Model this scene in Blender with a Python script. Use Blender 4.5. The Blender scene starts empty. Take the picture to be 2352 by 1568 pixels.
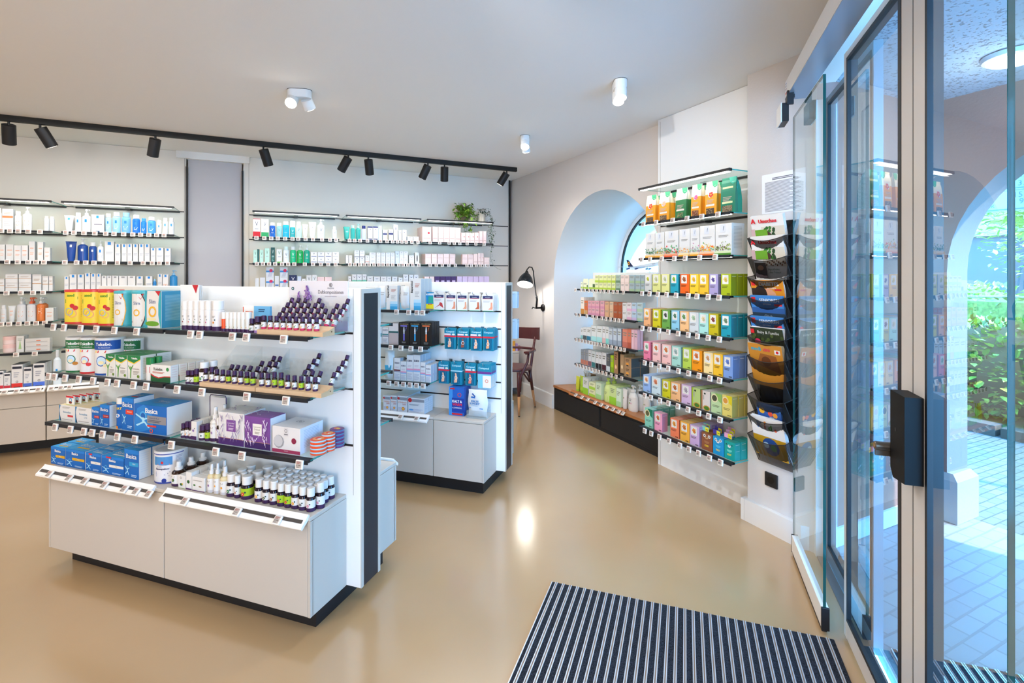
import bpy, math, random
from mathutils import Vector, Matrix
random.seed(7)
scn = bpy.context.scene
COL = scn.collection
R = math.radians

# ------------------------------------------------------------------ camera, sky, sun, exposure
EYE, FOC, CX, HY = 1.5, 1155.0, 1176.0, 628.0
HEAD = R(26)
cd = bpy.data.cameras.new('camera')
cam = bpy.data.objects.new('camera', cd); COL.objects.link(cam)
cam.location = (0, 0, EYE); cam.rotation_euler = (R(90), 0, -HEAD)
cd.sensor_width = 36; cd.lens = 36 * FOC / 2352; cd.shift_y = -(784 - HY) / 2352; cd.clip_start = .03; cd.clip_end = 200
scn.camera = cam
vs = scn.view_settings
vs.view_transform = 'Standard'; vs.look = 'None'; vs.gamma = 1; vs.use_curve_mapping = False; vs.exposure = 0.27
scn.cycles.use_denoising = True
scn.cycles.max_bounces = 10; scn.cycles.transparent_max_bounces = 24; scn.cycles.glossy_bounces = 5
scn.cycles.sample_clamp_indirect = 6; scn.cycles.caustics_reflective = False; scn.cycles.caustics_refractive = False
wd = bpy.data.worlds.new('sky'); scn.world = wd; wd.use_nodes = True
bg = wd.node_tree.nodes['Background']; bg.inputs[0].default_value = (.13, .50, 1, 1); bg.inputs[1].default_value = 19

def light(kind, loc, aim, power, col=(1, 1, 1), size=.1, size_y=None, spot=None, blend=.5, name='fill_light', parent=None):
    l = bpy.data.lights.new(name, kind); l.energy = power; l.color = col
    if kind == 'AREA':
        l.size = size
        if size_y: l.shape = 'RECTANGLE'; l.size_y = size_y
    elif kind == 'SUN': l.angle = size
    else: l.shadow_soft_size = size
    if spot: l.spot_size = spot; l.spot_blend = blend
    o = bpy.data.objects.new(name, l); COL.objects.link(o)
    o.location = loc
    d = Vector(aim) - Vector(loc)
    o.rotation_euler = d.to_track_quat('-Z', 'Y').to_euler()
    if parent: o.parent = parent; o.matrix_parent_inverse = Matrix.Translation(-Vector(parent.location))
    return o
light('SUN', (8, -6, 9), (4.5, 4.5, 0), 13.0, (1, .92, .78), R(1), name='sun')
WARM = (1, .97, .94)
# soft fill lights added under the ceiling, out of view, to brighten the room
for (x, y, p) in ((-2.9, .6, 22), (-1.2, -1.3, 16), (-3.2, 3.0, 22), (-.6, 1.1, 12)):
    light('AREA', (x, y, 2.66), (x, y, 0), p, WARM, .9)
# unseen spotlights added to light the gondolas and racks
for (x, y, tx, ty, tz, p) in ((-.9, .5, -1.7, 3.3, .9, 34), (-.1, .9, -.3, 2.9, .9, 8), (.9, 1.4, 1.0, 3.8, .9, 18), (.3, 1.6, 2.7, 3.0, 1.2, 78), (1.0, .4, 1.9, 1.9, .6, 18)):
    light('SPOT', (x, y, 2.6), (tx, ty, tz), p, WARM, .035, spot=R(75), blend=.6, name='spot_light')
# unseen soft fill added behind the camera, brightens the panels between the shelves
light('AREA', (-1.6, -2.3, 1.5), (-1.0, 3, 1.1), 122, (.95, .97, 1), 2.6, 1.4)
# extra soft fill added just under the ceiling over the sales floor
for (x, y, p) in ((1.2, 3.9, 20), (-1.2, 4.4, 20)):
    light('AREA', (x, y, 2.69), (x, y, 0), p, WARM, 1.2, name='ceiling_fill_light')

# ------------------------------------------------------------------ frames and pixel helpers
def ray(px, py):
    r = (px - CX) / FOC
    f = (math.sin(HEAD), math.cos(HEAD)); t = (math.cos(HEAD), -math.sin(HEAD))
    return (f[0] + r * t[0], f[1] + r * t[1], -(py - HY) / FOC)
class Frame:
    """u runs to the right along a shelf, w runs into it"""
    def __init__(s, u, w):
        s.u = Vector((u[0], u[1], 0)); s.w = Vector((w[0], w[1], 0))
        s.m = Matrix(((u[0], w[0], 0, 0), (u[1], w[1], 0, 0), (0, 0, 1, 0), (0, 0, 0, 1)))
        s.yaw = math.atan2(u[1], u[0])
    def P(s, u, w, z=0): return s.u * u + s.w * w + Vector((0, 0, z))
    def U(s, px, W):
        r = ray(px, HY); rw = r[0] * s.w[0] + r[1] * s.w[1]; ru = r[0] * s.u[0] + r[1] * s.u[1]
        return ru * W / rw
    def Z(s, px, py, W):
        r = ray(px, py); rw = r[0] * s.w[0] + r[1] * s.w[1]
        return EYE + r[2] * W / rw
q = math.sqrt(.5)
G = Frame((q, -q), (q, q))      # the two gondolas and the entrance, turned by 45 degrees
GR = Frame((-q, q), (-q, -q))   # their rear sides
N = Frame((1, 0), (0, 1))       # back wall
E_ = Frame((0, -1), (1, 0))     # right wall

# ------------------------------------------------------------------ materials
def lin(h):
    h = h.lstrip('#')
    c = [int(h[i:i + 2], 16) / 255 for i in (0, 2, 4)]
    return tuple(x / 12.92 if x <= .04045 else ((x + .055) / 1.055) ** 2.4 for x in c) + (1,)
MATS = {}
PAPER = [False]     # packaging white is a little darker than wall white
def mat(h, rough=.45, metal=0, emit=0, spec=.4, coat=0):
    if PAPER[0] and min(int(h[i:i + 2], 16) for i in (0, 2, 4)) > 224: h = ''.join('%02x' % int(int(h[i:i + 2], 16) * .93) for i in (0, 2, 4))
    k = (h, rough, metal, emit, spec, coat)
    if k in MATS: return MATS[k]
    m = bpy.data.materials.new('paint_' + h.strip('#')); m.use_nodes = True
    b = m.node_tree.nodes['Principled BSDF']
    b.inputs['Base Color'].default_value = lin(h); b.inputs['Roughness'].default_value = rough
    b.inputs['Metallic'].default_value = metal; b.inputs['Specular IOR Level'].default_value = spec
    if coat: b.inputs['Coat Weight'].default_value = coat; b.inputs['Coat Roughness'].default_value = .08
    if emit: b.inputs['Emission Color'].default_value = lin(h); b.inputs['Emission Strength'].default_value = emit
    MATS[k] = m; return m
def nodemat(name, h, rough=.6, noise=None, bump=None, h2=None, spec=.3, coords='Object'):
    """solid colour with optional second colour through noise and a noise bump"""
    m = bpy.data.materials.new(name); m.use_nodes = True; t = m.node_tree; n = t.nodes; L = t.links
    b = n['Principled BSDF']; b.inputs['Roughness'].default_value = rough; b.inputs['Specular IOR Level'].default_value = spec
    b.inputs['Base Color'].default_value = lin(h)
    tc = n.new('ShaderNodeTexCoord')
    if noise:
        nz = n.new('ShaderNodeTexNoise'); nz.inputs['Scale'].default_value = noise[0]; nz.inputs['Detail'].default_value = 4
        L.new(tc.outputs[coords], nz.inputs['Vector'])
        cr = n.new('ShaderNodeValToRGB'); cr.color_ramp.elements[0].position = noise[1]; cr.color_ramp.elements[1].position = noise[2]
        cr.color_ramp.elements[0].color = lin(h); cr.color_ramp.elements[1].color = lin(h2 or h)
        L.new(nz.outputs['Fac'], cr.inputs[0]); L.new(cr.outputs[0], b.inputs['Base Color'])
    if bump:
        nb = n.new('ShaderNodeTexNoise'); nb.inputs['Scale'].default_value = bump[0]; nb.inputs['Detail'].default_value = 5
        L.new(tc.outputs[coords], nb.inputs['Vector'])
        bp = n.new('ShaderNodeBump'); bp.inputs['Strength'].default_value = bump[1]; bp.inputs['Distance'].default_value = .004
        L.new(nb.outputs['Fac'], bp.inputs['Height']); L.new(bp.outputs[0], b.inputs['Normal'])
    return m
def pane_mat(name, tint=(1, 1, 1), r0=.08, haze=0, rough=0):
    """thin clear sheet: straight-through light plus an angle dependent reflection on the outer face"""
    m = bpy.data.materials.new(name); m.use_nodes = True; t = m.node_tree; n = t.nodes; L = t.links; n.clear()
    o = n.new('ShaderNodeOutputMaterial'); mx = n.new('ShaderNodeMixShader')
    tr = n.new('ShaderNodeBsdfTransparent'); tr.inputs[0].default_value = (*tint, 1)
    gl = n.new('ShaderNodeBsdfGlossy'); gl.inputs['Roughness'].default_value = rough; gl.inputs[0].default_value = (1, 1, 1, 1)
    g = n.new('ShaderNodeNewGeometry'); dt = n.new('ShaderNodeVectorMath'); dt.operation = 'DOT_PRODUCT'
    L.new(g.outputs['Incoming'], dt.inputs[0]); L.new(g.outputs['Normal'], dt.inputs[1])
    ab = n.new('ShaderNodeMath'); ab.operation = 'ABSOLUTE'; L.new(dt.outputs['Value'], ab.inputs[0])
    iv = n.new('ShaderNodeMath'); iv.operation = 'SUBTRACT'; iv.inputs[0].default_value = 1; L.new(ab.outputs[0], iv.inputs[1])
    pw = n.new('ShaderNodeMath'); pw.operation = 'POWER'; pw.inputs[1].default_value = 5; L.new(iv.outputs[0], pw.inputs[0])
    ma = n.new('ShaderNodeMath'); ma.operation = 'MULTIPLY_ADD'; ma.inputs[1].default_value = 1 - r0; ma.inputs[2].default_value = r0; L.new(pw.outputs[0], ma.inputs[0])
    fb = n.new('ShaderNodeMath'); fb.operation = 'SUBTRACT'; fb.inputs[0].default_value = 1; L.new(g.outputs['Backfacing'], fb.inputs[1])
    mu = n.new('ShaderNodeMath'); mu.operation = 'MULTIPLY'; L.new(ma.outputs[0], mu.inputs[0]); L.new(fb.outputs[0], mu.inputs[1])
    L.new(mu.outputs[0], mx.inputs[0]); L.new(tr.outputs[0], mx.inputs[1]); L.new(gl.outputs[0], mx.inputs[2])
    last = mx
    if haze:
        df = n.new('ShaderNodeBsdfDiffuse'); df.inputs[0].default_value = (.8, .9, .9, 1)
        m2 = n.new('ShaderNodeMixShader'); m2.inputs[0].default_value = haze; L.new(mx.outputs[0], m2.inputs[1]); L.new(df.outputs[0], m2.inputs[2]); last = m2
    L.new(last.outputs[0], o.inputs[0])
    return m
DMESH = pane_mat('dark_steel_mesh', (.12, .12, .13), .02, 0, .4)
GUARDG = pane_mat('guard_glass', (.86, .93, .92), .14)
GLASS = pane_mat('window_glass', (.97, .985, .98), .10)
DOORGLASS = pane_mat('door_glass', (.90, .95, .97), .22)
SHELFG = pane_mat('shelf_glass', (.88, .955, .94), .06, .04)
ACRYL = pane_mat('clear_acrylic', (.93, .95, .96), .08, .06)
MESHM = pane_mat('steel_mesh', (.26, .26, .27), .02, 0, .4)
GEDGE = mat('3f9c92', .15); GEDGE2 = mat('0c4a44', .1)
WALL = nodemat('plaster_wall', 'd6cfca', .85, bump=(90, .25), spec=.1)
PANEL = mat('f3f4f4', .5, spec=.25); CABW = mat('c5beb5', .4, spec=.35)
CEIL = nodemat('ceiling_paint', 'f3f1ee', .9, bump=(160, .1), spec=.1)
BLACK = mat('17171a', .45); BLK2 = mat('1d2026', .5, spec=.3); WHITE = mat('f4f3f1', .4); SILVER = mat('c9c9cb', .3, 1)

# ------------------------------------------------------------------ mesh builder
class MB:
    def __init__(s): s.v = []; s.f = []; s.mi = []; s.sm = []; s.mats = []; s.T = None
    def m(s, mt):
        if mt not in s.mats: s.mats.append(mt)
        return s.mats.index(mt)
    def add(s, vs, fs, mt, smooth=False):
        o = len(s.v)
        if s.T is not None: vs = [tuple(s.T @ Vector(p)) for p in vs]
        s.v += [tuple(p) for p in vs]; i = s.m(mt)
        for f in fs: s.f.append([o + k for k in f]); s.mi.append(i); s.sm.append(smooth)
        return s
    def box(s, x0, x1, y0, y1, z0, z1, mt, top=None, side=None, front=None):
        v = [(x0, y0, z0), (x1, y0, z0), (x1, y1, z0), (x0, y1, z0), (x0, y0, z1), (x1, y0, z1), (x1, y1, z1), (x0, y1, z1)]
        for f, mm in (((0, 3, 2, 1), mt), ((4, 5, 6, 7), top or mt), ((0, 1, 5, 4), front or mt), ((1, 2, 6, 5), side or mt), ((2, 3, 7, 6), mt), ((3, 0, 4, 7), side or mt)):
            s.add([v[i] for i in f], [(0, 1, 2, 3)], mm)
        return s
    def bbox(s, x0, x1, y0, y1, z0, z1, mt, b=.003):
        """box with bevelled vertical and horizontal edges"""
        import bmesh
        bm = bmesh.new(); bmesh.ops.create_cube(bm, size=1)
        for v in bm.verts: v.co = Vector(((x0 + x1) / 2 + v.co.x * (x1 - x0), (y0 + y1) / 2 + v.co.y * (y1 - y0), (z0 + z1) / 2 + v.co.z * (z1 - z0)))
        bmesh.ops.bevel(bm, geom=bm.edges[:], offset=b, segments=2, profile=.5, affect='EDGES')
        bm.verts.index_update(); s.add([v.co[:] for v in bm.verts], [[v.index for v in f.verts] for f in bm.faces], mt, False); bm.free()
        return s
    def lathe(s, prof, mt, n=20, sx=1, sy=1, cx=0, cy=0, cap=True, ax='z'):
        """prof: list of (r,z) or (r,z,mat); flat caps, sharp corners kept"""
        rings = []
        for k in range(len(prof) - 1):
            r0, z0 = prof[k][:2]; r1, z1 = prof[k + 1][:2]; mm = prof[k][2] if len(prof[k]) > 2 else mt
            vs = []
            for (r, z) in ((r0, z0), (r1, z1)):
                for i in range(n):
                    a = 2 * math.pi * i / n; vs.append((cx + r * sx * math.cos(a), cy + r * sy * math.sin(a), z))
            s.add(vs, [(i, (i + 1) % n, n + (i + 1) % n, n + i) for i in range(n)], mm, True)
        if cap:
            for (p, rev) in ((prof[0], True), (prof[-1], False)):
                if p[0] > 1e-5:
                    vs = [(cx + p[0] * sx * math.cos(2 * math.pi * i / n), cy + p[0] * sy * math.sin(2 * math.pi * i / n), p[1]) for i in range(n)]
                    s.add(vs, [list(range(n))[::-1] if rev else list(range(n))], (prof[0][2] if len(prof[0]) > 2 and rev else mt))
        return s
    def tube(s, pts, r, mt, n=8, closed=False):
        pts = [Vector(p) for p in pts]; vs = []; up = Vector((0, 0, 1))
        rr = r if isinstance(r, (list, tuple)) else [r] * len(pts)
        prev = None
        for i, p in enumerate(pts):
            a = pts[i - 1] if (i > 0 or closed) else p; b = pts[(i + 1) % len(pts)] if (i < len(pts) - 1 or closed) else p
            d = (b - a).normalized()
            if prev is None: x = d.cross(up if abs(d.z) < .95 else Vector((1, 0, 0))).normalized()
            else: x = (prev - d * prev.dot(d)).normalized()
            prev = x; y = d.cross(x)
            for k in range(n):
                an = 2 * math.pi * k / n; vs.append(p + (x * math.cos(an) + y * math.sin(an)) * rr[i])
        fs = []; m = len(pts)
        for i in range(m if closed else m - 1):
            j = (i + 1) % m
            for k in range(n): fs.append((i * n + k, i * n + (k + 1) % n, j * n + (k + 1) % n, j * n + k))
        if not closed: fs.append(list(range(n))[::-1]); fs.append([(m - 1) * n + k for k in range(n)])
        s.add(vs, fs, mt, n > 4); return s
    def prism(s, poly, z0, z1, mt, top=None):
        """poly CCW in xy, extruded in z"""
        n = len(poly)
        s.add([(x, y, z0) for x, y in poly], [list(range(n))[::-1]], mt); s.add([(x, y, z1) for x, y in poly], [list(range(n))], top or mt)
        for i in range(n):
            a, b = poly[i], poly[(i + 1) % n]
            s.add([(a[0], a[1], z0), (b[0], b[1], z0), (b[0], b[1], z1), (a[0], a[1], z1)], [(0, 1, 2, 3)], mt)
        return s
    def sidep(s, poly, x0, x1, mt):
        """poly CCW in yz (seen from +x), extruded in x"""
        n = len(poly)
        s.add([(x0, y, z) for y, z in poly], [list(range(n))[::-1]], mt); s.add([(x1, y, z) for y, z in poly], [list(range(n))], mt)
        for i in range(n):
            a, b = poly[i], poly[(i + 1) % n]
            s.add([(x0, a[0], a[1]), (x0, b[0], b[1]), (x1, b[0], b[1]), (x1, a[0], a[1])], [(0, 3, 2, 1)], mt)
        return s
    def mesh(s, name):
        me = bpy.data.meshes.new(name); me.from_pydata(s.v, [], s.f)
        for mt in s.mats: me.materials.append(mt)
        me.polygons.foreach_set('material_index', s.mi); me.polygons.foreach_set('use_smooth', s.sm)
        me.update(); return me
    def build(s, name, parent=None, label=None):
        o = bpy.data.objects.new(name, s.mesh(name)); COL.objects.link(o)
        if parent is not None: o.parent = parent
        if label: o['label'] = label
        return o
def link(name, me, parent=None):
    o = bpy.data.objects.new(name, me); COL.objects.link(o)
    if parent is not None: o.parent = parent
    return o
def tag(o, label, cat, group=None, kind=None):
    n = len(label.split()); 
    if not 4 <= n <= 16: print('LABEL LENGTH', n, label)
    o['label'] = label; o['category'] = cat
    if group: o['group'] = group
    if kind: o['kind'] = kind
    return o
def empty(name, loc=(0, 0, 0), yaw=0):
    o = bpy.data.objects.new(name, None); COL.objects.link(o); o.location = loc; o.rotation_euler = (0, 0, yaw); o.empty_display_size = .05
    return o
def struct(o): o['kind'] = 'structure'; return o
def place(o, fr, u, w, z, yaw=0): o.location = fr.P(u, w, z); o.rotation_euler = (0, 0, fr.yaw + yaw); return o

# ------------------------------------------------------------------ flat artwork on fronts
_TX = {}
def glyphs(t, bold=False):
    k = t
    if k in _TX: return _TX[k]
    c = bpy.data.curves.new('t', 'FONT'); c.body = t; c.size = 1; c.resolution_u = 2; c.fill_mode = 'FRONT'
    o = bpy.data.objects.new('t', c); COL.objects.link(o)
    me = bpy.data.meshes.new_from_object(o.evaluated_get(bpy.context.evaluated_depsgraph_get()))
    vs = [(v.co.x, v.co.y) for v in me.vertices]; fs = [list(p.vertices) for p in me.polygons]
    COL.objects.unlink(o); bpy.data.objects.remove(o); bpy.data.curves.remove(c); bpy.data.meshes.remove(me)
    if not vs: vs = [(0, 0)]
    x0 = min(v[0] for v in vs); x1 = max(v[0] for v in vs)
    _TX[k] = ([(v[0] - (x0 + x1) / 2, v[1]) for v in vs], fs, x1 - x0); return _TX[k]
def art(ops, w, h, r=0, eps=.0006):
    """ops in face fractions; r>0 wraps round a cylinder of that radius centred at y=r"""
    b = MB(); lay = [0]
    def mp(x, z):
        e = eps + lay[0] * .00012
        X = (x - .5) * w; Z = z * h
        if r: 
            a = X / r; return ((r + e) * math.sin(a), r - (r + e) * math.cos(a), Z)
        return (X, -e, Z)
    def poly(pts, c): b.add([mp(*p) for p in pts], [list(range(len(pts)))], mat(c, .5))
    for op in ops:
        k = op[0]; lay[0] += 1
        if k == 'r':
            _, x0, x1, z0, z1, c = op; n = max(1, int(abs(x1 - x0) * w / r * 5)) if r else 1
            vs = []
            for i in range(n + 1):
                x = x0 + (x1 - x0) * i / n; vs += [mp(x, z0), mp(x, z1)]
            b.add(vs, [(2 * i, 2 * i + 2, 2 * i + 3, 2 * i + 1) for i in range(n)], mat(c, .5))
        elif k == 'c':
            _, cx, cz, rr, c = op; poly([(cx + rr * math.cos(i * .5236), cz + rr * w / h * math.sin(i * .5236)) for i in range(12)], c)
        elif k == 'e':
            _, cx, cz, ra, rb, c = op; poly([(cx + ra * math.cos(i * .5236), cz + rb * math.sin(i * .5236)) for i in range(12)], c)
        elif k == 'o':     # ring
            _, cx, cz, rr, c = op[:5]; tk = op[5] if len(op) > 5 else .25
            for i in range(14):
                a0 = i * 6.2832 / 14; a1 = a0 + 6.2832 / 14 * .92
                poly([(cx + f * rr * math.cos(a), cz + f * rr * w / h * math.sin(a)) for a, f in ((a0, 1), (a1, 1), (a1, 1 - tk), (a0, 1 - tk))][::1], c)
        elif k == 'p': poly(op[1], op[2])
        elif k == 'f':     # blossom or sprig: cx, cz, radius, petal colour, heart colour
            _, cx, cz, rr, c, c2 = op
            for i in range(5):
                a = i * 1.2566 + cx * 7; px_, pz_ = cx + rr * .6 * math.cos(a), cz + rr * .6 * w / h * math.sin(a)
                poly([(px_ + rr * .42 * math.cos(t * 1.047), pz_ + rr * .42 * w / h * math.sin(t * 1.047)) for t in range(6)], c)
            lay[0] += 1; poly([(cx + rr * .25 * math.cos(t * 1.047), cz + rr * .25 * w / h * math.sin(t * 1.047)) for t in range(6)], c2)
        elif k == 'l':     # lines of fine print x0,x1,z0,z1,n,colour
            _, x0, x1, z0, z1, n, c = op
            for i in range(n):
                z = z1 - (z1 - z0) * (i + .5) / n; hh = (z1 - z0) / n * .24; e = x1 - (x1 - x0) * (.0, .12, .3, .05)[i % 4]
                b.add([mp(x0, z - hh), mp(e, z - hh), mp(e, z + hh), mp(x0, z + hh)], [(0, 1, 2, 3)], mat(c, .5))
        elif k == 't':     # text, cx, baseline z, cap height (fraction of h), colour, max width fraction, upright(0)/rotated(90), fat
            _, t, cx, cz, ch, c = op[:6]; mw = op[6] if len(op) > 6 else .9; rot = op[7] if len(op) > 7 else 0; fat = op[8] if len(op) > 8 else 0
            vs, fs, tw = glyphs(t)
            if rot:
                k_ = ch * w / .7; sx = min(1, mw * h / (tw * k_))
                P_ = [(cx - v[1] * k_ / w, cz + v[0] * k_ * sx / h) for v in vs]
            else:
                k_ = ch * h / .7; sx = min(1, mw * w / (tw * k_))
                P_ = [(cx + v[0] * k_ * sx / w, cz + v[1] * k_ / h) for v in vs]
            offs = [(0, 0)] + ([(fat, 0), (-fat, 0), (0, fat * .5)] if fat else [])
            for q_, (ox, oz) in enumerate(offs): 
                lay[0] += .3; b.add([mp(x + ox, z + oz) for x, z in P_], fs, mat(c, .5))
    return b

# ------------------------------------------------------------------ products; local x = width, y = into the shelf, z = up, front at y=0
PUR = '3a1d4a'
def side_lines(b, x, d, h, n, c):
    for i in range(n):
        z = h * (.88 - .7 * i / n); b.add([(x + .0005, d * .15, z - h * .008), (x + .0005, d * .8, z - h * .008), (x + .0005, d * .8, z + h * .006), (x + .0005, d * .15, z + h * .006)], [(0, 1, 2, 3)], mat(c, .5))
def p_carton(w, h, d=.05, c='f2f0ee', side=None, top=None, ops=None, lines=None, topops=None, tall=0):
    b = MB(); b.bbox(-w / 2, w / 2, 0, d, 0, h, mat(c, .42), min(.0012, w * .03))
    if side: b.add([(w / 2 + .0003, .001, .001), (w / 2 + .0003, d - .001, .001), (w / 2 + .0003, d - .001, h - .001), (w / 2 + .0003, .001, h - .001)], [(0, 1, 2, 3)], mat(side, .42))
    if side: b.add([(-w / 2 - .0003, d - .001, .001), (-w / 2 - .0003, .001, .001), (-w / 2 - .0003, .001, h - .001), (-w / 2 - .0003, d - .001, h - .001)], [(0, 1, 2, 3)], mat(side, .42))
    if top: b.add([(-w / 2 + .001, .001, h + .0003), (w / 2 - .001, .001, h + .0003), (w / 2 - .001, d - .001, h + .0003), (-w / 2 + .001, d - .001, h + .0003)], [(0, 1, 2, 3)], mat(top, .42))
    if lines: side_lines(b, w / 2 + .0003, d, h, lines[0], lines[1])
    out = [('carton', b.mesh('carton'))]
    if ops: out.append(('front_print', art(ops, w, h).mesh('front_print')))
    if topops:
        t = art(topops, w, d); t.v = [(x, z, h + .0008 - y * .4) for x, y, z in t.v]; out.append(('top_print', t.mesh('top_print')))
    return out
def p_can(w, h, c='f2f0ee', lid='f4f4f4', ops=None, foot=None, oval=1):
    r = w / 2; b = MB()
    b.lathe([(r, 0, mat(foot or c, .35)), (r, h * .05, mat(c, .35)), (r, h * .93)], mat(c, .35), 28, 1, oval, cy=r)
    out = [('canister', b.mesh('canister'))]
    if ops:
        a = art(ops, math.pi * r, h, r); cs, sn = math.cos(R(28)), math.sin(R(28))
        a.v = [(x * cs - (y - r) * sn, x * sn + (y - r) * cs + r, z) for x, y, z in a.v]; out.append(('wrap_print', a.mesh('wrap_print')))
    l = MB(); l.lathe([(r * 1.02, h * .93), (r * 1.02, h * .985), (r * .98, h), (r * .9, h), (r * .88, h * .985)], mat(lid, .3), 28, 1, oval, cy=r); out.append(('lid', l.mesh('lid')))
    return out
def p_bottle(w, h, c='3c8fd0', cap='f2f2f2', ch=.2, cw=.75, sh=.08, ops=None, sy=.62, label=None, clear=0, band=None):
    """flat-shouldered bottle with a cap"""
    r = w / 2; m = mat(c, .22); b = MB(); zb = h * (1 - ch)
    pr = [(r * .94, 0), (r, h * .02), (r, zb - h * sh), (r * .93, zb - h * sh * .4), (r * cw * .9, zb)]
    b.lathe(pr, m, 20, 1, sy, cy=r * sy)
    if band: b.lathe([(r * 1.005, h * band[0]), (r * 1.005, h * band[1])], mat(band[2], .4), 20, 1, sy, cy=r * sy, cap=False)
    out = [('bottle', b.mesh('bottle'))]
    k = MB(); k.lathe([(r * cw, zb), (r * cw, h * .99), (r * cw * .94, h)], mat(cap, .3), 20, 1, min(1, sy / cw if cw > sy else 1), cy=r * sy); out.append(('cap', k.mesh('cap')))
    if ops: 
        a = art(ops, w * .8, h * (1 - ch - sh)); a.v = [(x, y + r * sy * (1 - math.sqrt(max(0, 1 - min(1, (x / r) ** 2)))) - .0004, z) for x, y, z in a.v]; out.append(('label', a.mesh('label')))
    return out
def p_pump(w, h, c='f4f4f4', cap='f6f6f6', ops=None, sy=.62, ph=.26, dome=0):
    r = w / 2; b = MB(); zb = h * (1 - ph)
    if dome: pr = [(r * .9, 0), (r * .98, h * .05), (r, h * .3), (r * .93, zb * .75), (r * .6, zb * .95), (r * .35, zb)]
    else: pr = [(r * .95, 0), (r, h * .02), (r, zb * .86), (r * .9, zb * .93), (r * .4, zb)]
    b.lathe(pr, mat(c, .25), 20, 1, sy, cy=r * sy)
    out = [('bottle', b.mesh('bottle'))]
    k = MB(); cy = r * sy; m = mat(cap, .3)
    k.lathe([(r * .42, zb), (r * .42, zb + h * ph * .35), (r * .15, zb + h * ph * .4), (r * .13, zb + h * ph * .72)], m, 14, cy=cy)
    k.lathe([(r * .3, zb + h * ph * .72), (r * .34, h * .97), (r * .22, h)], m, 14, cy=cy)
    k.tube([(0, cy, h * .965), (r * .5, cy * .8, h * .97), (r * .85, cy * .6, h * .945)], r * .11, m, 8); out.append(('pump', k.mesh('pump')))
    if ops: 
        a = art(ops, w * .8, zb * .85); a.v = [(x, y + r * sy * (1 - math.sqrt(max(0, 1 - min(1, (x / r) ** 2)))) - .0004, z) for x, y, z in a.v]; out.append(('label', a.mesh('label')))
    return out
def p_tube(w, h, c='f2f0ef', cap='f2f2f2', ops=None, d=None):
    """squeeze tube standing on its cap: round at the foot, crimped flat at the top"""
    r = w / 2; d = d or r * .62; b = MB(); m = mat(c, .35); n = 20; zs = [0.14, .3, .5, .7, .85, .94, 1]
    rx = [r * .66 + r * .34 * i / 6 for i in range(7)]; ry = [d, d * .97, d * .85, d * .6, d * .32, .0015, .0015]
    vs = []
    for z, a, e in zip(zs, rx, ry):
        for i in range(n): t = 2 * math.pi * i / n; vs.append((a * math.cos(t), d + e * math.sin(t), z * h))
    fs = [(k * n + i, k * n + (i + 1) % n, (k + 1) * n + (i + 1) % n, (k + 1) * n + i) for k in range(6) for i in range(n)]
    b.add(vs, fs + [list(range(6 * n, 7 * n))], m, True)
    out = [('tube', b.mesh('tube'))]
    k = MB(); k.lathe([(r * .58, 0), (r * .62, h * .14)], mat(cap, .3), 20, 1, d / (r * .66), cy=d); out.append(('cap', k.mesh('cap')))
    if ops:
        a = art(ops, w * .8, h * .8); A = []
        for x, y, z in a.v:
            t = (z + h * .15) / h; i = min(5, max(0, sum(1 for q_ in zs if q_ <= t) - 1)); f = (t - zs[i]) / (zs[i + 1] - zs[i]); X = rx[i] + (rx[i + 1] - rx[i]) * f; Y = ry[i] + (ry[i + 1] - ry[i]) * f
            A.append((x * X / r, d - Y * math.sqrt(max(0.02, 1 - min(1, (x / r) ** 2))) + y - .0012, z + h * .15))
        a.v = A; out.append(('label', a.mesh('label')))
    return out
def p_oil(w, h, lab='f2f0ee', foot=PUR, cap=PUR, glass='2a1710', fig=None, capf=.34, lw=1, ops=None):
    """small dark glass bottle, ridged screw cap and wrap label"""
    r = w / 2; b = MB(); zc = h * (1 - capf)
    b.lathe([(r * .9, 0), (r, h * .015), (r, zc * .8), (r * .9, zc * .92), (r * .6, zc)], mat(glass, .12), 18, cy=r)
    out = [('bottle', b.mesh('bottle'))]
    k = MB(); k.lathe([(r * .84, zc), (r * .84, h * .97), (r * .76, h)], mat(cap, .4), 18, cy=r); out.append(('cap', k.mesh('cap')))
    l = MB(); l.lathe([(r * 1.02, zc * .02, mat(foot, .5)), (r * 1.02, zc * .26, mat(lab, .5)), (r * 1.02, zc * .78)], mat(lab, .5), 18, cy=r, cap=False)
    o2 = ops or ([('f', .5, .4, .11, fig, 'f3e9c8'), ('c', .64, .52, .05, '17484a')] if fig else [('c', .6, .5, .06, '17484a')])
    a = art(o2, math.pi * r, zc, r * 1.02); a.v = [(x, y - (r * .02), z) for x, y, z in a.v]
    off = len(l.v); 
    for f, mi, sm in zip(a.f, a.mi, a.sm): l.f.append([off + i for i in f]); l.mi.append(l.m(a.mats[mi])); l.sm.append(sm)
    l.v += a.v; out.append(('label', l.mesh('label'))); return out
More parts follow.
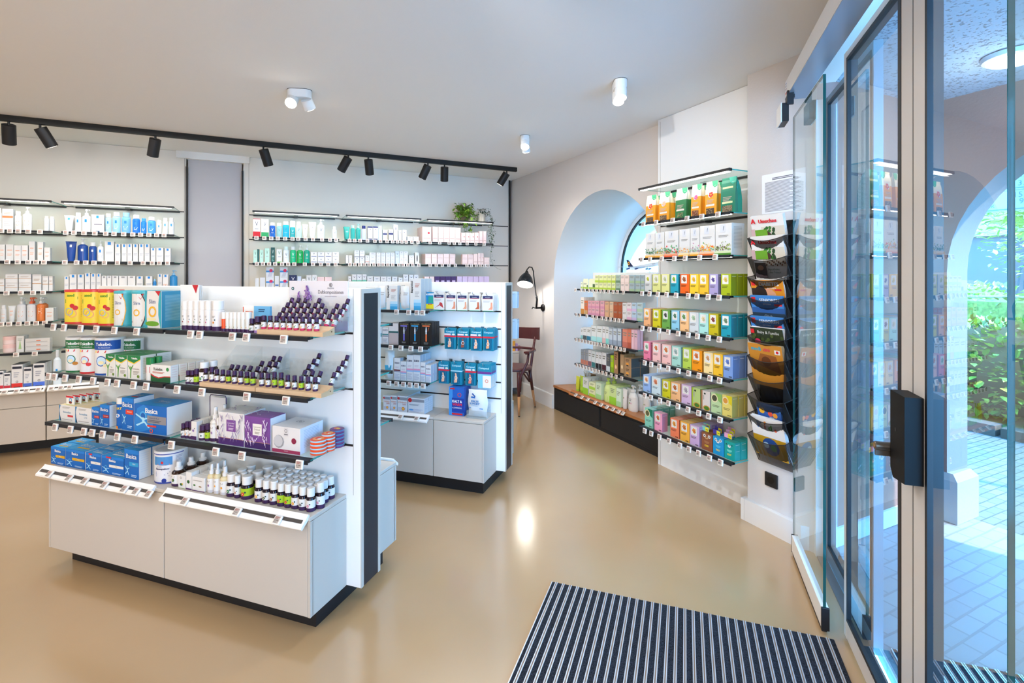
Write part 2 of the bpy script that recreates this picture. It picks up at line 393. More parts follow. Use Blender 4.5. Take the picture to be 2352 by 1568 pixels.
def p_spray(w, h, c='2a1710', lab='f2f0ee', foot=PUR, top='f4f4f4', fig=None, slim=0):
    r = w / 2; b = MB(); zb = h * (.66 if not slim else .72)
    b.lathe([(r * .94, 0), (r, h * .02), (r, zb * .86), (r * .8, zb * .95), (r * .45, zb)], mat(c, .15), 20, cy=r)
    out = [('bottle', b.mesh('bottle'))]
    k = MB(); m = mat(top, .3); k.lathe([(r * .58, zb), (r * .58, zb + h * .1), (r * .36, zb + h * .13), (r * .36, h * .93), (r * .32, h)], m, 16, cy=r)
    out.append(('spray_head', k.mesh('spray_head')))
    kk = k
    l = MB(); l.lathe([(r * 1.02, zb * .03, mat(foot, .5)), (r * 1.02, zb * .18, mat(lab, .5)), (r * 1.02, zb * .78)], mat(lab, .5), 20, cy=r, cap=False); out.append(('label', l.mesh('label')))
    if fig:
        a = art([('f', .5, .42, .09, fig, 'f0c828'), ('l', .38, .62, .6, .68, 2, '777777')], math.pi * r, zb, r * 1.02); a.v = [(x, y - r * .02, z) for x, y, z in a.v]; out.append(('label_print', a.mesh('label_print')))
    return out
def p_tin(w, h, c='e8552a', ops=None, rim='9fd0ea'):
    r = w / 2; b = MB(); b.lathe([(r * .97, 0), (r, h * .1, mat(c, .35)), (r, h * .5, mat(rim, .35)), (r * 1.01, h * .9), (r * .97, h)], mat(c, .35), 26, cy=r)
    a = art([('c', .5, .5, .4, 'f0a05a'), ('c', .42, .55, .2, 'e8432a'), ('c', .62, .45, .14, 'f6efe2')] if not ops else ops, w * .9, w * .9)
    a.v = [(x, z + w * .05, h + .0006 - y * .3) for x, y, z in a.v]
    return [('tin', b.mesh('tin')), ('lid_print', a.mesh('lid_print'))]
def p_jar(w, h, c='f2d9d6', lid='f0c9c4', ops=None):
    r = w / 2; b = MB(); b.lathe([(r * .92, 0), (r * .98, h * .1), (r * .98, h * .55)], mat(c, .25), 24, cy=r)
    k = MB(); k.lathe([(r, h * .55), (r, h * .96), (r * .95, h)], mat(lid, .3), 24, cy=r)
    return [('jar', b.mesh('jar')), ('lid', k.mesh('lid'))]
def soft(w, h, d, puff=.5, n=8, top=1, base=1, taper=1):
    """pillow shape grid, front at y=0: list of verts and faces, closed at edges"""
    vs = []; fs = []
    for sgn in (0, 1):
        o = len(vs)
        for j in range(n + 1):
            for i in range(n + 1):
                s, t = i / n, j / n; k = (math.sin(math.pi * min(max(s, 0), 1)) ** puff) * (math.sin(math.pi * (t if not base == 0 else t)) ** puff)
                ww = w * (taper + (1 - taper) * (1 - t)) if taper != 1 else w
                y = d / 2 - (d / 2) * k if sgn == 0 else d / 2 + (d / 2) * k
                vs.append(((s - .5) * ww + .004 * math.sin(9 * t + 3 * s), y + .002 * math.sin(11 * s + 7 * t), t * h))
        for j in range(n):
            for i in range(n):
                a = o + j * (n + 1) + i; f = (a, a + 1, a + n + 2, a + n + 1); fs.append(f if sgn == 0 else f[::-1])
    return vs, fs
def p_pouch(w, h, d=.04, c='f4f4f2', ops=None):
    b = MB(); v, f = soft(w, h, d, .45); b.add(v, f, mat(c, .3), True); out = [('pouch', b.mesh('pouch'))]
    if ops:
        a = art(ops, w, h); A = []
        for x, y, z in a.v:
            s, t = min(.99, max(.01, x / w + .5)), min(.99, max(.01, z / h)); k = (math.sin(math.pi * s) * math.sin(math.pi * t)) ** .45
            A.append((x + .004 * math.sin(9 * t + 3 * s), d / 2 - d / 2 * k + .002 * math.sin(11 * s + 7 * t) + y - .003, z))
        a.v = A; out.append(('front_print', a.mesh('front_print')))
    return out
def p_teabag(w, h, d=.055, c='f0a024', up='f0e6c8', patch='f6f0e2', fig='e8482a', seeds='6a5340', green=0, paper=0):
    """standing block-bottom paper bag, pinched to a flat seam at the top"""
    b = MB(); m = mat(c, .35); mu = mat(up, .35)
    lv = [(0, d, 1), (.35, d, 1), (.62, d * .8, 1), (.85, d * .4, 1), (.93, .004, 1), (1, .003, 1)]
    for k in range(5):
        z0, d0, _ = lv[k]; z1, d1, _ = lv[k + 1]; mm = m if z1 <= .62 or green else mu
        y0a = (d - d0) / 2 * .5; y1a = (d - d1) / 2 * .5; y0b = d - (d - d0) * .75; y1b = d - (d - d1) * .75
        A = [(-w / 2, y0a, z0 * h), (w / 2, y0a, z0 * h), (w / 2, y0b, z0 * h), (-w / 2, y0b, z0 * h)]
        B = [(-w / 2, y1a, z1 * h), (w / 2, y1a, z1 * h), (w / 2, y1b, z1 * h), (-w / 2, y1b, z1 * h)]
        ga, gb = (d0 > .01) * .006, (d1 > .01) * .006
        A2 = [A[0], A[1], (w / 2 - ga, (y0a + y0b) / 2, z0 * h), A[2], A[3], (-w / 2 + ga, (y0a + y0b) / 2, z0 * h)]
        B2 = [B[0], B[1], (w / 2 - gb, (y1a + y1b) / 2, z1 * h), B[2], B[3], (-w / 2 + gb, (y1a + y1b) / 2, z1 * h)]
        b.add(A2 + B2, [(i, (i + 1) % 6, 6 + (i + 1) % 6, 6 + i) for i in range(6)], mm)
        if k == 0: b.add(A, [(3, 2, 1, 0)], mm)
        if k == 4: b.add(B, [(0, 1, 2, 3)], mm)
    rnd = random.Random(int(w * 1e5)); ops = []
    ops += [('r', .1, .82, .26, .74, patch), ('l', .16, .76, .3, .46, 4, 'b9a99a')]
    if paper != 2: ops += [('c', .45, .6, .2, 'bfe0ea'), ('f', .5, .6, .2, fig, 'f6d23a')]
    ops += [('p', [(.5, 1), (1, 1), (1, .84), (.78, .8), (.6, .86)], '2d9c6a' if not green else '2aa78a'), ('r', .72, .94, .86, .92, 'f2f6f0')]
    ops += [('r', .12, .8, .03, .2, seeds)] + [('c', .14 + rnd.random() * .64, .04 + rnd.random() * .15, .022, rnd.choice(['c9b08a', '3c2f24', 'a0794c'])) for _ in range(50)]
    a = art(ops, w, h); A = []
    for x, y, z in a.v:
        t = z / h; k = min(4, max(0, sum(1 for q_ in lv if q_[0] <= t) - 1)); f = (t - lv[k][0]) / (lv[k + 1][0] - lv[k][0]); dd = lv[k][1] + (lv[k + 1][1] - lv[k][1]) * min(1, f)
        A.append((x, (d - dd) / 4 + y, z))
    a.v = A
    return [('paper_bag', b.mesh('paper_bag')), ('front_print', a.mesh('front_print'))]
def p_hang(w, h, d=.012, c='0f7f9e', ops=None, blister=None):
    """carded pack with a rounded head and a hook slot; origin at the foot"""
    b = MB(); n = 6; rr = w * .18
    pts = [(-w / 2 + .003, 0), (w / 2 - .003, 0)] + [(w / 2 - rr + rr * math.cos(t * math.pi / 2 / n), h - rr + rr * math.sin(t * math.pi / 2 / n)) for t in range(n + 1)] + [(-w / 2 + rr - rr * math.sin(t * math.pi / 2 / n), h - rr + rr * math.cos(t * math.pi / 2 / n)) for t in range(n + 1)]
    m = mat(c, .35); N_ = len(pts); dd = d * .35
    b.add([(x, d - dd, z) for x, z in pts], [list(range(N_))], m); b.add([(x, d, z) for x, z in pts], [list(range(N_))[::-1]], m)
    for i in range(N_):
        a, e = pts[i], pts[(i + 1) % N_]; b.add([(a[0], d - dd, a[1]), (a[0], d, a[1]), (e[0], d, e[1]), (e[0], d - dd, e[1])], [(0, 1, 2, 3)], m)
    out = [('card', b.mesh('card'))]
    if blister:
        k = MB(); k.bbox(-w * .3, w * .3, 0, d - dd, h * .06, h * .56, mat(blister, .15), min(.004, d * .3)); out.append(('blister', k.mesh('blister')))
    if ops:
        a = art(ops, w, h); a.v = [(x, y + d - dd if not blister or z > h * .57 or abs(x) > w * .31 else y, z) for x, y, z in a.v]; out.append(('front_print', a.mesh('front_print')))
    return out
KINDS = dict(carton=p_carton, can=p_can, bottle=p_bottle, pump=p_pump, tube=p_tube, oil=p_oil, spray=p_spray, tin=p_tin, jar=p_jar, pouch=p_pouch, teabag=p_teabag, hang=p_hang)
NAMES = dict(carton='carton', can='canister', bottle='bottle', pump='pump_bottle', tube='squeeze_tube', oil='oil_bottle', spray='spray_bottle', tin='tin', jar='jar', pouch='pouch', teabag='tea_bag', hang='hanging_pack')
CATS = dict(carton='carton', can='canister', bottle='bottle', pump='bottle', tube='tube', oil='bottle', spray='bottle', tin='tin', jar='jar', pouch='bag', teabag='tea bag', hang='pack')
_PC = {}
def product(kind, w, h, st, name=None):
    """template parts, cached on size and style, then linked as one thing with its parts"""
    w = round(w, 3); h = round(h, 3); key = (kind, w, h, repr(sorted(st.items(), key=lambda t: t[0])))
    if key not in _PC:
        PAPER[0] = True; _PC[key] = KINDS[kind](w, h, **st); PAPER[0] = False
    parts = _PC[key]; root = link(name or NAMES[kind], parts[0][1])
    for nm, me in parts[1:]: link(nm, me, root)
    return root
ORD = 'first second third fourth fifth sixth seventh eighth ninth tenth eleventh twelfth thirteenth fourteenth fifteenth sixteenth seventeenth eighteenth nineteenth twentieth twenty-first twenty-second twenty-third twenty-fourth twenty-fifth twenty-sixth twenty-seventh twenty-eighth twenty-ninth thirtieth'.split()
COUNT = {}
def carton_name(fr, W):
    if fr is E_: return 'tea_carton' if W < 2.7 else 'cosmetics_carton'
    return 'skincare_carton' if fr is N else 'medicine_carton'
def row(fr, W, z, shelf, items, grp=None):
    """items: (kind, px_left, px_right, px_top, style, look, [back rows, stack, dw, depth])"""
    for it in items:
        kind, pl, pr, pt, st, look = it[:6]; back, stack, dw = (list(it[6]) + [0, 1, 0][len(it[6]):])[:3] if len(it) > 6 else (0, 1, 0)
        Wf = W + dw; u0, u1 = fr.U(pl, Wf), fr.U(pr, Wf); h = (fr.Z((pl + pr) / 2, pt, Wf) - z) / stack; w = max(.012, (u1 - u0) * .985)
        n = COUNT[shelf] = COUNT.get(shelf, 0) + 1
        if fr is N and z > 1.3 and n > 1: back = 0
        d = st.get('d', w * {'carton': .9}.get(kind, 1) if kind != 'carton' else .05)
        if kind in ('bottle', 'pump'): d = w * st.get('sy', .62)
        if kind == 'tube': d = w * .64
        lim = {G: 1.902 if W < 2 else 3.332, N: 5.899, E_: 2.774 if W < 2.7 else (3.149 if z > .3 else 3.3)}[fr]
        for b_ in range(back + 1):
            if b_ and Wf + b_ * (d + .004) + d > lim: break
            for s_ in range(stack):
                o = product(kind, w, h, st, carton_name(fr, 2.5 if z > 1.6 or 'tea' in shelf else W) if kind == 'carton' else None); place(o, fr, (u0 + u1) / 2, Wf + b_ * (d + .004), z + s_ * (h + .0005))
                pos = '%s from left' % ORD[n - 1] if n > 1 else 'leftmost'
                lab = '%s, %s, %s' % (look, pos, shelf)
                if b_: lab = '%s, %s, %s row, %s' % (look, pos, ORD[b_], shelf)
                if stack > 1: lab = ('top ' if s_ == stack - 1 else 'bottom ' if s_ == 0 else 'middle ' if stack == 3 else 'tier %d ' % (s_ + 1)) + lab
                tag(o, lab, CATS[kind], grp or '%ss on %s' % (CATS[kind], shelf))
# ------------------------------------------------------------------ price tags
def tag_meshes(big):
    b = MB(); b.bbox(-.0185, .0185, -.004, .004, -.018, .018, mat('eeebe6', .35), .0025)
    s = MB(); s.add([(-.014, -.0045, -.013), (.012, -.0045, -.013), (.012, -.0045, .014), (-.014, -.0045, .014)], [(0, 1, 2, 3)], mat('b9aea6', .5))
    ops = [('l', .1, .85, .6, .95, 3, 'a8574f'), ('l', .1, .6, .05, .2, 1, '6d6560')] + ([('t', '€ 9,95', .5, .3, .2, '2a2624', .8)] if big else [('r', .1, .75, .3, .46, '5a524c')])
    a = art(ops, .026, .027); a.v = [(x - .001, y - .0045, z - .013) for x, y, z in a.v]
    c = MB(); c.box(-.006, .006, .004, .013, -.012, .01, BLACK)
    return [('price_tag', b.mesh('price_tag')), ('screen', s.mesh('screen')), ('screen_text', a.mesh('screen_text')), ('clip', c.mesh('clip'))]
TAGB, TAGS_ = tag_meshes(True), tag_meshes(False)
def tags(fr, W, z, where, pxs, tilt=8, big=False):
    if tilt < 20: W -= .010
    for i, p in enumerate(pxs):
        parts = TAGB if big else TAGS_
        o = link('price_tag', parts[0][1])
        for nm, me in parts[1:]: link(nm, me, o)
        o.location = fr.P(fr.U(p, W), W, z); o.rotation_euler = Matrix.Rotation(fr.yaw, 3, 'Z').to_4x4().to_euler(); o.rotation_euler = (Matrix.Rotation(fr.yaw, 4, 'Z') @ Matrix.Rotation(-R(tilt), 4, 'X')).to_euler()
        tag(o, 'white price tag, %s on rail of %s' % (ORD[i] + ' from left' if i else 'leftmost', where), 'price tag', 'price tags on ' + where)
# ------------------------------------------------------------------ shelves
def shelf(fr, u0, u1, W0, W1, z, label, name='glass_shelf', led=False, grp=None):
    root = empty(name, fr.P((u0 + u1) / 2, W0, z), fr.yaw); L = u1 - u0; D = W1 - W0
    g = MB(); g.box(-L / 2, L / 2, .004, D, -.008, 0, SHELFG, front=GEDGE, side=GEDGE); g.build('glass_pane', root)
    r = MB()
    if led:
        r.box(-L / 2, L / 2, -.012, .012, -.012, .004, BLACK); r.build('light_bar', root)
        e = MB(); e.box(-L / 2 + .02, L / 2 - .02, -.009, .022, -.017, -.0125, mat('fff8f0', .5, 0, 2.5)); e.build('diffuser', root, 'glowing white light diffuser')
    else: r.box(-L / 2, L / 2, -.012, .02, -.011, .0005, BLK2); r.box(-L / 2, L / 2, -.014, -.009, -.0165, .001, BLK2); r.build('price_rail', root)
    k = MB(); k.box(-.02, .02, D * .75, D, -.02, -.008, BLACK); k.box(-L / 2, L / 2, D - .012, D, -.016, -.006, BLACK); k.build('bracket', root)
    tag(root, label, 'shelf', grp)
    if led:
        a = light('AREA', fr.P((u0 + u1) / 2, W0 + .01, z - .025), fr.P((u0 + u1) / 2, W0 + .12, z - 1), LEDP, (1, .98, .95), L * .9, .03, name='shelf_lamp_light')
        a.rotation_euler = (Matrix.Rotation(fr.yaw, 4, 'Z') @ Matrix.Rotation(R(10), 4, 'X')).to_euler()
    return root
LEDP = .35
def tagrail(fr, u0, u1, W, z, label, c='f2f1ef'):
    """sloped profile with a dark groove on a counter edge"""
    L = u1 - u0; root = empty('tag_rail', fr.P((u0 + u1) / 2, W, z), fr.yaw)
    b = MB(); b.sidep([(-.035, -.028), (-.03, -.034), (.012, -.002), (.012, .012), (.006, .016), (.002, .010), (-.034, -.02)], -L / 2, L / 2, mat(c, .35)); b.build('profile', root)
    g = MB(); g.add([(-L / 2 + .01, -.024, -.0095), (L / 2 - .01, -.024, -.0095), (L / 2 - .01, -.012, -.0005), (-L / 2 + .01, -.012, -.0005)], [(0, 1, 2, 3)], mat('4b4541', .6)); g.build('groove_strip', root)
    tag(root, label, 'rail'); return root

# ================================================================== THE ROOM
ZC = 2.71
floor_m = nodemat('epoxy_floor', 'b99a72', .22, noise=(1.2, .35, .7), h2='b3926a', spec=.8)
floor_m.node_tree.nodes['Principled BSDF'].inputs['Coat Weight'].default_value = 1; floor_m.node_tree.nodes['Principled BSDF'].inputs['Coat Roughness'].default_value = .16
IN = [(-4.5, -2.5), (-1.51, -2.5), (2.72, 1.76), (3.7, 1.76), (3.7, 6.1), (-4.5, 6.1)]
struct(MB().prism(IN, -.05, 0, floor_m).build('floor'))
struct(MB().prism(IN[:4] + [(3.7, 6.1), (-4.5, 6.1)], ZC, ZC + .1, CEIL).build('ceiling'))
struct(MB().box(-4.5, 2.87, 6.0, 6.15, 0, ZC, WALL).build('wall_back'))
struct(MB().box(-4.62, -4.5, -2.5, 6.1, 0, ZC, WALL).build('wall_left'))
struct(MB().box(-4.5, -1.51, -2.62, -2.5, 0, ZC, WALL).build('wall_rear'))
# right wall with the deep arched window niche: front arch and back arch are lofted
def arch(yc, zc, r, zb, n=24):
    return [(yc - r, zb)] + [(yc - r * math.cos(math.pi * i / n), zc + r * math.sin(math.pi * i / n)) for i in range(n + 1)] + [(yc + r, zb)]
def wall_with_arch(b, x, y0, y1, z0, z1, a, m, flip=False):
    """plane x=const from y0..y1 with an arched hole"""
    n = len(a); top = []
    for (y, z) in a:
        top.append((y, z1))
    vs = [(x, *p) for p in a] + [(x, *p) for p in top]
    fs = [(i, i + 1, n + i + 1, n + i) for i in range(1, n - 2)]
    vs += [(x, y0, z0), (x, y0, z1), (x, y1, z0), (x, y1, z1), (x, a[0][0], z1), (x, a[-1][0], z1), (x, a[0][0], z0), (x, a[-1][0], z0)]
    k = 2 * n; fs += [(k, k + 6, k + 4, k + 1), (k + 7, k + 2, k + 3, k + 5)]
    if a[0][1] > z0: fs.append((k + 6, k + 7, n - 1, 0))
    b.add(vs, [f[::-1] if flip else f for f in fs], m)
def loft(b, a0, x0, a1, x1, m, flip=False):
    n = len(a0); vs = [(x0, *p) for p in a0] + [(x1, *p) for p in a1]
    b.add(vs, [((i, i + 1, n + i + 1, n + i) if not flip else (n + i, n + i + 1, i + 1, i)) for i in range(n - 1)], m, True)
XW = 2.87
a0 = arch(3.95, 1.424, .871, .0); a1 = arch(3.93, 1.52, .70, .0)
b = MB(); wall_with_arch(b, XW, 2.12, 6.0, 0, ZC, a0, WALL, True); loft(b, a0, XW, a1, 3.62, WALL)
wall_with_arch(b, 4.0, 1.72, 6.0, -.1, 3.4, arch(3.93, 1.52, .70, .3), WALL); loft(b, arch(3.93, 1.52, .70, .3), 3.66, arch(3.93, 1.52, .70, .3), 4.0, WALL)
b.box(XW, 4.0, 6.0, 6.15, 0, 3.4, WALL); b.add([(XW, 2.12, ZC), (4.0, 2.12, ZC), (4.0, 6, ZC), (XW, 6, ZC)], [(0, 1, 2, 3)], WALL)
struct(b.build('wall_right'))
# pillar between tea shelves and entrance; it runs out to the arcade
OUTW = nodemat('arcade_plaster', '7c5f58', .95, bump=(60, .5), spec=.05)
b = MB(); b.prism([(2.64, 2.13), (2.64, 1.70), (2.70, 1.76), (2.76, 1.80), (3.72, 1.80), (3.72, 2.13)], 0, ZC, WALL)
struct(b.build('wall_pillar'))
b = MB(); b.prism([(2.76, 1.80), (2.70, 1.74), (2.735, 1.71), (3.72, 1.71), (3.72, 1.80)], 0, 2.6, OUTW); b.box(2.75, 3.72, 1.695, 1.71, 0, .1, mat('c9d0d4', .7)); struct(b.build('wall_arcade_side'))
b = MB(); b.box(2.61, 2.639, 1.77, 2.129, 0, .13, mat('e4e1dd', .5)); b.prism([(2.61, 1.7695), (2.639, 1.741), (2.639, 1.7695)], 0, .13, mat('e4e1dd', .5)); b.box(2.61, 2.70, 2.1305, 2.155, 0, .13, mat('e4e1dd', .5)); struct(b.build('baseboard_pillar'))
b = MB(); b.box(2.845, 2.87, 4.823, 5.9, 0, .15, mat('e4e1dd', .5)); b.box(2.85, 2.87, 4.823, 5.9, .15, .155, mat('e4e1dd', .5)); struct(b.build('baseboard_right'))
# wall above the entrance header and beyond the doors
def gprism(uA, uB, wA, wB, z0, z1, m):
    P_ = [G.P(uA, wA), G.P(uB, wA), G.P(uB, wB), G.P(uA, wB)]
    return MB().prism([(p.x, p.y) for p in P_], z0, z1, m)
struct(gprism(.60, .75, -3, 3.06, 2.51, 3.0, WALL).build('wall_entrance'))
struct(gprism(.60, .75, -3, .42, 0, 2.51, WALL).build('wall_entrance_near'))
# column between the two wall racks
b = MB(); b.box(-.7056, -.2335, 5.93, 6.0, 0, ZC, nodemat('column_paint', 'c4c1c4', .85, spec=.1)); struct(b.build('wall_column'))
for (nm, x0, x1) in (('trim_1', -.722, -.7056), ('trim_2', -.2335, -.217), ('trim_3', 2.83, 2.846)):
    struct(MB().box(x0, x1, 5.885, 5.9, 0, 2.56 if nm != 'trim_3' else ZC, BLACK).build(nm))
struct(MB().box(-.80, -.16, 5.88, 6.0, 2.64, ZC, CEIL).build('trim_4'))

def slots(b, u0, u1, w, zs):
    for z in zs: b.box(u0, u1, w - .003, w + .002, z - .009, z - .0, BLACK)
# wall racks on the back wall
for (x0, x1, s0, s1, lab) in ((-4.4, -.722, -4.4, -.735, 'tall white slotted rack panel on back wall left of the column'), (-.217, 2.83, -.165, 2.82, 'tall white slotted rack panel on back wall right of the column')):
    r = empty('rack_panel', ((x0 + x1) / 2, 5.9, 0)); b = MB(); b.T = Matrix.Translation((-(x0 + x1) / 2, -5.9, 0))
    b.box(x0, x1, 5.9, 5.999, 0, ZC - .002, mat('e6dfd5', .5, spec=.25)); b.build('panel', r)
    c = MB(); c.T = b.T; slots(c, s0, s1, 5.9, [2.115, 1.86, 1.605, 1.35, 1.095, .84]); c.build('slot_strip', r)
    j = MB(); j.T = b.T
    for xx in (s0 - .002, s1 + .002): j.box(xx - .0015, xx + .0015, 5.8985, 5.9, 0, ZC - .01, mat('9a958f'))
    j.build('joint', r); tag(r, lab, 'panel')

# ------------------------------------------------------------------ cabinets
def cabinet(fr, u0, u1, w0, w1, z0, z1, label, doors=1, c=CABW, drawers=None, top=True, grp=None, endl=False, endr=False):
    r = empty('base_cabinet', fr.P((u0 + u1) / 2, w0, 0), fr.yaw); b = MB(); b.T = Matrix.Translation((-(u0 + u1) / 2, -w0, 0))
    el = .012 if endl else .001; er = .012 if endr else .001
    b.box(u0, u1, w0 + .012, w1, z0, z1 - .018, c)
    if endl: b.box(u0, u0 + .012, w0, w0 + .02, z0, z1 - .018, c)
    if endr: b.box(u1 - .012, u1, w0, w0 + .02, z0, z1 - .018, c)
    b.build('body', r)
    if top: t = MB(); t.T = b.T; t.bbox(u0, u1, w0 - .002, w1, z1 - .017, z1, c, .002); t.build('counter_top', r)
    n = doors; W = (u1 - u0 - el - er) / n
    for i in range(n):
        zz = [(z0, z1 - .02)] if not drawers else [(z0, drawers), (drawers + .004, z1 - .02)]
        for k, (za, zb) in enumerate(zz):
            d = MB(); d.T = b.T; d.bbox(u0 + el + i * W + .0015, u0 + el + (i + 1) * W - .0015, w0, w0 + .0115, za + .001, zb, c, .001); d.build('drawer_front' if drawers and k else 'door', r)
    tag(r, label, 'cabinet', grp); return r
def plinth(fr, u0, u1, w0, w1, z, label):
    r = MB(); r.box(-(u1 - u0) / 2, (u1 - u0) / 2, 0, w1 - w0, 0, z, mat('15161a', .5)); o = r.build('plinth'); o.location = fr.P((u0 + u1) / 2, w0, 0); o.rotation_euler = (0, 0, fr.yaw)
    tag(o, label, 'plinth')
def gondola(u0, u1, uE, w0, ws0, ws1, w3, z0, zc, zt, pl, sl, which, seams):
    plinth(G, u0 + .05, u1 - .037, w0 + .077, w3 - .07, z0 - .0015, 'black recessed plinth under the %s gondola' % which)
    r = empty('gondola_panel', G.P((u0 + uE) / 2, ws0, 0), G.yaw); b = MB(); b.T = Matrix.Translation((-(u0 + uE) / 2, -ws0, 0))
    b.bbox(u0, uE - .004, ws0, ws1, z0, zt, PANEL, .001)
    b.box(uE - .004, uE + .0, ws0, ws0 + .018, z0, zt, CABW); b.box(uE - .004, uE + .0, ws1 - .018, ws1, z0, zt, CABW); b.box(uE - .004, uE, ws0 + .018, ws1 - .018, zt - .02, zt, CABW)
    b.build('panel', r)
    e = MB(); e.T = b.T; e.box(uE - .0045, uE - .002, ws0 + .018, ws1 - .018, z0, zt - .02, mat('1c222a', .4)); e.build('end_strip', r, 'dark grey strip set into the white end')
    s = MB(); s.T = b.T; slots(s, u0 + .04, u1 + .035, ws0, sl); s.build('slot_strip', r)
    j = MB(); j.T = b.T; j.box(u1 + .036, u1 + .038, ws0 - .0008, ws0, zc, zt, mat('a9a49e')); j.build('joint', r)
    tag(r, 'white slotted gondola centre panel with black end strip, %s the camera' % ('nearest to' if which == 'front' else 'farther from'), 'gondola')
    us = [u0] + seams + [u1]
    for i in range(len(us) - 1):
        cabinet(G, us[i] + (.001 if i else 0), us[i + 1], w0, ws0 - .001, z0, zc, 'white low base cabinet on camera side of %s gondola, %s' % (which, ('left half', 'right half')[i]), endl=i == 0, endr=i == len(us) - 2)
    cabinet(GR, -u1, -u0, -w3, -ws1 - .001, z0, zc, 'white low base cabinet on rear side of %s gondola' % which, doors=2, endl=True, endr=True)
SF = [1.236, .985, .733]
fseam = G.U(377, 1.67)
gondola(-3.095, -1.445, -1.366, 1.67, 1.903, 2.051, 2.315, .095, .505, 1.431, None, SF, 'front', [fseam])
BA0, BA1, BE = -2.86, -1.265, -1.195
bseam = G.U(995, 3.10)
gondola(BA0, BA1, BE, 3.10, 3.333, 3.481, 3.71, .105, .512, 1.435, None, [1.236, 1.112, .986, .862, .735, .62], 'back', [bseam])
# left counter of the back wall and its right continuation
for (x0, x1, lab) in ((-3.35, -2.57, 'white counter cabinet with drawer at left edge of picture'), (-2.565, -1.665, 'white counter cabinet with drawer under left wall rack, left of two'), (-1.66, -.76, 'white counter cabinet with drawer under left wall rack, right of two'), (-.2, 1.29, 'white counter cabinet under right wall rack behind the gondolas'), (1.295, 2.78, 'white counter cabinet under right wall rack near the chair')):
    cabinet(N, x0, x1, 5.5, 5.899, .105, .545, lab, drawers=.39, grp='counter cabinets on the back wall')
plinth(N, -3.3, -.8, 5.65, 5.89, .104, 'dark recessed plinth under left wall counter')
plinth(N, -.15, 2.7, 5.65, 5.89, .104, 'dark recessed plinth under right wall counter')

# ------------------------------------------------------------------ tea rack on the right wall
ty0, ty1 = 2.12, 3.06
r = empty('tea_rack_panel', (2.775, (ty0 + ty1) / 2, 0), 0); b = MB(); b.T = Matrix.Translation((-2.775, -(ty0 + ty1) / 2, 0))
b.box(2.775, 2.869, ty0 + .012, ty1, 0, ZC - .002, mat('f2f2f2', .5, spec=.25)); b.build('panel', r)
s = MB(); s.T = b.T
for z in (2.13, 1.872, 1.613, 1.365, 1.11, .86, .622, .365): s.box(2.772, 2.776, ty0 + .012, 3.03, z - .009, z, BLACK)
s.build('slot_strip', r); j = MB(); j.T = b.T; j.box(2.774, 2.775, 3.034, 3.037, 0, 2.69, mat('a9a49e')); j.box(2.7745, 2.869, 3.0601, 3.062, 0, 1.5, mat('20242a')); j.build('joint', r)
tag(r, 'tall white slotted rack panel behind the tea cartons', 'panel')
# window display: bench, slotted panel in the niche
b = MB(); r = empty('window_bench', (2.87, 3.95, 0)); b.T = Matrix.Translation((-2.87, -3.95, 0))
b.prism([(2.87, 3.085), (3.55, 3.25), (3.55, 4.6), (2.87, 4.815)], 0, .24, mat('17181b', .55)); b.build('body', r)
d = MB(); d.T = b.T
for (y0, y1) in ((3.12, 3.93), (3.96, 4.79)): d.bbox(2.862, 2.87, y0, y1, .035, .215, mat('1b1c1f', .5), .003)
d.build('front_panel', r)
wood = nodemat('oak_wood', '9c6238', .4, noise=(6, .3, .75), h2='b97a48', spec=.4)
t = MB(); t.T = b.T; t.prism([(2.86, 3.085), (3.60, 3.25), (3.60, 4.61), (2.86, 4.818)], .24, .265, wood); t.build('wooden_top', r)
tag(r, 'black bench with oak top filling the foot of the arched window', 'bench')
r = empty('display_rack', (3.15, 3.98, .265)); b = MB(); b.T = Matrix.Translation((-3.15, -3.98, -.265))
b.box(3.15, 3.19, 3.49, 4.475, .266, 1.51, PANEL); b.build('panel', r); b = MB(); b.T = Matrix.Translation((-3.15, -3.98, -.265)); b.box(3.19, 3.50, 3.38, 4.475, 1.49, 1.51, PANEL); b.box(3.19, 3.5, 3.44, 3.46, .266, 1.49, PANEL); b.box(3.19, 3.5, 4.45, 4.47, .266, 1.49, PANEL); b.build('top_board', r); s = MB(); s.T = b.T
for z in (1.342, 1.085, .828, .567): s.box(3.147, 3.151, 3.52, 4.44, z - .008, z, BLACK)
s.build('slot_strip', r); tag(r, 'low white slotted panel standing on the window bench', 'panel')
# arched window
r = empty('window_1', (3.62, 3.93, .265)); 
def ringarch(b, a, bb, x0, x1, m):
    n = len(a)
    for i in range(n - 1):
        for (x, f) in ((x0, 1), (x1, 0)):
            v = [(x, *a[i]), (x, *a[i + 1]), (x, *bb[i + 1]), (x, *bb[i])]; b.add(v, [(0, 1, 2, 3) if f else (3, 2, 1, 0)], m)
        b.add([(x0, *bb[i]), (x0, *bb[i + 1]), (x1, *bb[i + 1]), (x1, *bb[i])], [(0, 1, 2, 3)], m)
b = MB(); b.T = Matrix.Translation((-3.62, -3.93, -.265)); ringarch(b, arch(3.93, 1.52, .71, .2), arch(3.93, 1.52, .655, .26), 3.61, 3.66, mat('e6e8ea', .4)); b.box(3.61, 3.66, 3.2, 4.66, .2, .3, mat('e6e8ea', .4)); b.build('window_frame', r)
b = MB(); b.T = Matrix.Translation((-3.62, -3.93, -.265)); ringarch(b, arch(3.93, 1.52, .657, .28), arch(3.93, 1.52, .640, .28), 3.608, 3.63, BLACK); b.build('black_seal', r)
b = MB(); b.T = Matrix.Translation((-3.62, -3.93, -.265)); pa = arch(3.93, 1.52, .65, .28); b.add([(3.635, *p) for p in pa], [list(range(len(pa)))[::-1]], GLASS); b.build('window_pane', r)
struct(r)
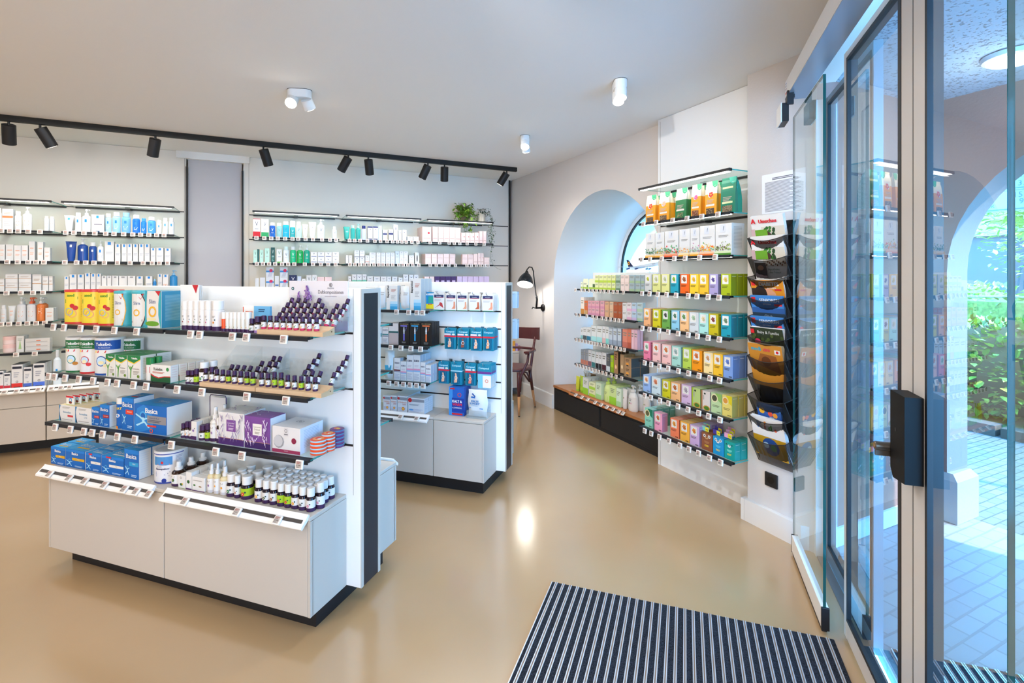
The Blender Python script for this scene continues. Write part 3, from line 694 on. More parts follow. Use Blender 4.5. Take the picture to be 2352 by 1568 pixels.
for ch in r.children: ch['kind'] = 'structure'

# ------------------------------------------------------------------ entrance: header, sliding leaves, fixed light, guard panes
ALU = mat('dcd6cf', .32, spec=.5); ALUW = mat('eeecea', .3, spec=.5)
def gr(name, label, cat, u, w, z=0, group=None):
    r = empty(name, G.P(u, w, z), G.yaw); tag(r, label, cat, group); return r, Matrix.Translation((-u, -w, -z))
r, T = gr('door_operator', 'long white door operator box above the glass sliding doors', 'door operator', .5, 1.7, 2.42)
b = MB(); b.T = T; b.bbox(.5, .598, .3, 2.985, 2.424, 2.51, ALUW, .002); b.build('cover', r)
b = MB(); b.T = T; b.box(.505, .596, 2.985, 2.992, 2.42, 2.505, BLACK); b.box(.5, .598, .3, 2.99, 2.418, 2.4235, mat('a8b4c4', .25, .3)); b.build('underside', r)
b = MB(); b.T = T; b.add([(.4994, 2.975, 2.435), (.4994, 2.93, 2.435), (.4994, 2.93, 2.5), (.4994, 2.975, 2.5)], [(0, 1, 2, 3)], mat('f2f2f4')); b.add([(.499, 2.97, 2.437), (.499, 2.935, 2.437), (.499, 2.935, 2.446), (.499, 2.97, 2.446)], [(0, 1, 2, 3)], mat('d8342a'))
for k, zz in enumerate((2.46, 2.475, 2.488)): b.add([(.499, 2.968, zz), (.499, 2.94, zz), (.499, 2.94, zz + .005), (.499, 2.968, zz + .005)], [(0, 1, 2, 3)], mat(('8a2a4a', '6a6a8a', '3a5aa0')[k]))
b.build('sticker', r, 'small white sticker with red stripe')
r, T = gr('motion_sensor', 'small white and black motion sensor hanging under the door operator', 'sensor', .5, 2.95, 2.3)
b = MB(); b.T = T; b.bbox(.462, .468, 2.88, 3.005, 2.275, 2.375, WHITE, .002); b.build('cover', r)
b = MB(); b.T = T; b.bbox(.468, .50, 2.88, 3.005, 2.278, 2.372, BLACK, .002); b.box(.49, .52, 2.87, 2.885, 2.36, 2.43, BLACK); b.box(.5, .53, 2.9, 2.98, 2.40, 2.425, BLACK); b.build('bracket', r)
def leaf(name, w0, w1, st0, st1, label, kindname, u=.62, z0=.015, z1=2.405, ALU=ALU):
    """door leaf in the plane u: stiles st0 (low w) and st1 (high w)"""
    r = empty(name, G.P(u, (w0 + w1) / 2, 0), G.yaw); T = Matrix.Translation((-u, -(w0 + w1) / 2, 0)); th = .035
    b = MB(); b.T = T
    b.bbox(u, u + th, w0, w0 + st0, z0, z1, ALU, .002); b.bbox(u, u + th, w1 - st1, w1, z0, z1, ALU, .002)
    b.bbox(u + .001, u + th, w0 + st0, w1 - st1, z0, z0 + .075, ALU, .002); b.bbox(u + .001, u + th, w0 + st0, w1 - st1, z1 - .03, z1, ALU, .002); b.build('door_frame', r)
    g = MB(); g.T = T; a, c = w0 + st0, w1 - st1; k = .014
    for (ua) in (u - .001,):
        g.box(ua, u + th + .001, a, a + k * (1.7 if st0 > .03 else 1), z0 + .075, z1 - .03, BLACK); g.box(ua, u + th + .001, c - k, c, z0 + .075, z1 - .03, BLACK)
        g.box(ua, u + th + .001, a, c, z0 + .075, z0 + .09, BLACK); g.box(ua, u + th + .001, a, c, z1 - .045, z1 - .03, BLACK)
    g.build('gasket', r)
    p = MB(); p.T = T; p.box(u + .006, u + .03, a + .01, c - .01, z0 + .08, z1 - .035, DOORGLASS); p.build('glass_pane', r)
    return r
r = leaf('door_1', 1.7445, 2.41, .083, .035, '', ''); struct(r)
r2 = leaf('door_2', 1.0, 1.7435, .035, .077, '', ''); struct(r2)
for rr in (r, r2):
    for ch in rr.children: ch['kind'] = 'structure'
# fixed light beside the leaves and the outer frame
r = leaf('window_2', 2.335, 3.06, .02, .05, '', '', u=.70, z0=0, z1=2.42, ALU=mat('7d858c', .4, .3)); struct(r)
for ch in r.children: ch['kind'] = 'structure'
struct(gprism(.66, .70, -1, 3.06, -.004, .006, mat('8f9094', .4, .6)).build('trim_5'))
struct(gprism(.655, .75, 3.045, 3.10, 0, 2.42, ALUW).build('trim_6'))
struct(gprism(.6195, .64, 1.7425, 1.7455, .015, 2.40, BLACK).build('trim_11'))
# lock
r, T = gr('door_lock', 'black lock case with brass cylinder on the meeting stiles of the sliding door', 'lock', .6, 1.73, 1.0)
b = MB(); b.T = T; b.sidep([(1.672, .915), (1.755, .905), (1.775, .93), (1.775, 1.157), (1.672, 1.157)], .575, .619, mat('0d0d0e', .5, spec=.15)); b.build('lock_case', r)
b = MB(); b.T = T; b.T = T @ Matrix.Translation((.56, 1.792, .982)) @ Matrix.Rotation(R(90), 4, 'Y')
b.lathe([(.011, -.02), (.013, -.018), (.013, .055)], mat('6e675e', .3, .8), 16); b.lathe([(.008, -.021), (.008, -.019)], mat('c9a063', .25, .9), 16); b.box(0, .028, -.005, .005, -.018, .055, mat('6e675e', .3, .8)); b.build('lock_cylinder', r)
b = MB(); b.T = T @ Matrix.Translation((.5745, 1.735, 1.05)) @ Matrix.Rotation(R(90), 4, 'Y'); b.lathe([(.006, 0), (.006, .001)], mat('050505'), 12); b.build('key_hole', r)
# guard panes
def guard(w0, w1, label):
    r, T = gr('guard_pane', label, 'glass panel', .545, (w0 + w1) / 2)
    b = MB(); b.T = T; b.box(.545, .555, w0, w1, .1, 2.332, GUARDG); b.build('glass_pane', r)
    e = MB(); e.T = T
    for w in (w0 - .001, w1): e.box(.5445, .5555, w, w + .001, .1, 2.332, GEDGE2)
    e.box(.5445, .5555, w0, w1, 2.332, 2.333, GEDGE2); e.build('glass_edge', r, 'dark green polished glass edge')
    f = MB(); f.T = T; f.bbox(.538, .5675, w0 + .004, w1 - .004, .02, .105, ALUW, .002); f.box(.542, .562, w0 + .01, w1 - .01, .0, .02, BLACK); f.build('floor_rail', r)
    c = MB(); c.T = T; c.bbox(.5375, .568, w0 - .006, w0 + .004, .012, .107, BLACK, .002); c.bbox(.5375, .568, w1 - .004, w1 + .006, .012, .107, BLACK, .002); c.build('end_cap', r); return r
guard(2.41, 3.03, 'tall glass guard pane with white floor rail beside the magazine rack')
guard(.62, 1.138, 'tall glass guard pane at right edge of picture')

# ------------------------------------------------------------------ mats
def doormat(name, u0, u1, w0, w1, z, label):
    r, T = gr(name, label, 'doormat', (u0 + u1) / 2, (w0 + w1) / 2, 0); b = MB(); b.T = T
    car = nodemat('ribbed_carpet_' + name, '1b1d22', .95, noise=(220, .35, .7), h2='3a3f4a', bump=(300, .8), spec=.1)
    b.box(u0, u1, w0, w1, z - .004, z + .004, car); b.build('carpet', r)
    s = MB(); s.T = T; n = int((u1 - u0) / .0345)
    for i in range(n):
        u = u0 + .014 + i * .0345
        for k in (0, .0085): s.box(u + k, u + k + .004, w0, w1, z + .004, z + .0065, mat('c4cad2', .35, .5))
        s.box(u + .004, u + .0085, w0, w1, z + .004, z + .0046, mat('8a7460', .7))
    s.box(u0 - .004, u0, w0, w1, z - .004, z + .006, mat('d8dade', .35, .5)); s.build('scraper_bar', r)
doormat('doormat', -.608, .575, .35, 2.37, .002, 'black entrance mat with silver scraper bars inside the sliding doors')
doormat('doormat', .78, 2.0, .3, 2.39, 0, 'black mat with silver bars outside the sliding doors')

# ------------------------------------------------------------------ lamps
def twin(px, py, a1, a2, label, yaw, p=14):
    rr = ray(px, py); t = (ZC - EYE) / rr[2]; x, y = rr[0] * t, rr[1] * t
    r = empty('ceiling_spotlight', (x, y, ZC), yaw); m = mat('eceded', .4)
    b = MB(); n = 10; W, H = .06, .04
    poly = [(W * .62 + H * math.cos(-math.pi / 2 + i * math.pi / n), H * math.sin(-math.pi / 2 + i * math.pi / n)) for i in range(n + 1)] + [(-W * .62 + H * math.cos(math.pi / 2 + i * math.pi / n), H * math.sin(math.pi / 2 + i * math.pi / n)) for i in range(n + 1)]
    b.prism(poly, -.055, 0, m); b.prism([(x_ * 1.02, y_ * 1.02) for x_, y_ in poly], -.0035, -.001, BLACK); b.build('housing', r)
    for k, (s, ax) in enumerate(((-1, a1), (1, a2))):
        h = empty('spot_head', (0, 0, 0)); bpy.data.objects.remove(h)
        b = MB(); b.T = Matrix.Translation((s * .042, 0, -.06)) @ Matrix.Rotation(R(ax[1]), 4, 'Z') @ Matrix.Rotation(R(ax[0]), 4, 'Y')
        b.lathe([(.037, -.066), (.038, -.064), (.038, -.002), (.02, .0)], m, 20); o = b.build('spot_head', r)
        e = MB(); e.T = b.T; e.lathe([(.033, -.0675), (.033, -.0665)], mat('fff4e6', .5, 0, 25), 20); e.build('lens', o, 'glowing warm round lens')
        d = (Matrix.Rotation(yaw, 4, 'Z') @ b.T).to_3x3() @ Vector((0, 0, -1)); pos = Vector((x, y, ZC)) + (Matrix.Rotation(yaw, 4, 'Z') @ (b.T @ Vector((0, 0, -.074))))
        light('SPOT', pos, pos + d, p, WARM, .03, spot=R(95), blend=.7, name='spot_light')
    tag(r, label, 'ceiling lamp', 'twin ceiling spotlights')
twin(688, 207, (48, 92), (40, 250), 'white twin ceiling spotlight above the front gondola', R(-20), 22)
twin(1423, 188, (17, -10), (22, -10), 'white twin ceiling spotlight nearest the tea rack', R(62), 26)
twin(1206, 314, (38, 0), (30, 160), 'white twin ceiling spotlight near the back right corner', R(62), 20)
# black track with cylinder heads
r0 = ray(0, 270); t = (ZC - .02 - EYE) / r0[2]; r1 = ray(1187, 389); t1 = (ZC - .02 - EYE) / r1[2]
TY = (r0[1] * t + r1[1] * t1) / 2; TX1 = r1[0] * t1
r = empty('lighting_track', ((TX1 - 4) / 2, TY, ZC)); b = MB(); b.T = Matrix.Translation((-(TX1 - 4) / 2, -TY, -ZC))
b.box(-4.0, TX1, TY - .019, TY + .019, ZC - .045, ZC, mat('151515', .6)); b.build('track_profile', r); tag(r, 'long black lighting track on the ceiling before the back wall', 'lighting track')
for i, (px, tx, ty_) in enumerate(((20, 8, 14), (92, -24, 8), (357, 12, 10), (605, -18, 8), (800, 26, 12), (846, -10, 10), (983, 20, 12), (1021, -6, 8), (1164, 26, 10))):
    x = N.U(px, TY); h = empty('track_spotlight', (x, TY, ZC - .04)); m = mat('131316', .5)
    b = MB(); b.lathe([(.008, -.035), (.008, 0)], m, 10); b.box(-.02, .02, -.012, .012, -.004, 0, m); b.build('stem', h)
    M = Matrix.Translation((0, 0, -.03)) @ Matrix.Rotation(R(tx), 4, 'Y') @ Matrix.Rotation(R(ty_ + 12), 4, 'X')
    c = MB(); c.T = M; c.lathe([(.040, -.152), (.042, -.151), (.042, -.001), (.040, 0)], m, 24); o = c.build('lamp_cylinder', h)
    e = MB(); e.T = M; e.lathe([(.032, -.1535), (.032, -.1525)], mat('fff1df', .5, 0, 6), 16); e.build('lens', o)
    d = M.to_3x3() @ Vector((0, 0, -1)); pos = Vector((x, TY, ZC - .04)) + M @ Vector((0, 0, -.162))
    light('SPOT', pos, pos + d, 14, (1, .94, .86), .03, spot=R(80), blend=.6, name='spot_light')
    tag(h, 'black cylinder spotlight on track, %s of nine from left' % ORD[i], 'spotlight', 'spotlights on the black track')

# ------------------------------------------------------------------ wall lamp, chair, outlet, notice
lx, ly, lz = 2.862, N.P(0, 0).x + 5.06, 1.105
r = empty('wall_lamp', (lx, ly, lz)); DK = mat('1c1c1e', .3, .4)
b = MB(); b.T = Matrix.Rotation(R(-90), 4, 'Y'); b.lathe([(.042, -.008), (.042, .004), (.03, .014), (.012, .02)], DK, 20); b.build('wall_plate', r)
b = MB(); b.tube([(-.02, 0, 0), (-.09, 0, 0)], .011, DK, 10); b.tube([(-.085, 0, -.01), (-.075, .0, .1), (-.085, .0, .14)], .012, DK, 8); b.tube([(-.09, 0, 0), (-.075, 0, .05), (-.105, .02, .36), (-.108, .025, .42), (-.13, .02, .465), (-.17, .01, .47), (-.2, 0, .445), (-.215, 0, .42)], .007, DK, 8); b.tube([(-.1, 0, .0), (-.13, 0, .01), (-.14, 0, -.01)], .006, DK, 6); b.build('arm', r)
b = MB(); b.T = Matrix.Translation((-.225, 0, .30)) @ Matrix.Rotation(R(20), 4, 'Y') @ Matrix.Rotation(R(-20), 4, 'X')
b.lathe([(.09, -.035), (.088, .0), (.075, .045), (.05, .085), (.026, .11), (.02, .125), (.012, .14)], mat('20262b', .25, .3), 28, cap=False)
b.lathe([(.088, -.0345), (.086, 0), (.073, .043), (.048, .083), (.0, .1)], mat('f8f8f4', .4, 0, 1.2), 28, cap=False); b.build('lamp_shade', r)
b = MB(); b.T = Matrix.Translation((-.225, 0, .30)); b.lathe([(.0, -.02), (.025, -.01), (.03, .02), (.015, .06)], mat('fffaf0', .5, 0, 12), 16); b.build('bulb', r)
light('POINT', (lx - .225, ly, lz + .25), (0, 0, 0), 4, (1, .97, .92), .03, name='bulb_light')
tag(r, 'black wall lamp with bell shade on bent arm beside the arch', 'wall lamp')

def chair():
    """bentwood armchair, wine red with bare wood feet; seen from behind, back rail towards the gondola"""
    r = empty('bentwood_armchair', (2.50, 4.86, 0), R(-8)); C_ = mat('4e1e20', .3, spec=.5); Wd = nodemat('bare_beech', 'c98c58', .5)
    b = MB(); b.lathe([(.19, .452), (.205, .46), (.205, .475), (.19, .487)], C_, 32, 1, .98); b.build('seat', r)
    def P(a, rad, z): return (rad * math.cos(R(a)), rad * math.sin(R(a)), z)
    for (tx, ty, bx, by, bend) in ((.15, -.13, .20, -.19, 0), (.15, .14, .21, .20, 0), (-.13, -.14, -.17, -.21, 0), (-.13, .14, -.17, .21, 0)):
        l = MB(); zc = .2; f = (1 - zc / .45); cx, cy = tx + (bx - tx) * f, ty + (by - ty) * f
        l.tube([(tx, ty, .45), (tx + (cx - tx) * .5, ty + (cy - ty) * .5, .33), (cx, cy, zc)], [.019, .018, .0155], C_, 10); o = l.build('leg', r)
        k = MB(); k.tube([(cx, cy, zc), (bx, by, .008)], [.0157, .011], Wd, 10); k.tube([(bx, by, .008), (bx, by, 0)], .011, BLACK, 10); k.build('foot', o, 'bare pale wooden foot')
    # back posts rise from the back legs (towards -y, -x side), broad curved top rail
    for s in (-1, 1):
        p = MB(); p.tube([(s * .13, -.15, .3), (s * .135, -.17, .46), (s * .15, -.2, .64), (s * .165, -.24, .84)], [.016, .016, .014, .012], C_, 10); p.build('back_post', r)
    t = MB(); n = 12; vs = []
    for i in range(n + 1):
        a = -1 + 2 * i / n; x = a * .225; y = -.255 + .05 * a * a
        vs += [(x, y - .009, .76), (x, y - .014, .885 + .012 * a * a), (x, y + .009, .885 + .012 * a * a), (x, y + .012, .76)]
    fs = [(4 * i + k, 4 * i + (k + 1) % 4, 4 * i + 4 + (k + 1) % 4, 4 * i + 4 + k) for i in range(n) for k in range(4)] + [(0, 3, 2, 1), (4 * n, 4 * n + 1, 4 * n + 2, 4 * n + 3)]
    t.add(vs, [f[::-1] for f in fs], C_); t.build('back_rail', r)
    a = MB()
    a.tube([(-.215, .14, .655), (-.235, .05, .66), (-.225, -.08, .66), (-.16, -.2, .655), (0, -.225, .655), (.16, -.2, .655), (.225, -.08, .66), (.235, .05, .66), (.215, .14, .655)], .014, C_, 8)
    for s in (-1, 1): 
        v = [(s * .20, .16), (s * .255, .15), (s * .262, .03), (s * .24, -.07), (s * .205, -.07), (s * .215, .03)]; a.prism(v if s > 0 else v[::-1], .658, .676, C_)
    a.build('armrest', r)
    for s in (-1, 1):
        p = MB(); p.tube([(s * .225, .09, .65), (s * .22, .11, .56), (s * .19, .14, .48), (s * .165, .165, .4), (s * .16, .17, .25)], [.013, .014, .015, .015, .013], C_, 10); p.build('arm_post', r)
    k = MB(); k.tube([(-.15, -.13, .3), (-.12, -.1, .4), (0, -.08, .43), (.12, -.1, .4), (.15, -.13, .3)], .01, C_, 8); k.tube([(.16, -.12, .3), (.13, -.08, .4), (.1, 0, .43), (.13, .08, .4), (.16, .13, .3)], .01, C_, 8); k.tube([(-.14, -.12, .3), (-.11, 0, .43), (-.14, .12, .3)], .01, C_, 8); k.build('brace', r)
    tag(r, 'wine red bentwood armchair with bare wooden feet near the back corner', 'chair')
    r.location = (2.44, 4.97, 0); r.rotation_euler = (0, 0, R(128)); return r
chair()
r = empty('wall_outlet', (2.64, 1.965, .30)); b = MB(); b.bbox(-.012, 0, -.04, .04, -.04, .04, mat('17171a', .3), .004); b.build('plate', r)
b = MB(); b.T = Matrix.Translation((-.0125, 0, 0)) @ Matrix.Rotation(R(-90), 4, 'Y'); b.lathe([(.021, 0), (.021, .001), (.018, .0005)], mat('050506', .3), 24); b.build('socket', r); tag(r, 'black wall outlet low on the pillar', 'outlet')
def sheet(y0, y1, z0, z1, label):
    r = empty('paper_notice', (2.64, (y0 + y1) / 2, z0)); w = abs(y1 - y0); h = z1 - z0
    b = MB(); b.box(-.0012, -.0002, -w / 2, w / 2, 0, h, mat('efeef2', .25, spec=.6)); b.build('sheet', r)
    a = art([('l', .08, .9, .04, .8, 26, '8a8a90'), ('l', .25, .78, .83, .9, 2, '55555c')], w, h); a.v = [(y - .0014, -x, z) for x, y, z in a.v]; a.build('printed_lines', r); tag(r, label, 'notice')
sheet(1.76, 2.03, 1.85, 2.08, 'white printed paper notice taped to the pillar above the magazines')

# ================================================================== SHELVES AND THEIR GOODS
# --- front gondola shelves
uL0, uL1, uR0, uR1 = G.U(113, 1.68), G.U(383, 1.68), G.U(389, 1.68), -1.452
FN = ('top shelf', 'middle shelf', 'bottom shelf'); 
for k, z in enumerate((1.240, .990, .738)):
    shelf(G, uL0, uL1, 1.675, 1.903, z, 'glass shelf with black price rail, %s of front gondola, left bay' % FN[k][:-6], grp='gondola shelves')
    shelf(G, uR0, uR1, 1.675, 1.903, z, 'glass shelf with black price rail, %s of front gondola, right bay' % FN[k][:-6], grp='gondola shelves')
tagrail(G, G.U(96, 1.655), G.U(350, 1.655), 1.662, .502, 'white sloping price rail on the left counter edge of the front gondola')
tagrail(G, G.U(378, 1.655), -1.452, 1.662, .502, 'white sloping price rail on the right counter edge of the front gondola')
AL, AR = 'upper left gondola shelf', 'upper right gondola shelf'
ML, MR = 'middle left gondola shelf', 'middle right gondola shelf'
BL, BR = 'lower left gondola shelf', 'lower right gondola shelf'
CL, CR = 'left front counter', 'right front counter'
tags(G, 1.665, 1.228, AL, [123, 147, 185, 221, 263, 314], big=True)
tags(G, 1.665, 1.228, AR, [438, 459, 534, 566, 652], big=True)
tags(G, 1.665, .976, ML, [112, 126, 150, 181, 214, 247, 269, 307, 336], big=True)
tags(G, 1.665, .976, MR, [407, 464, 567, 657], big=True)
tags(G, 1.665, .722, BL, [127, 162, 193, 212, 236, 270, 310], big=True)
tags(G, 1.665, .722, BR, [394, 496, 556, 688], big=True)
tags(G, 1.631, .492, CL, [113, 158, 194, 239, 285, 312, 341], tilt=48, big=True)
tags(G, 1.631, .492, CR, [424, 544, 637], tilt=48, big=True)
W = 1.705
G8 = '8f8a86'
YEL = dict(c='ecd03a', lid='d23a3c', foot='d8352f', ops=[('p', [(.3, .72), (.62, .8), (.62, .72), (.3, .6)], '3c8a2c'), ('t', 'ased', .46, .8, .08, '3c8a2c', .35, 0, .004), ('c', .5, .53, .055, 'c4262e'), ('c', .57, .47, .06, 'c4262e'), ('o', .42, .36, .1, '8fb4dc', .2), ('o', .5, .3, .1, 'e8a07c', .2), ('l', .68, .84, .2, .85, 14, 'b89c3a')])
row(G, W, 1.2405, AL, [
 ('can', 134, 172, 665, YEL, 'yellow canister with red lid'), ('can', 173, 212, 665, YEL, 'yellow canister with red lid'), ('can', 213, 247, 666, YEL, 'yellow canister with red lid')])
def slim(arc): return dict(c='38a3b2', lid='4fb3bf', foot='2d94a6', ops=[('r', .25, .5, .02, .92, 'f1eee9'), ('p', [(.5, .02), (.56, .2), (.6, .45), (.58, .7), (.5, .92)], 'f1eee9'), ('p', [(.5, .02), (.56, .2), (.6, .45), (.58, .7), (.5, .92), (.52, .92), (.6, .7), (.62, .45), (.58, .2), (.53, .02)], arc), ('p', [(.4, .92), (.56, .92), (.5, .76)], 'c4262e'), ('t', 'Slim', .4, .62, .09, '4a5a8a', .2), ('o', .4, .4, .08, 'f0b428', .35), ('p', [(.25, .12), (.53, .16), (.53, .22), (.25, .17)], arc)])
row(G, W, 1.2405, AL, [
 ('can', 248, 285, 668, slim('e8a62a'), 'teal canister with white front and amber edge'), ('can', 286, 332, 668, slim('3b2028'), 'teal canister with white front and brown edge'),
 ('carton', 333, 371, 668, dict(c='f1eee9', d=.115, side='2f86a8', top='3a9ab0', lines=(22, '7fb4c8'), ops=[('p', [(0, 0), (.16, 0), (.1, .3), (.1, .7), (.14, 1), (0, 1)], '38a3b2'), ('p', [(1, 0), (.95, .0), (.82, .35), (.82, .65), (.9, 1), (1, 1)], '38a3b2'), ('p', [(.62, 1), (.95, 1), (.85, .86)], 'c4262e'), ('t', 'Slim', .45, .66, .11, '4a5a8a', .6), ('o', .46, .44, .24, 'f0b428', .35), ('e', .4, .24, .3, .04, 'e9dca8'), ('e', .45, .12, .42, .07, '6aa02c')]), 'white and teal diet carton with fruit ring')])
# aerosols and small sprays
def aero(fig): return dict(c='f2f0ef', cap='f6f5f4', ch=.3, cw=.93, sh=.03, sy=1, band=(.0, .15, PUR), ops=[('f', .5, .42, .13, fig, '2c6b3a'), ('c', .68, .55, .08, '17484a'), ('l', .3, .7, .66, .76, 2, G8)])
row(G, W, 1.2405, AR, [('bottle', a, c_, 691, aero(f), 'white spray can with purple foot', (1, 1, 0, 0)) for a, c_, f in ((413, 426, '8a2030'), (426.5, 439, 'd23a2c'), (439.5, 452, '2e7a3a'), (453, 465.5, '5a6a4a'), (466, 479, 'c4508a'))] + [('bottle', 480, 500, 691, aero('f0922a'), 'wider white spray can with purple foot')]
 + [('spray' if 0 else 'bottle', a, a + w_, 717, dict(c='f0efe9' if i else 'e8552a', cap='f6f5f4', ch=.34, cw=.95, sh=.02, sy=1, band=(0, .16, PUR), ops=[('f', .5, .4, .12, f, '2c6b3a')]), 'small white capped roll-on bottle') for i, (a, w_, f) in enumerate(((506, 8.5, 'b23a2c'), (515, 8.5, '24352c'), (524, 8, '303030'), (532.5, 8.5, '3a7a4a'), (541.5, 8.5, '8a7a9a'), (550.5, 9, 'e8a02a'), (560, 10.5, 'e8922a')))]
 + [('oil', 569, 579, 732, dict(fig='3a8a5a'), 'small purple capped oil bottle'), ('oil', 580, 592, 727, dict(foot='9a7ac0'), 'small purple capped oil bottle', (1, 1, 0, 0))])
def leanstand(nm, a, c_, pt, W_, z, c, ops, label, cat, dd=.004, lean=0):
    u0, u1 = G.U(a, W_), G.U(c_, W_); h = G.Z((a + c_) / 2, pt, W_) - z; w = u1 - u0
    b = MB(); b.bbox(-w / 2, w / 2, 0, dd, 0, h, mat(c, .4), .001); o = b.build(nm); place(o, G, (u0 + u1) / 2, W_, z); o.rotation_euler = (Matrix.Rotation(G.yaw, 4, 'Z') @ Matrix.Rotation(-R(lean), 4, 'X')).to_euler()
    if ops: art(ops, w, h).build('front_print', o)
    tag(o, label, cat); return o
FOOD = [('r', 0, 1, 0, .5, 'dfe2de'), ('e', .5, .42, .36, .13, 'c98f1c'), ('e', .5, .4, .3, .09, 'e0b02a')] + [('c', .3 + .05 * i, .36 + .02 * (i % 4), .04, ('8a5a14', 'e6c046', '6a3c10')[i % 3]) for i in range(9)] + [('p', [(.68, 1), (1, 1), (.88, .8)], 'c4262e')]
for i in range(4): leanstand('recipe_booklet', 414 + i * 2.5, 456 + i * 2.5, 654 + i * .3, 1.80 + i * .012, 1.241, 'f3f1ee', FOOD, ('front ' if i == 0 else ORD[i] + ' ') + 'white recipe booklet with red corner behind the spray cans', 'booklet')
leanstand('display_card', 558, 588, 702, 1.80, 1.241, 'f4f2f0', [('r', 0, .06, 0, .95, 'e0562c'), ('r', .86, 1, .3, 1, 'e0562c'), ('l', .2, .75, .6, .8, 2, 'e07a5a')], 'white and orange display card behind the small roll-on bottles', 'card')
leanstand('display_card', 583, 620, 703, 1.79, 1.241, '6db4e0', [('e', .4, .2, .3, .14, 'e8b89a'), ('r', .1, .7, .28, .36, 'e8702a'), ('l', .3, .7, .75, .9, 2, '24527a')], 'light blue card with orange shape behind the purple bottles', 'card', .012)
# essential oil displays: wooden foot, clear stepped riser, tilted bottles
def oildisp(px0, px1, z, label, cols, rows_, shelfnm, labc, riser=.42):
    u0, u1 = G.U(px0, 1.69), G.U(px1, 1.69); L = u1 - u0; um = (u0 + u1) / 2
    r = empty('bottle_display', G.P(um, 1.69, z), G.yaw); wd_ = nodemat('pale_wood', 'dfc09c', .6, noise=(9, .3, .8), h2='cfa880', spec=.2)
    b = MB(); b.sidep([(0, 0), (.075, 0), (.075, .035), (.04, .022), (0, .018)], -L / 2, L / 2, wd_); b.build('wooden_foot', r)
    a = MB(); st = []
    for k in range(5): st += [(.075 + .025 * k, .03 + .021 * k), (.075 + .025 * (k + 1), .03 + .021 * k)]
    for k in range(len(st) - 1):
        (ya, za), (yb, zb) = st[k], st[k + 1]; a.add([(-L / 2, ya, za), (L / 2, ya, za), (L / 2, yb, zb), (-L / 2, yb, zb)], [(0, 1, 2, 3)], ACRYL)
    for s in (-L / 2, 0, L / 2): a.box(s - .001, s + .001, .07, .2, .0, .07, ACRYL); a.add([(s, .07, .03), (s, .2, .03), (s, .2, .16)], [(0, 1, 2)], ACRYL)
    a.add([(-L / 2, .2, 0), (L / 2, .2, 0), (L / 2, .2, .16), (-L / 2, .2, .16)], [(0, 1, 2, 3)], ACRYL)
    a.build('clear_riser', r)
    for s in (-1, 1): k = MB(); k.T = Matrix.Translation((s * (L / 2 + .0005), .055, .016)) @ Matrix.Rotation(R(90), 4, 'Y'); k.lathe([(.003, -.0005), (.003, .0008)], mat('6a4a2c'), 10); k.build('screw', r)
    tag(r, label, 'bottle display')
    n = 0
    for (px, pt, lb) in cols:
        n += 1; u = G.U(px, 1.72); h = .058 if pt > 0 else .066
        o = product('oil', .0215, h, dict(lab=lb, foot=labc, fig=('e0552a', '3a8a5a', 'f0b428', '8a5aa8', '2a6ab0')[n % 5])); place(o, G, u, 1.705, z + .0195); tag(o, 'purple capped oil bottle with %s label, %s in front row of %s' % ('lime' if lb != 'f2f0ee' else 'white', ORD[n - 1] if n > 1 else 'leftmost', shelfnm), 'bottle', 'oil bottles in front row of ' + shelfnm)
    n = 0
    for (ui, k) in rows_:
        n += 1; u = u0 + ui * L; o = product('oil', .0215, .058, dict(foot=labc, fig=('e0552a', '3a8a5a', None)[n % 3]))
        place(o, G, u, 1.768 + .025 * k, z + .036 + .021 * k); o.rotation_euler = (Matrix.Rotation(G.yaw, 4, 'Z') @ Matrix.Rotation(-R(28), 4, 'X')).to_euler()
        tag(o, 'tilted purple capped oil bottle, %s column, tier %d of %s riser' % (ORD[max(0, min(11, int(ui * 10)))], k + 1, shelfnm), 'bottle', 'tilted oil bottles on risers')
WL, LM = 'f2f0ee', 'a8c828'
oildisp(590, 741, 1.2405, 'wooden based clear display full of purple capped oil bottles, upper right shelf', [(p, 1, WL) for p in (608, 623, 637.5, 652.5, 667, 682, 697, 712.5, 729)],
 [(x, k) for x, ks in ((.05, (0, 1, 2, 3)), (.16, (0, 1, 2, 3)), (.28, (0, 1, 2, 3)), (.39, (0, 1, 2)), (.5, (0, 1, 2, 3)), (.61, (0, 1, 2)), (.72, (0, 1)), (.84, (0, 1, 2)), (.95, (0, 1, 2, 3))) for k in ks], AR, 'c02a5a')
oildisp(458, 585, .9905, 'wooden based clear display of oil bottles, middle right shelf, left one', [(474.7, 1, WL), (489, -1, WL), (500.5, 1, WL), (513.8, 1, WL), (527, 1, LM), (541, 1, WL), (555, 1, WL), (569.5, 1, LM), (583, 1, LM)],
 [(.22, 0), (.33, 0), (.45, 0), (.57, 0), (.7, 0), (.7, 1), (.84, 0), (.84, 1), (.84, 2), (.95, 1), (.95, 2)], MR, PUR)
oildisp(587, 738, .9905, 'wooden based clear display of oil bottles, middle right shelf, right one', [(603, 1, WL), (618, 1, WL), (632.5, -1, LM), (648, -1, LM), (663, 1, WL), (678.5, 1, WL), (694, 1, LM), (709.5, 1, WL), (726, 1, WL)],
 [(.48, 0), (.48, 1), (.5, 2), (.52, 3), (.6, 0), (.72, 0), (.93, 0), (.94, 1), (.95, 2), (.96, 3)], 'right middle gondola shelf', PUR)
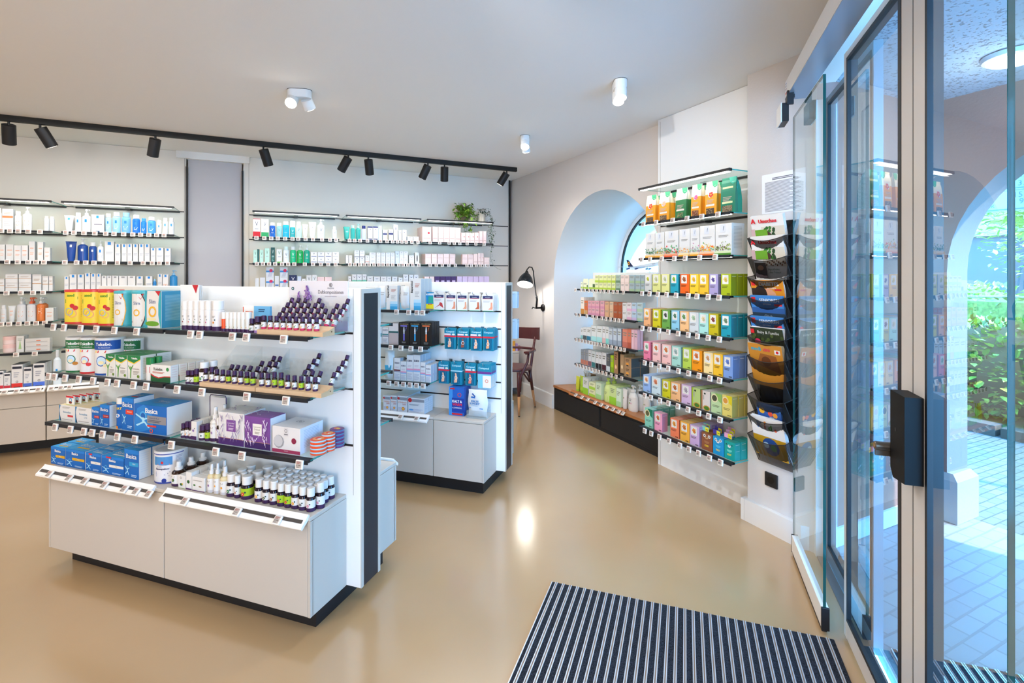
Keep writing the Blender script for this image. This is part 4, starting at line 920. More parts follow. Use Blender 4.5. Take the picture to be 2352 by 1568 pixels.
# fragrance poster
u0, u1 = G.U(664, 1.896), G.U(799, 1.896); w = u1 - u0; z0 = 1.241; h = G.Z(730, 645, 1.896) - z0
r = empty('fragrance_poster', G.P((u0 + u1) / 2, 1.896, z0), G.yaw); b = MB(); b.bbox(-w / 2, w / 2, 0, .006, 0, h, mat('e6e0e2', .35), .001); b.build('board', r)
OP = [('r', 0, 1, 0, .2, 'a78cc0'), ('t', 'Duftkompositionen', .72, .74, .075, '4a4552', .42), ('l', .62, .82, .68, .70, 1, '9a90a0'), ('t', 'BALDINI', .72, .84, .03, '6a6a70', .12), ('o', .72, .92, .028, '6a6a70', .3), ('c', .72, .92, .012, '6a6a70'), ('c', .07, .84, .024, '14525a'), ('p', [(.055, .83), (.085, .83), (.07, .86)], 'd8ece6')]
rn = random.Random(5)
for (cx, c0, c1, n) in ((.33, .6, .9, 90), (.21, .5, .78, 60), (.41, .6, .78, 40), (.13, .42, .62, 36)):
    for i in range(n): t = rn.random(); OP.append(('c', cx + rn.uniform(-1, 1) * .05 * (1.15 - t), c0 + (c1 - c0) * t, rn.uniform(.006, .012), rn.choice(['8a5aa6', '6f4590', 'a880c0', 'b594cc'])))
OP += [('p', [(.33, .22), (.337, .22), (.335, .52), (.33, .52)], '7a9a4a'), ('p', [(.32, .36), (.36, .46), (.37, .44), (.33, .34)], 'b8c83a'), ('p', [(.32, .26), (.29, .36), (.3, .37), (.33, .3)], 'b8c83a')]
art(OP, w, h).build('front_print', r); tag(r, 'white cardboard fragrance poster with purple lavender drawing above oil bottles', 'poster')
# --- middle left
def yok(c, band, fr_): return dict(c='f4f3f1', lid='f6f6f6', foot=band, ops=[('r', .12, .88, .68, .95, c), ('p', [(.12, .6), (.3, .66), (.5, .64), (.7, .72), (.88, .74), (.88, .68), (.7, .66), (.5, .58), (.3, .6), (.12, .54)], 'ecc62a'), ('t', 'Yokebe.', .5, .79, .085, 'ffffff', .42, 0, .004), ('t', 'Die Aktivkost', .52, .72, .035, 'f0f0f0', .3), ('p', [(.36, .6), (.56, .6), (.58, .66), (.38, .66)], 'd42a2a'), ('t', 'Forte' if c != '1f6b3c' else 'NEU', .47, .615, .035, 'ffffff', .16), ('c', .46, .38, .13, band), ('c', .46, .38, .11, 'bcd8ee'), ('e', .46, .34, .07, .05, 'e8dcb0'), ('e', .58, .26, .07, .05, fr_)])
Yc = lambda nm: dict(c='f2efe9', d=.075, side='e9edea', top='2f8a4e', lines=(10, 'b8c4b8'), ops=[('p', [(0, .78), (.3, .72), (.5, .68), (1, .86), (1, 1), (0, 1)], '1f7a42'), ('p', [(0, .74), (.5, .64), (1, .82), (1, .86), (.5, .68), (0, .79)], 'ecc62a'), ('t', 'Yokebe.', .55, .84, .08, 'ffffff', .62, 0, .006), ('p', [(.2, .05), (.26, .05), (.3, .4), (.22, .4)], '6aa84a'), ('p', [(.05, .55), (.24, .36), (.28, .4), (.08, .58)], '4a9a4a'), ('p', [(.45, .58), (.26, .36), (.22, .4), (.42, .6)], '4a9a4a'), ('c', .25, .5, .05, '8aba4a'), ('t', nm, .66, .42, .05, '4a4a4a', .5), ('l', .45, .9, .2, .36, 3, 'a09a90'), ('e', .84, .14, .09, .06, '6a8a2a')])
row(G, W, .9905, ML, [('can', 139, 171, 775, yok('1f6b3c', '1f6b3c', 'b87828'), 'green and white shake powder canister'), ('can', 172, 202, 775, yok('1f6b3c', 'c8242c', 'd8343c'), 'green canister with strawberries and red foot'), ('can', 203, 243, 776, yok('1c4fa0', '1c4fa0', 'e8dcb0'), 'blue and white shake powder canister')])
row(G, W + .09, .9905, ML, [('can', 272, 300, 778, yok('1f6b3c', '1f6b3c', 'b87828'), 'green canister standing farther back')])
row(G, W - .008, .9905, ML, [('carton', 243, 264, 813, Yc('Plus'), 'small white and green slimming carton', (1, 1)), ('carton', 265, 292, 815, Yc('Fettbinder'), 'white and green fat binder carton', (1, 1)), ('carton', 293, 323, 816, Yc('Kohlenhydrat'), 'white and green carbohydrate carton', (1, 1)),
 ('bottle', 331, 345, 822, dict(c='f2f0ec', cap='1f7a3c', ch=.3, cw=1, sh=.02, sy=.8, ops=[('r', .2, .9, .5, .9, 'c8242c')]), 'white bottle with green cap', (1, 1)),
 ('carton', 346, 392, 838, dict(c='f4f2ee', d=.04, top='f2f0ec', lines=(5, 'd8a0a8'), ops=[('p', [(0, 0), (1, 0), (1, .32), (.7, .3), (.4, .2), (.15, .28), (0, .4)], '1f5a34'), ('p', [(0, .4), (.15, .28), (.4, .2), (.7, .3), (1, .32), (1, .37), (.7, .35), (.4, .26), (.15, .36), (0, .47)], 'c8242c'), ('t', 'Yokebe.', .38, .66, .17, '3a3a34', .55, 0, .003), ('l', .1, .7, .48, .6, 2, 'c86a5a'), ('c', .86, .76, .07, '3a8a4a')]), 'wide white carton, green wave', (4, 1))])
row(G, W, .9905, MR, [('oil', 423, 432, 851, dict(fig='303030'), 'purple capped oil bottle'), ('oil', 433, 441.5, 851, dict(fig='303030'), 'purple capped oil bottle'), ('oil', 442, 451, 848, dict(lab=LM), 'lime labelled purple capped bottle'), ('oil', 452, 468, 833, dict(cap='f4f3f2', fig='3a8a4a', capf=.26), 'larger white capped oil bottle', (1, 1))])
# --- lower left
FORM = dict(c='f3f1ef', d=.11, side='eceae8', top='efdcae', ops=[('p', [(0, 0), (.08, 0), (.03, .4), (.02, .7), (.1, 1), (0, 1)], '3a84b8'), ('p', [(.08, 0), (.14, 0), (.05, .35), (.04, .6), (.03, .4)], '1f2d3a'), ('t', 'formoline', .5, .52, .13, '3a8ab8', .55), ('l', .22, .7, .8, .92, 2, 'a8a4a0'), ('r', .55, .9, .3, .42, 'd0383c'), ('l', .2, .85, .08, .16, 1, 'a8a4a0')])
FORM2 = dict(FORM); FORM2['ops'] = [o for o in FORM['ops'] if o[-1] != 'd0383c'] + [('t', 'L112', .66, .34, .1, '3a8ab8', .3)]
FIG = lambda x, z, s: [('c', x, z + .2 * s, .09 * s, '4aa4dc'), ('c', x, z + .2 * s, .06 * s, '1560b0'), ('p', [(x - .02 * s, z), (x + .05 * s, z), (x + .03 * s, z + .16 * s), (x - .02 * s, z + .16 * s)], 'a8dcf4'), ('p', [(x, z + .12 * s), (x + .2 * s, z + .2 * s), (x + .2 * s, z + .17 * s), (x, z + .07 * s)], 'a8dcf4'), ('p', [(x, z + .14 * s), (x - .18 * s, z + .26 * s), (x - .2 * s, z + .23 * s), (x, z + .08 * s)], 'a8dcf4'), ('p', [(x - .01 * s, z + .03 * s), (x - .18 * s, z - .08 * s), (x - .15 * s, z - .12 * s), (x + .02 * s, z)], 'a8dcf4'), ('p', [(x + .02 * s, z + .03 * s), (x + .14 * s, z - .14 * s), (x + .18 * s, z - .12 * s), (x + .06 * s, z + .05 * s)], 'a8dcf4')]
def BAS(band, sub, d=.06, side='e9eef2', fy=.2, nt=0, sidec='c0d0e0', ty=.72, bh=.14):
    ops = [('r', 0, 1, 0, 1, '1566b8'), ('r', 0, 1, .86, 1, '1c7cd0')] + FIG(.2, fy, .8) + [('t', 'Basica', .5, ty, .15, 'ffffff', .82, 0, .006), ('r', .36, 1, fy + .22, fy + .22 + bh, band), ('t', sub, .68, fy + .22 + bh * .4, bh * .4, 'f6f0e6' if band not in ('e8e4dc',) else '3a7a3a', .5), ('l', .5, .9, .06, .16, 2, 'bcd8f0')]
    if nt: ops.append(('r', .22, .45, .9, .98, 'd8282c'))
    return dict(c='1566b8', d=d, side=side, top='18a0e4', lines=(9, sidec), ops=ops, topops=[('t', 'Basica', .5, .45, .3, 'f4f8fc', .6), ('r', .3, .9, .22, .34, band)])
row(G, W, .7385, BL, [('carton', 136, 172, 931, FORM, 'white carton with blue wave and red mark', (0, 1)), ('carton', 173, 210, 936, FORM2, 'white carton with blue wave', (0, 1))])
for i in range(5):
    a = 152 + i * 15.3; leanstand('sample_pack', a, a + 17, 909 - i * 1.8, 1.72 + .03 * i, .74 + .078, 'efeee8', [('r', 0, 1, .8, 1, 'd0283a'), ('o', .6, .55, .2, '3aa0d8', .4), ('e', .6, .3, .2, .14, '7a2a1c'), ('r', 0, 1, 0, .08, '9aba4a')], '%s small white sample pack with red top on the wave cartons' % (ORD[i] if i else 'leftmost'), 'sample pack', .006)
row(G, W, .7385, BL, [('carton', 211, 229, 935.5, BAS('c0262e', 'Kompakt', .05), 'small blue mineral carton with red band'), ('carton', 230, 251, 930, BAS('b0242c', 'Kompakt', .06), 'blue mineral carton with dark red band'), ('bottle', 261, 279, 914, dict(c='1560b0', cap='f4f4f4', ch=.2, cw=1, sh=.02, sy=1, ops=[('t', 'SPORT', .5, .8, .09, 'f2d83a', .9, 0, .006), ('e', .5, .55, .3, .08, 'f4f4f4'), ('c', .5, .55, .12, '3a8ad0'), ('r', .2, .6, 0, .1, 'f0922a'), ('r', 0, 1, 0, .04, 'eeeeee')]), 'blue bottle with white lid and yellow lettering'), ('carton', 280, 307, 914, BAS('e0402a', 'Instant', .1, fy=.28), 'tall blue mineral carton with red band', (1, 1)),
 ('carton', 308, 383, 931, dict(c='1566b8', d=.13, side='f0f3f6', top='1894dc', ops=[('r', 0, 1, 0, 1, '1566b8'), ('p', [(.0, .3), (.1, .85), (.3, 1), (.55, .8), (.6, .2), (.2, 0), (.02, .05)], '2a80cc')] + FIG(.28, .35, 1.2) + [('t', 'Basica', .55, .72, .18, 'ffffff', .6, 0, .005), ('r', .42, 1, .36, .64, '8c8a8e'), ('t', 'Intensiv-Kur', .64, .53, .07, '2a3a6a', .4), ('l', .45, .85, .4, .5, 2, '4a4a5a'), ('r', .42, .7, .24, .3, 'd8342c'), ('o', .55, .1, .05, 'e8552a', .4)], topops=[('t', 'Basica', .5, .5, .16, 'e8f2fa', .35), ('r', .3, .75, .36, .4, '8c9ab0')]), 'large blue mineral cure carton with grey band', (0, 1))])

# --- lower right
LAVW = [('r', 0, 1, 0, .2, '4a2a6c'), ('r', 0, 1, .2, .215, 'c08a6a'), ('r', .32, .68, .42, .78, '7a4a94'), ('t', 'Lavendel', .5, .66, .055, 'f0e8f4', .3), ('t', 'Duftset', .5, .58, .055, 'f0e8f4', .28), ('l', .4, .6, .46, .54, 2, 'd8c8e0')]
rn = random.Random(3)
def sprigs(c, n, seed):
    rn = random.Random(seed); o = []
    for i in range(n):
        x, z = rn.uniform(.05, .95), rn.uniform(.24, .95)
        if .28 < x < .72 and .36 < z < .82: continue
        a = rn.uniform(-.5, .5)
        for k in range(5): o.append(('e', x + a * .03 * k, z + .022 * k - .04, .014, .013, c))
        o.append(('p', [(x - .1 * a, z - .12), (x - .1 * a + .008, z - .12), (x + .004, z), (x - .004, z)], c))
    return o
LAVP = [('r', 0, 1, 0, .2, '3f2560'), ('r', 0, 1, .2, .215, 'c08a6a'), ('r', .32, .68, .42, .78, 'ece8e0'), ('t', 'Lavendel', .5, .66, .055, '6a6a60', .3), ('t', 'Duftset', .5, .58, .055, '6a6a60', .28), ('l', .4, .6, .46, .54, 2, '9a9488')]
row(G, W, .7385, BR, [('oil', 412, 421, 973, dict(fig='303030'), 'purple capped oil bottle', (2, 1)), ('oil', 421.5, 430, 969, dict(fig='f0922a'), 'purple capped oil bottle', (2, 1)), ('oil', 430.5, 438.5, 970, dict(fig='e8702a'), 'purple capped oil bottle', (2, 1)), ('carton', 439, 451.5, 968, dict(c='f2f0ee', d=.03, ops=[('r', 0, 1, 0, .2, '4a2a5c'), ('f', .4, .5, .2, '8a6ab0', '4a6a3a'), ('c', .65, .62, .08, '17484a')]), 'narrow white carton with purple foot', (2, 1)), ('oil', 452.5, 466, 978, dict(), 'short purple capped bottle'), ('oil', 467, 477, 974, dict(lab=LM), 'lime labelled purple capped bottle'), ('spray', 477.5, 494, 937, dict(c='d8d4cc', fig='8a6ab0'), 'tall white pump spray bottle', (1, 1)), ('oil', 495, 501, 960, dict(cap='f4f3f2', capf=.3), 'white capped slim bottle', (1, 1)),
 ('carton', 501.5, 561, 948, dict(c='f2f0f0', d=.12, side='f0eef0', top='f4f2f4', ops=LAVW + sprigs('9a8ab0', 46, 2), topops=[o_ for o_ in sprigs('8a6ab0', 20, 5)]), 'white gift box with lavender pattern', (0, 1)), ('carton', 562, 621, 957, dict(c='7a4a94', d=.09, side='f0eef2', top='8a5aa8', ops=[('r', 0, 1, 0, 1, '7a4a94')] + LAVP + sprigs('e8dcf0', 46, 4), topops=sprigs('f0e8f6', 16, 7)), 'purple gift box with lavender pattern', (0, 1)),
 ('carton', 625, 690, 981, dict(c='f0eeee', d=.14, side='dfe4f0', top='f4f3f4', lines=(12, 'a8b4cc'), ops=[('r', 0, 1, 0, .13, '9c3558'), ('t', 'TAOASIS', .5, .06, .035, 'f4e8ec', .3), ('c', .24, .42, .19, '9c9ca0'), ('c', .22, .44, .165, 'c4c4c8'), ('c', .78, .5, .085, '8a2444'), ('r', .43, .58, .66, .98, 'e4e2e4'), ('o', .5, .86, .05, '6a6a70', .3), ('l', .44, .57, .68, .76, 1, '6a6a70')], topops=[('o', .45, .6, .08, '8a8a90', .25), ('o', .55, .6, .08, '8a8a90', .25)]), 'white diffuser box with grey sphere picture', (0, 1))])
T1 = [('tin', 704, 734, 4, 1013, 'e8552a', '9fd0ea', 0, 'orange and light blue'), ('tin', 732, 757, 5, 999, 'e8552a', '9fd0ea', .052, 'orange and light blue'), ('tin', 750, 777, 5, 989, '6a3a70', '4a7aa0', .10, 'purple and blue')]
for si, (k, a, c_, n, pt, c1, c2, dw, nm) in enumerate(T1):
    Wf = W + .012 + dw; u0, u1 = G.U(a, Wf), G.U(c_, Wf); hh = (G.Z((a + c_) / 2, pt, Wf) - .7385) / n
    for i in range(n):
        o = product('tin', u1 - u0, hh, dict(c=c1, rim=c2) if si < 2 else dict(c=c1, rim=c2, ops=[('c', .5, .5, .4, '8a4a8a'), ('c', .4, .55, .2, 'e87a4a'), ('c', .62, .5, .16, 'e8c04a')])); place(o, G, (u0 + u1) / 2, Wf, .7385 + i * (hh + .0003))
        tag(o, '%s round tin, %s from bottom in %s stack of tins' % (nm, ORD[i], ('front left', 'middle', 'rear right')[si]), 'tin', 'tins on ' + BR)
# --- counter left
row(G, W, .5055, CL, [('carton', 117, 150, 1027, BAS('dba81e', 'Direkt', .07), 'blue mineral carton with yellow band', (2, 1)), ('carton', 151, 195, 1033, BAS('dba81e', 'Direkt', .11), 'wider blue mineral carton with yellow band', (1, 1)), ('carton', 197, 232, 1041, BAS('e8e4dc', 'Vital', .05, nt=1), 'blue mineral carton with cream band', (3, 1)), ('carton', 233, 285, 1049, BAS('e8e4dc', 'Vital', .085, side='1a5aa8', nt=1), 'wider blue mineral carton with cream band', (1, 1)), ('carton', 286, 319, 1033, BAS('2a9ad0', 'Vital', .06, fy=.22, ty=.7), 'tall blue mineral carton with light blue band', (2, 1)),
 ('can', 338, 386, 1037, dict(c='eeeef2', lid='f4f4f6', foot='3a4a9a', ops=[('r', .1, .9, .9, .95, '3a4a9a'), ('r', .25, .66, .58, .84, '4a8ac4'), ('e', .48, .6, .14, .03, 'd88a6a'), ('c', .46, .66, .03, 'c82a3a'), ('t', 'Basenpulver', .46, .44, .06, '2f3a6a', .4, 0, .002), ('t', "Jacob's", .4, .52, .04, '2f3a6a', .2), ('l', .3, .62, .22, .38, 4, '8a90b0'), ('c', .5, .1, .05, '24388a'), ('l', .72, .86, .2, .85, 16, 'a8acc0')]), 'white powder canister with red berry picture')])
row(G, W, .5055, CR, [('spray', 387, 408, 1064, dict(fig='1f5a34'), 'brown glass spray bottle with white label', (4, 1, 0)), ('carton', 409, 426, 1091, dict(c='f2f0ee', d=.035, side='e6e4e2', lines=(10, 'b4b0ac'), ops=[('r', 0, 1, 0, .02, '8ab83a'), ('o', .4, .8, .12, '6a6a70', .3), ('e', .45, .3, .2, .1, '2f5a2a'), ('c', .6, .35, .08, 'e8c02a')]), 'white carton with green leaf print', (2, 1)), ('carton', 427, 440, 1084, dict(c='f2f0ee', d=.04, ops=[('r', 0, 1, 0, .08, '5a2a6c'), ('e', .45, .45, .24, .1, '2f5a2a')]), 'narrow white carton with green leaf print', (3, 1)), ('carton', 441, 470, 1096, dict(c='f2f0ee', d=.035, lines=(6, 'c0bcb8'), ops=[('r', 0, 1, 0, .05, '5a2a6c'), ('e', .2, .4, .09, .06, '2f6a2a'), ('e', .66, .35, .12, .04, '8a6a2a'), ('l', .1, .8, .7, .8, 1, 'a8a4a0')]), 'low white double carton with sprig print', (2, 1)),
 ('spray', 471, 486, 1068, dict(c='d8c9a0', foot='c8c4c8', fig='7a4a9a'), 'slim clear spray with lavender print'), ('spray', 487, 499.5, 1066, dict(c='d8c9a0', foot='c8c4c8', fig='e8a03a'), 'slim clear spray bottle', (1, 1)), ('spray', 500, 517, 1074, dict(c='d8c9a0', foot='c8c4c8', fig='e8a03a'), 'slim clear spray with orange print')])
OILW = lambda lab, fig: dict(lab=lab, fig=fig, cap='f6f5f4', glass='1d1020', capf=.36, foot=PUR)
row(G, W + .0, .5055, CR, [('oil', 514, 533, 1091, OILW(WL, '3a7a5a'), 'white capped massage oil bottle', (3, 1)), ('oil', 534, 546, 1094, OILW(WL, 'b8705a'), 'white capped massage oil bottle', (2, 1)), ('oil', 546.5, 568, 1097, OILW(LM, 'd8342c'), 'white capped oil bottle with lime label', (2, 1))] +
 [('oil', c_ - 8.4, c_ + 8.4, pt, OILW(lb, f), 'white capped oil bottle with %s label' % ('lime' if lb == LM else 'white'), (nb, 1)) for c_, pt, lb, f, nb in ((588, 1102, WL, 'f0a82a', 4), (605.5, 1105.5, WL, '2a4a2a', 4), (622.5, 1107, WL, '8a4a2a', 4), (639.5, 1112, LM, 'd8342c', 5), (656, 1114, LM, 'd8342c', 4), (672.5, 1117, WL, 'f0a02a', 4), (689.5, 1120, WL, '6a6a6a', 4), (707, 1123, WL, 'd88aa8', 4))])
row(G, W + .035, .5055, CR, [('oil', 721, 737.5, 1111, OILW(WL, 'c87a9a'), 'white capped oil bottle set apart')])
# clear divider frame on lower right shelf
r = empty('sign_frame', G.P(G.U(500, 1.86), 1.86, .739), G.yaw); b = MB(); b.tube([(-.05, 0, 0), (-.05, 0, .155), (-.045, 0, .165), (.05, 0, .165), (.055, 0, .155), (.055, 0, 0)], .002, mat('4a3a6a', .3, .5), 6); b.build('wire', r); b = MB(); b.box(-.046, .05, -.001, .001, .02, .155, mat('f6f5f8', .4)); b.build('card', r); tag(r, 'small wire framed card standing behind the lavender gift boxes', 'sign')
# bottles' rear side of front gondola
for k, z in enumerate((1.240, .990, .738)): shelf(GR, 1.455, 2.25, -2.285, -2.052, z, 'glass shelf on rear side of front gondola, %s' % ('upper', 'middle', 'lower')[k], grp='rear gondola shelves')
PB = lambda lid: dict(c='cfe2ec', d=.09, side='c6dcea', top=lid, lines=(14, '8fb0c4'))
for k, (z, h_, lid) in enumerate(((1.2405, .185, 'a8c4d0'), (.9905, .215, 'b4d0dc'), (.7385, .21, 'b8385a'), (.5055, .2, 'e6ecf0'))):
    for j in range(2 if k < 3 else 1):
        o = product('carton', .075, h_, dict(PB(lid), d=.085)); place(o, GR, 1.50 + .0375, -2.255 + j * .088, z)
        tag(o, 'pale blue carton end, %s shelf level behind the front gondola panel, %s' % (ORD[k], ('outer one', 'inner one')[j]), 'carton', 'pale cartons on rear side of front gondola')
tagrail(GR, 1.46, 2.25, -2.325, .502, 'white price rail on rear counter edge of the front gondola')

# --- farther gondola
bs0, bs1 = G.U(835, 3.11), G.U(985, 3.11)
b00 = BA0 + .01
for k, z in enumerate((1.240, .990, .738)):
    shelf(G, b00, bs1, 3.105, 3.333, z, 'glass shelf with black rail, %s of back gondola' % FN[k][:-6], grp='gondola shelves')
tagrail(G, b00, G.U(985, 3.09), 3.092, .509, 'white sloping price rail on the back gondola counter')
B1, B2, B3, B4 = 'top back gondola shelf', 'middle back gondola shelf', 'lower back gondola shelf', 'back gondola counter'
tags(G, 3.095, 1.228, B1, [911, 939, 958, 971]); tags(G, 3.095, .976, B2, [898, 921, 944, 966]); tags(G, 3.095, .722, B3, [893, 911, 927, 942, 957, 972]); tags(G, 3.061, .499, B4, [920, 957], tilt=48)
W = 3.135
BEP = lambda t=1: dict(c='e6e3de', d=.05, side='b9bdbf', top='e8e6e2', ops=[('r', .34, 1, 0, .14, '3aa4d8'), ('r', .34, 1, .14, .24, '7cc2e4'), ('r', .34, 1, .24, .34, 'bcdcec'), ('t', 'Bepanthol', .24, .74, .17, '1d1d22', .5, 1, .01), ('l', .45, .9, .72, .86, 3, 'c88a7a'), ('l', .45, .85, .42, .6, 4, 'b8b4b0')])
BP = [('r', 0, 1, 0, .3, '8accea'), ('t', 'Bepanthol', .12, .55, .12, '2a2a2e', .6, 1, .006), ('l', .4, .8, .6, .75, 2, 'b8b4b0')]
row(G, W, 1.2405, B1, [('carton', 800, 818, 661, dict(c='a9c4d2', d=.06, top='c4dae4'), 'pale blue carton', (1, 1)), ('carton', 819, 837, 661, dict(c='a9c4d2', d=.06, top='c4dae4'), 'pale blue carton', (1, 1)), ('carton', 840, 862, 659, dict(c='e6e3de', d=.06), 'cream carton', (0, 1)), ('pouch', 864, 886, 656, dict(ops=BP), 'white refill pouch with blue foot'), ('carton', 887, 913, 655, BEP(), 'cream lotion carton with blue foot', (1, 1)), ('pouch', 916, 941, 657, dict(ops=BP), 'white refill pouch with blue foot'), ('carton', 942, 967, 640, BEP(), 'tall cream lotion carton with blue foot', (3, 1))])
row(G, W, .9905, B2, [('carton', 862, 877, 748, dict(c='e8e6e6', d=.05, ops=[('r', 0, 1, .4, .6, '2a7a7c')]), 'white carton with teal band'), ('carton', 878, 892, 752, dict(c='e8e6e6', d=.05, ops=[('r', 0, 1, .55, .62, '2a7a7c'), ('r', 0, 1, .45, .52, '8a8a94'), ('t', 'EUBOS', .5, .8, .1, '3a3a5a', .8), ('l', .1, .9, .1, .35, 4, '9a9aa4')]), 'white carton with teal band', (1, 1)), ('carton', 893, 915, 742, dict(c='b9a9a6', d=.05, ops=[('r', 0, 1, .6, 1, 'd8d0cc'), ('r', 0, 1, .55, .63, '1f5a5c')]), 'mauve and silver carton', (1, 1))] +
 [('carton', a, c_, 740, dict(c='121216', d=.035, side='18181c', top='1c1c20', ops=[('t', 'IN A SECOND', .5, .9, .05, 'b09a70', .8), ('r', .15, .8, .82, .87, col), ('r', .44, .56, .2, .5, col), ('r', .44, .56, .5, .6, 'c8ccd0'), ('p', [(.43, .6), (.57, .6), (.53, .8), (.47, .8)], 'dfe3e8'), ('p', [(.72, .78), (.76, .78), (.66, .62), (.64, .62)], col), ('l', .3, .7, .08, .16, 2, '8a8a8a')]), 'black ampoule carton with %s ampoule' % nm, (2, 1)) for a, c_, col, nm in ((916, 940, '7a74d8', 'violet'), (941, 965.5, '2aa4dc', 'blue'), (966, 992, 'e8703a', 'orange'))])
EU = lambda c1, c2: dict(c='eef0f4', d=.035, side='b8c0cc', top='eef0f4', ops=[('t', 'EUBOS', .5, .74, .07, '34345a', .7, 0, .01), ('r', 0, 1, .42, .48, c1), ('r', 0, 1, .36, .42, c2), ('l', .1, .9, .06, .3, 6, 'b0b4c4'), ('l', .2, .8, .54, .62, 2, 'c8b8c4')])
row(G, W, .7385, B3, [('pouch', 880, 903, 806, dict(d=.05, c='e6f0f6', ops=[('r', .2, .8, .3, .5, '3aa0c4')]), 'clear soft refill pouch'), ('carton', 905, 919.5, 822, EU('6a2430', '9a9aa8'), 'white carton with dark red band', (1, 1)), ('carton', 920, 933.5, 830, EU('e090b0', '90b8e0'), 'white carton with pink blue band'), ('carton', 934, 948.5, 815, EU('e090b0', '90b8e0'), 'taller white carton, pink blue band', (2, 1)), ('carton', 949, 965, 815, EU('e090b0', '90b8e0'), 'taller white carton, pink blue band', (3, 1)), ('carton', 965.5, 977, 832, EU('e090b0', '90b8e0'), 'white carton with pink blue band', (3, 1)), ('carton', 977.5, 990, 838, EU('e090b0', '90b8e0'), 'white carton with pink blue band', (3, 1))])
DH = lambda n: dict(c='eceef2', d=.06, side='e6e9f0', top='f0f2f6', lines=(5, 'a8b0c4'), ops=[('r', .1, 1, .74, .92, '8f939c'), ('c', .12, .84, .12, 'c8202c'), ('l', .1, .9, .08, .3, 3, 'b4b8d0')] + ([('t', 'VITAMIN D3', .5, .56, .09, 'd8702a', .85), ('t', '2000', .7, .44, .09, 'b8382c', .5), ('c', .6, .22, .16, 'f08a1c'), ('c', .6, .22, .09, 'f8c45a')] if n else [('l', .08, .7, .5, .6, 2, '7a8a9a'), ('e', .2, .22, .14, .05, '5a9ad4')]))
row(G, W, .5125, B4, [('carton', 880, 896, 908, DH(1), 'white vitamin carton with orange dot'), ('carton', 897, 911.5, 908, DH(1), 'white vitamin carton with orange dot', (2, 1)), ('carton', 912.5, 935.5, 909, DH(1), 'white vitamin carton with orange dot', (2, 1)), ('carton', 937, 975, 914, DH(0), 'wide white carton with grey band', (1, 1))])
def hangrow(fr, Wf, where, items, hookz=None):
    """packs on straight hooks: pl, pr, ptop, pbot, style, look, copies, step"""
    for i, (pl, pr, pt, pb, st, look, n, step) in enumerate(items):
        u0, u1 = fr.U(pl, Wf), fr.U(pr, Wf); pm = (pl + pr) / 2; zt, zb = fr.Z(pm, pt, Wf), fr.Z(pm, pb, Wf); u = (u0 + u1) / 2
        hk = MB(); m = mat('b4b6ba', .25, 1); L = 3.333 - Wf + .02; hk.tube([(0, L, 0), (0, .012, 0), (0, .0, .003), (0, -.006, .014), (0, -.006, .022)], .0022, m, 8); hk.box(-.012, .012, L - .003, L, -.02, .012, m)
        o = hk.build('display_hook'); place(o, fr, u, Wf - .02, zt - .012); tag(o, 'short chrome hook, %s from left, %s row of hooks' % (ORD[i], where), 'hook', 'display hooks on back gondola')
        for k in range(n):
            o = product('hang', u1 - u0, zt - zb, st); place(o, fr, u, Wf + k * step, zb)
            if k: lab = '%s, %s pack back on hook %d, %s row' % (look, ORD[k], i + 1, where)
            else: lab = '%s, front pack on hook %d from left, %s row' % (look, i + 1, where)
            tag(o, lab, 'pack', 'hanging packs in %s row' % where)
HP = lambda sh, f='d89a7a': dict(c='efede9', d=.01, ops=[('r', .08, .92, .7, .86, '24305e'), ('r', .1, .9, .69, .71, 'c8303a'), ('t', 'Hansaplast', .5, .75, .05, 'ffffff', .7), ('l', .12, .7, .5, .6, 2, 'a8a8b0'), ('p', sh, f), ('r', .05, .95, 0, .03, '4aa48a')])
FT = [(.55, .1), (.9, .1), (.92, .2), (.88, .5), (.76, .5), (.74, .24)]
hangrow(G, 3.20, 'upper', [(971, 995, 671, 709, dict(c='1f8fc0', d=.012, ops=[('r', 0, 1, .0, .3, 'f2d820'), ('r', .5, .95, .35, .75, '2aa48c'), ('r', .15, .28, .35, .7, 'f4f4f4'), ('r', 0, 1, .82, .94, 'f0f4f8'), ('c', .55, .28, .06, 'd83a2c'), ('c', .75, .28, .06, 'd83a2c')]), 'blue and yellow sample pack', 2, .02),
 (994, 1020, 671, 712, HP([(.1, .1), (.5, .3), (.9, .12), (.8, .4), (.6, .45), (.5, .25)], 'b8383c'), 'white plaster pack with red shoe', 2, .022), (1022.5, 1047, 672, 713, HP(FT, 'd88a6a'), 'white plaster pack with feet', 2, .02), (1048.5, 1073, 673, 713.5, HP(FT), 'white plaster pack with leg', 2, .02), (1076, 1102, 673, 714, HP(FT, 'b85a3a'), 'white plaster pack with leg', 2, .02), (1106, 1133, 674, 715, HP(FT, 'e0987a'), 'white plaster pack with feet', 5, .018)])
CP = lambda fc='e0a888', hb=1, red=1: dict(c='0f7f9e', d=.016, blister='0d5f80', ops=[('t', 'Compeed', .5, .79, .075, 'bfeaf4', .75, 0, .006)] + ([('r', .02, .55, .66, .73, 'f0d8d8'), ('e', .78, .7, .14, .04, 'd8ead8')] if hb else []) + ([('r', 0, 1, .57, .64, 'd8243a')] if red else [('r', 0, 1, .57, .62, 'a8d8e8')]) + [('p', [(.38, .1), (.62, .12), (.64, .3), (.56, .5), (.44, .52), (.46, .32), (.36, .18)], fc), ('o', .52, .32, .14, 'e8f4f8', .25)])
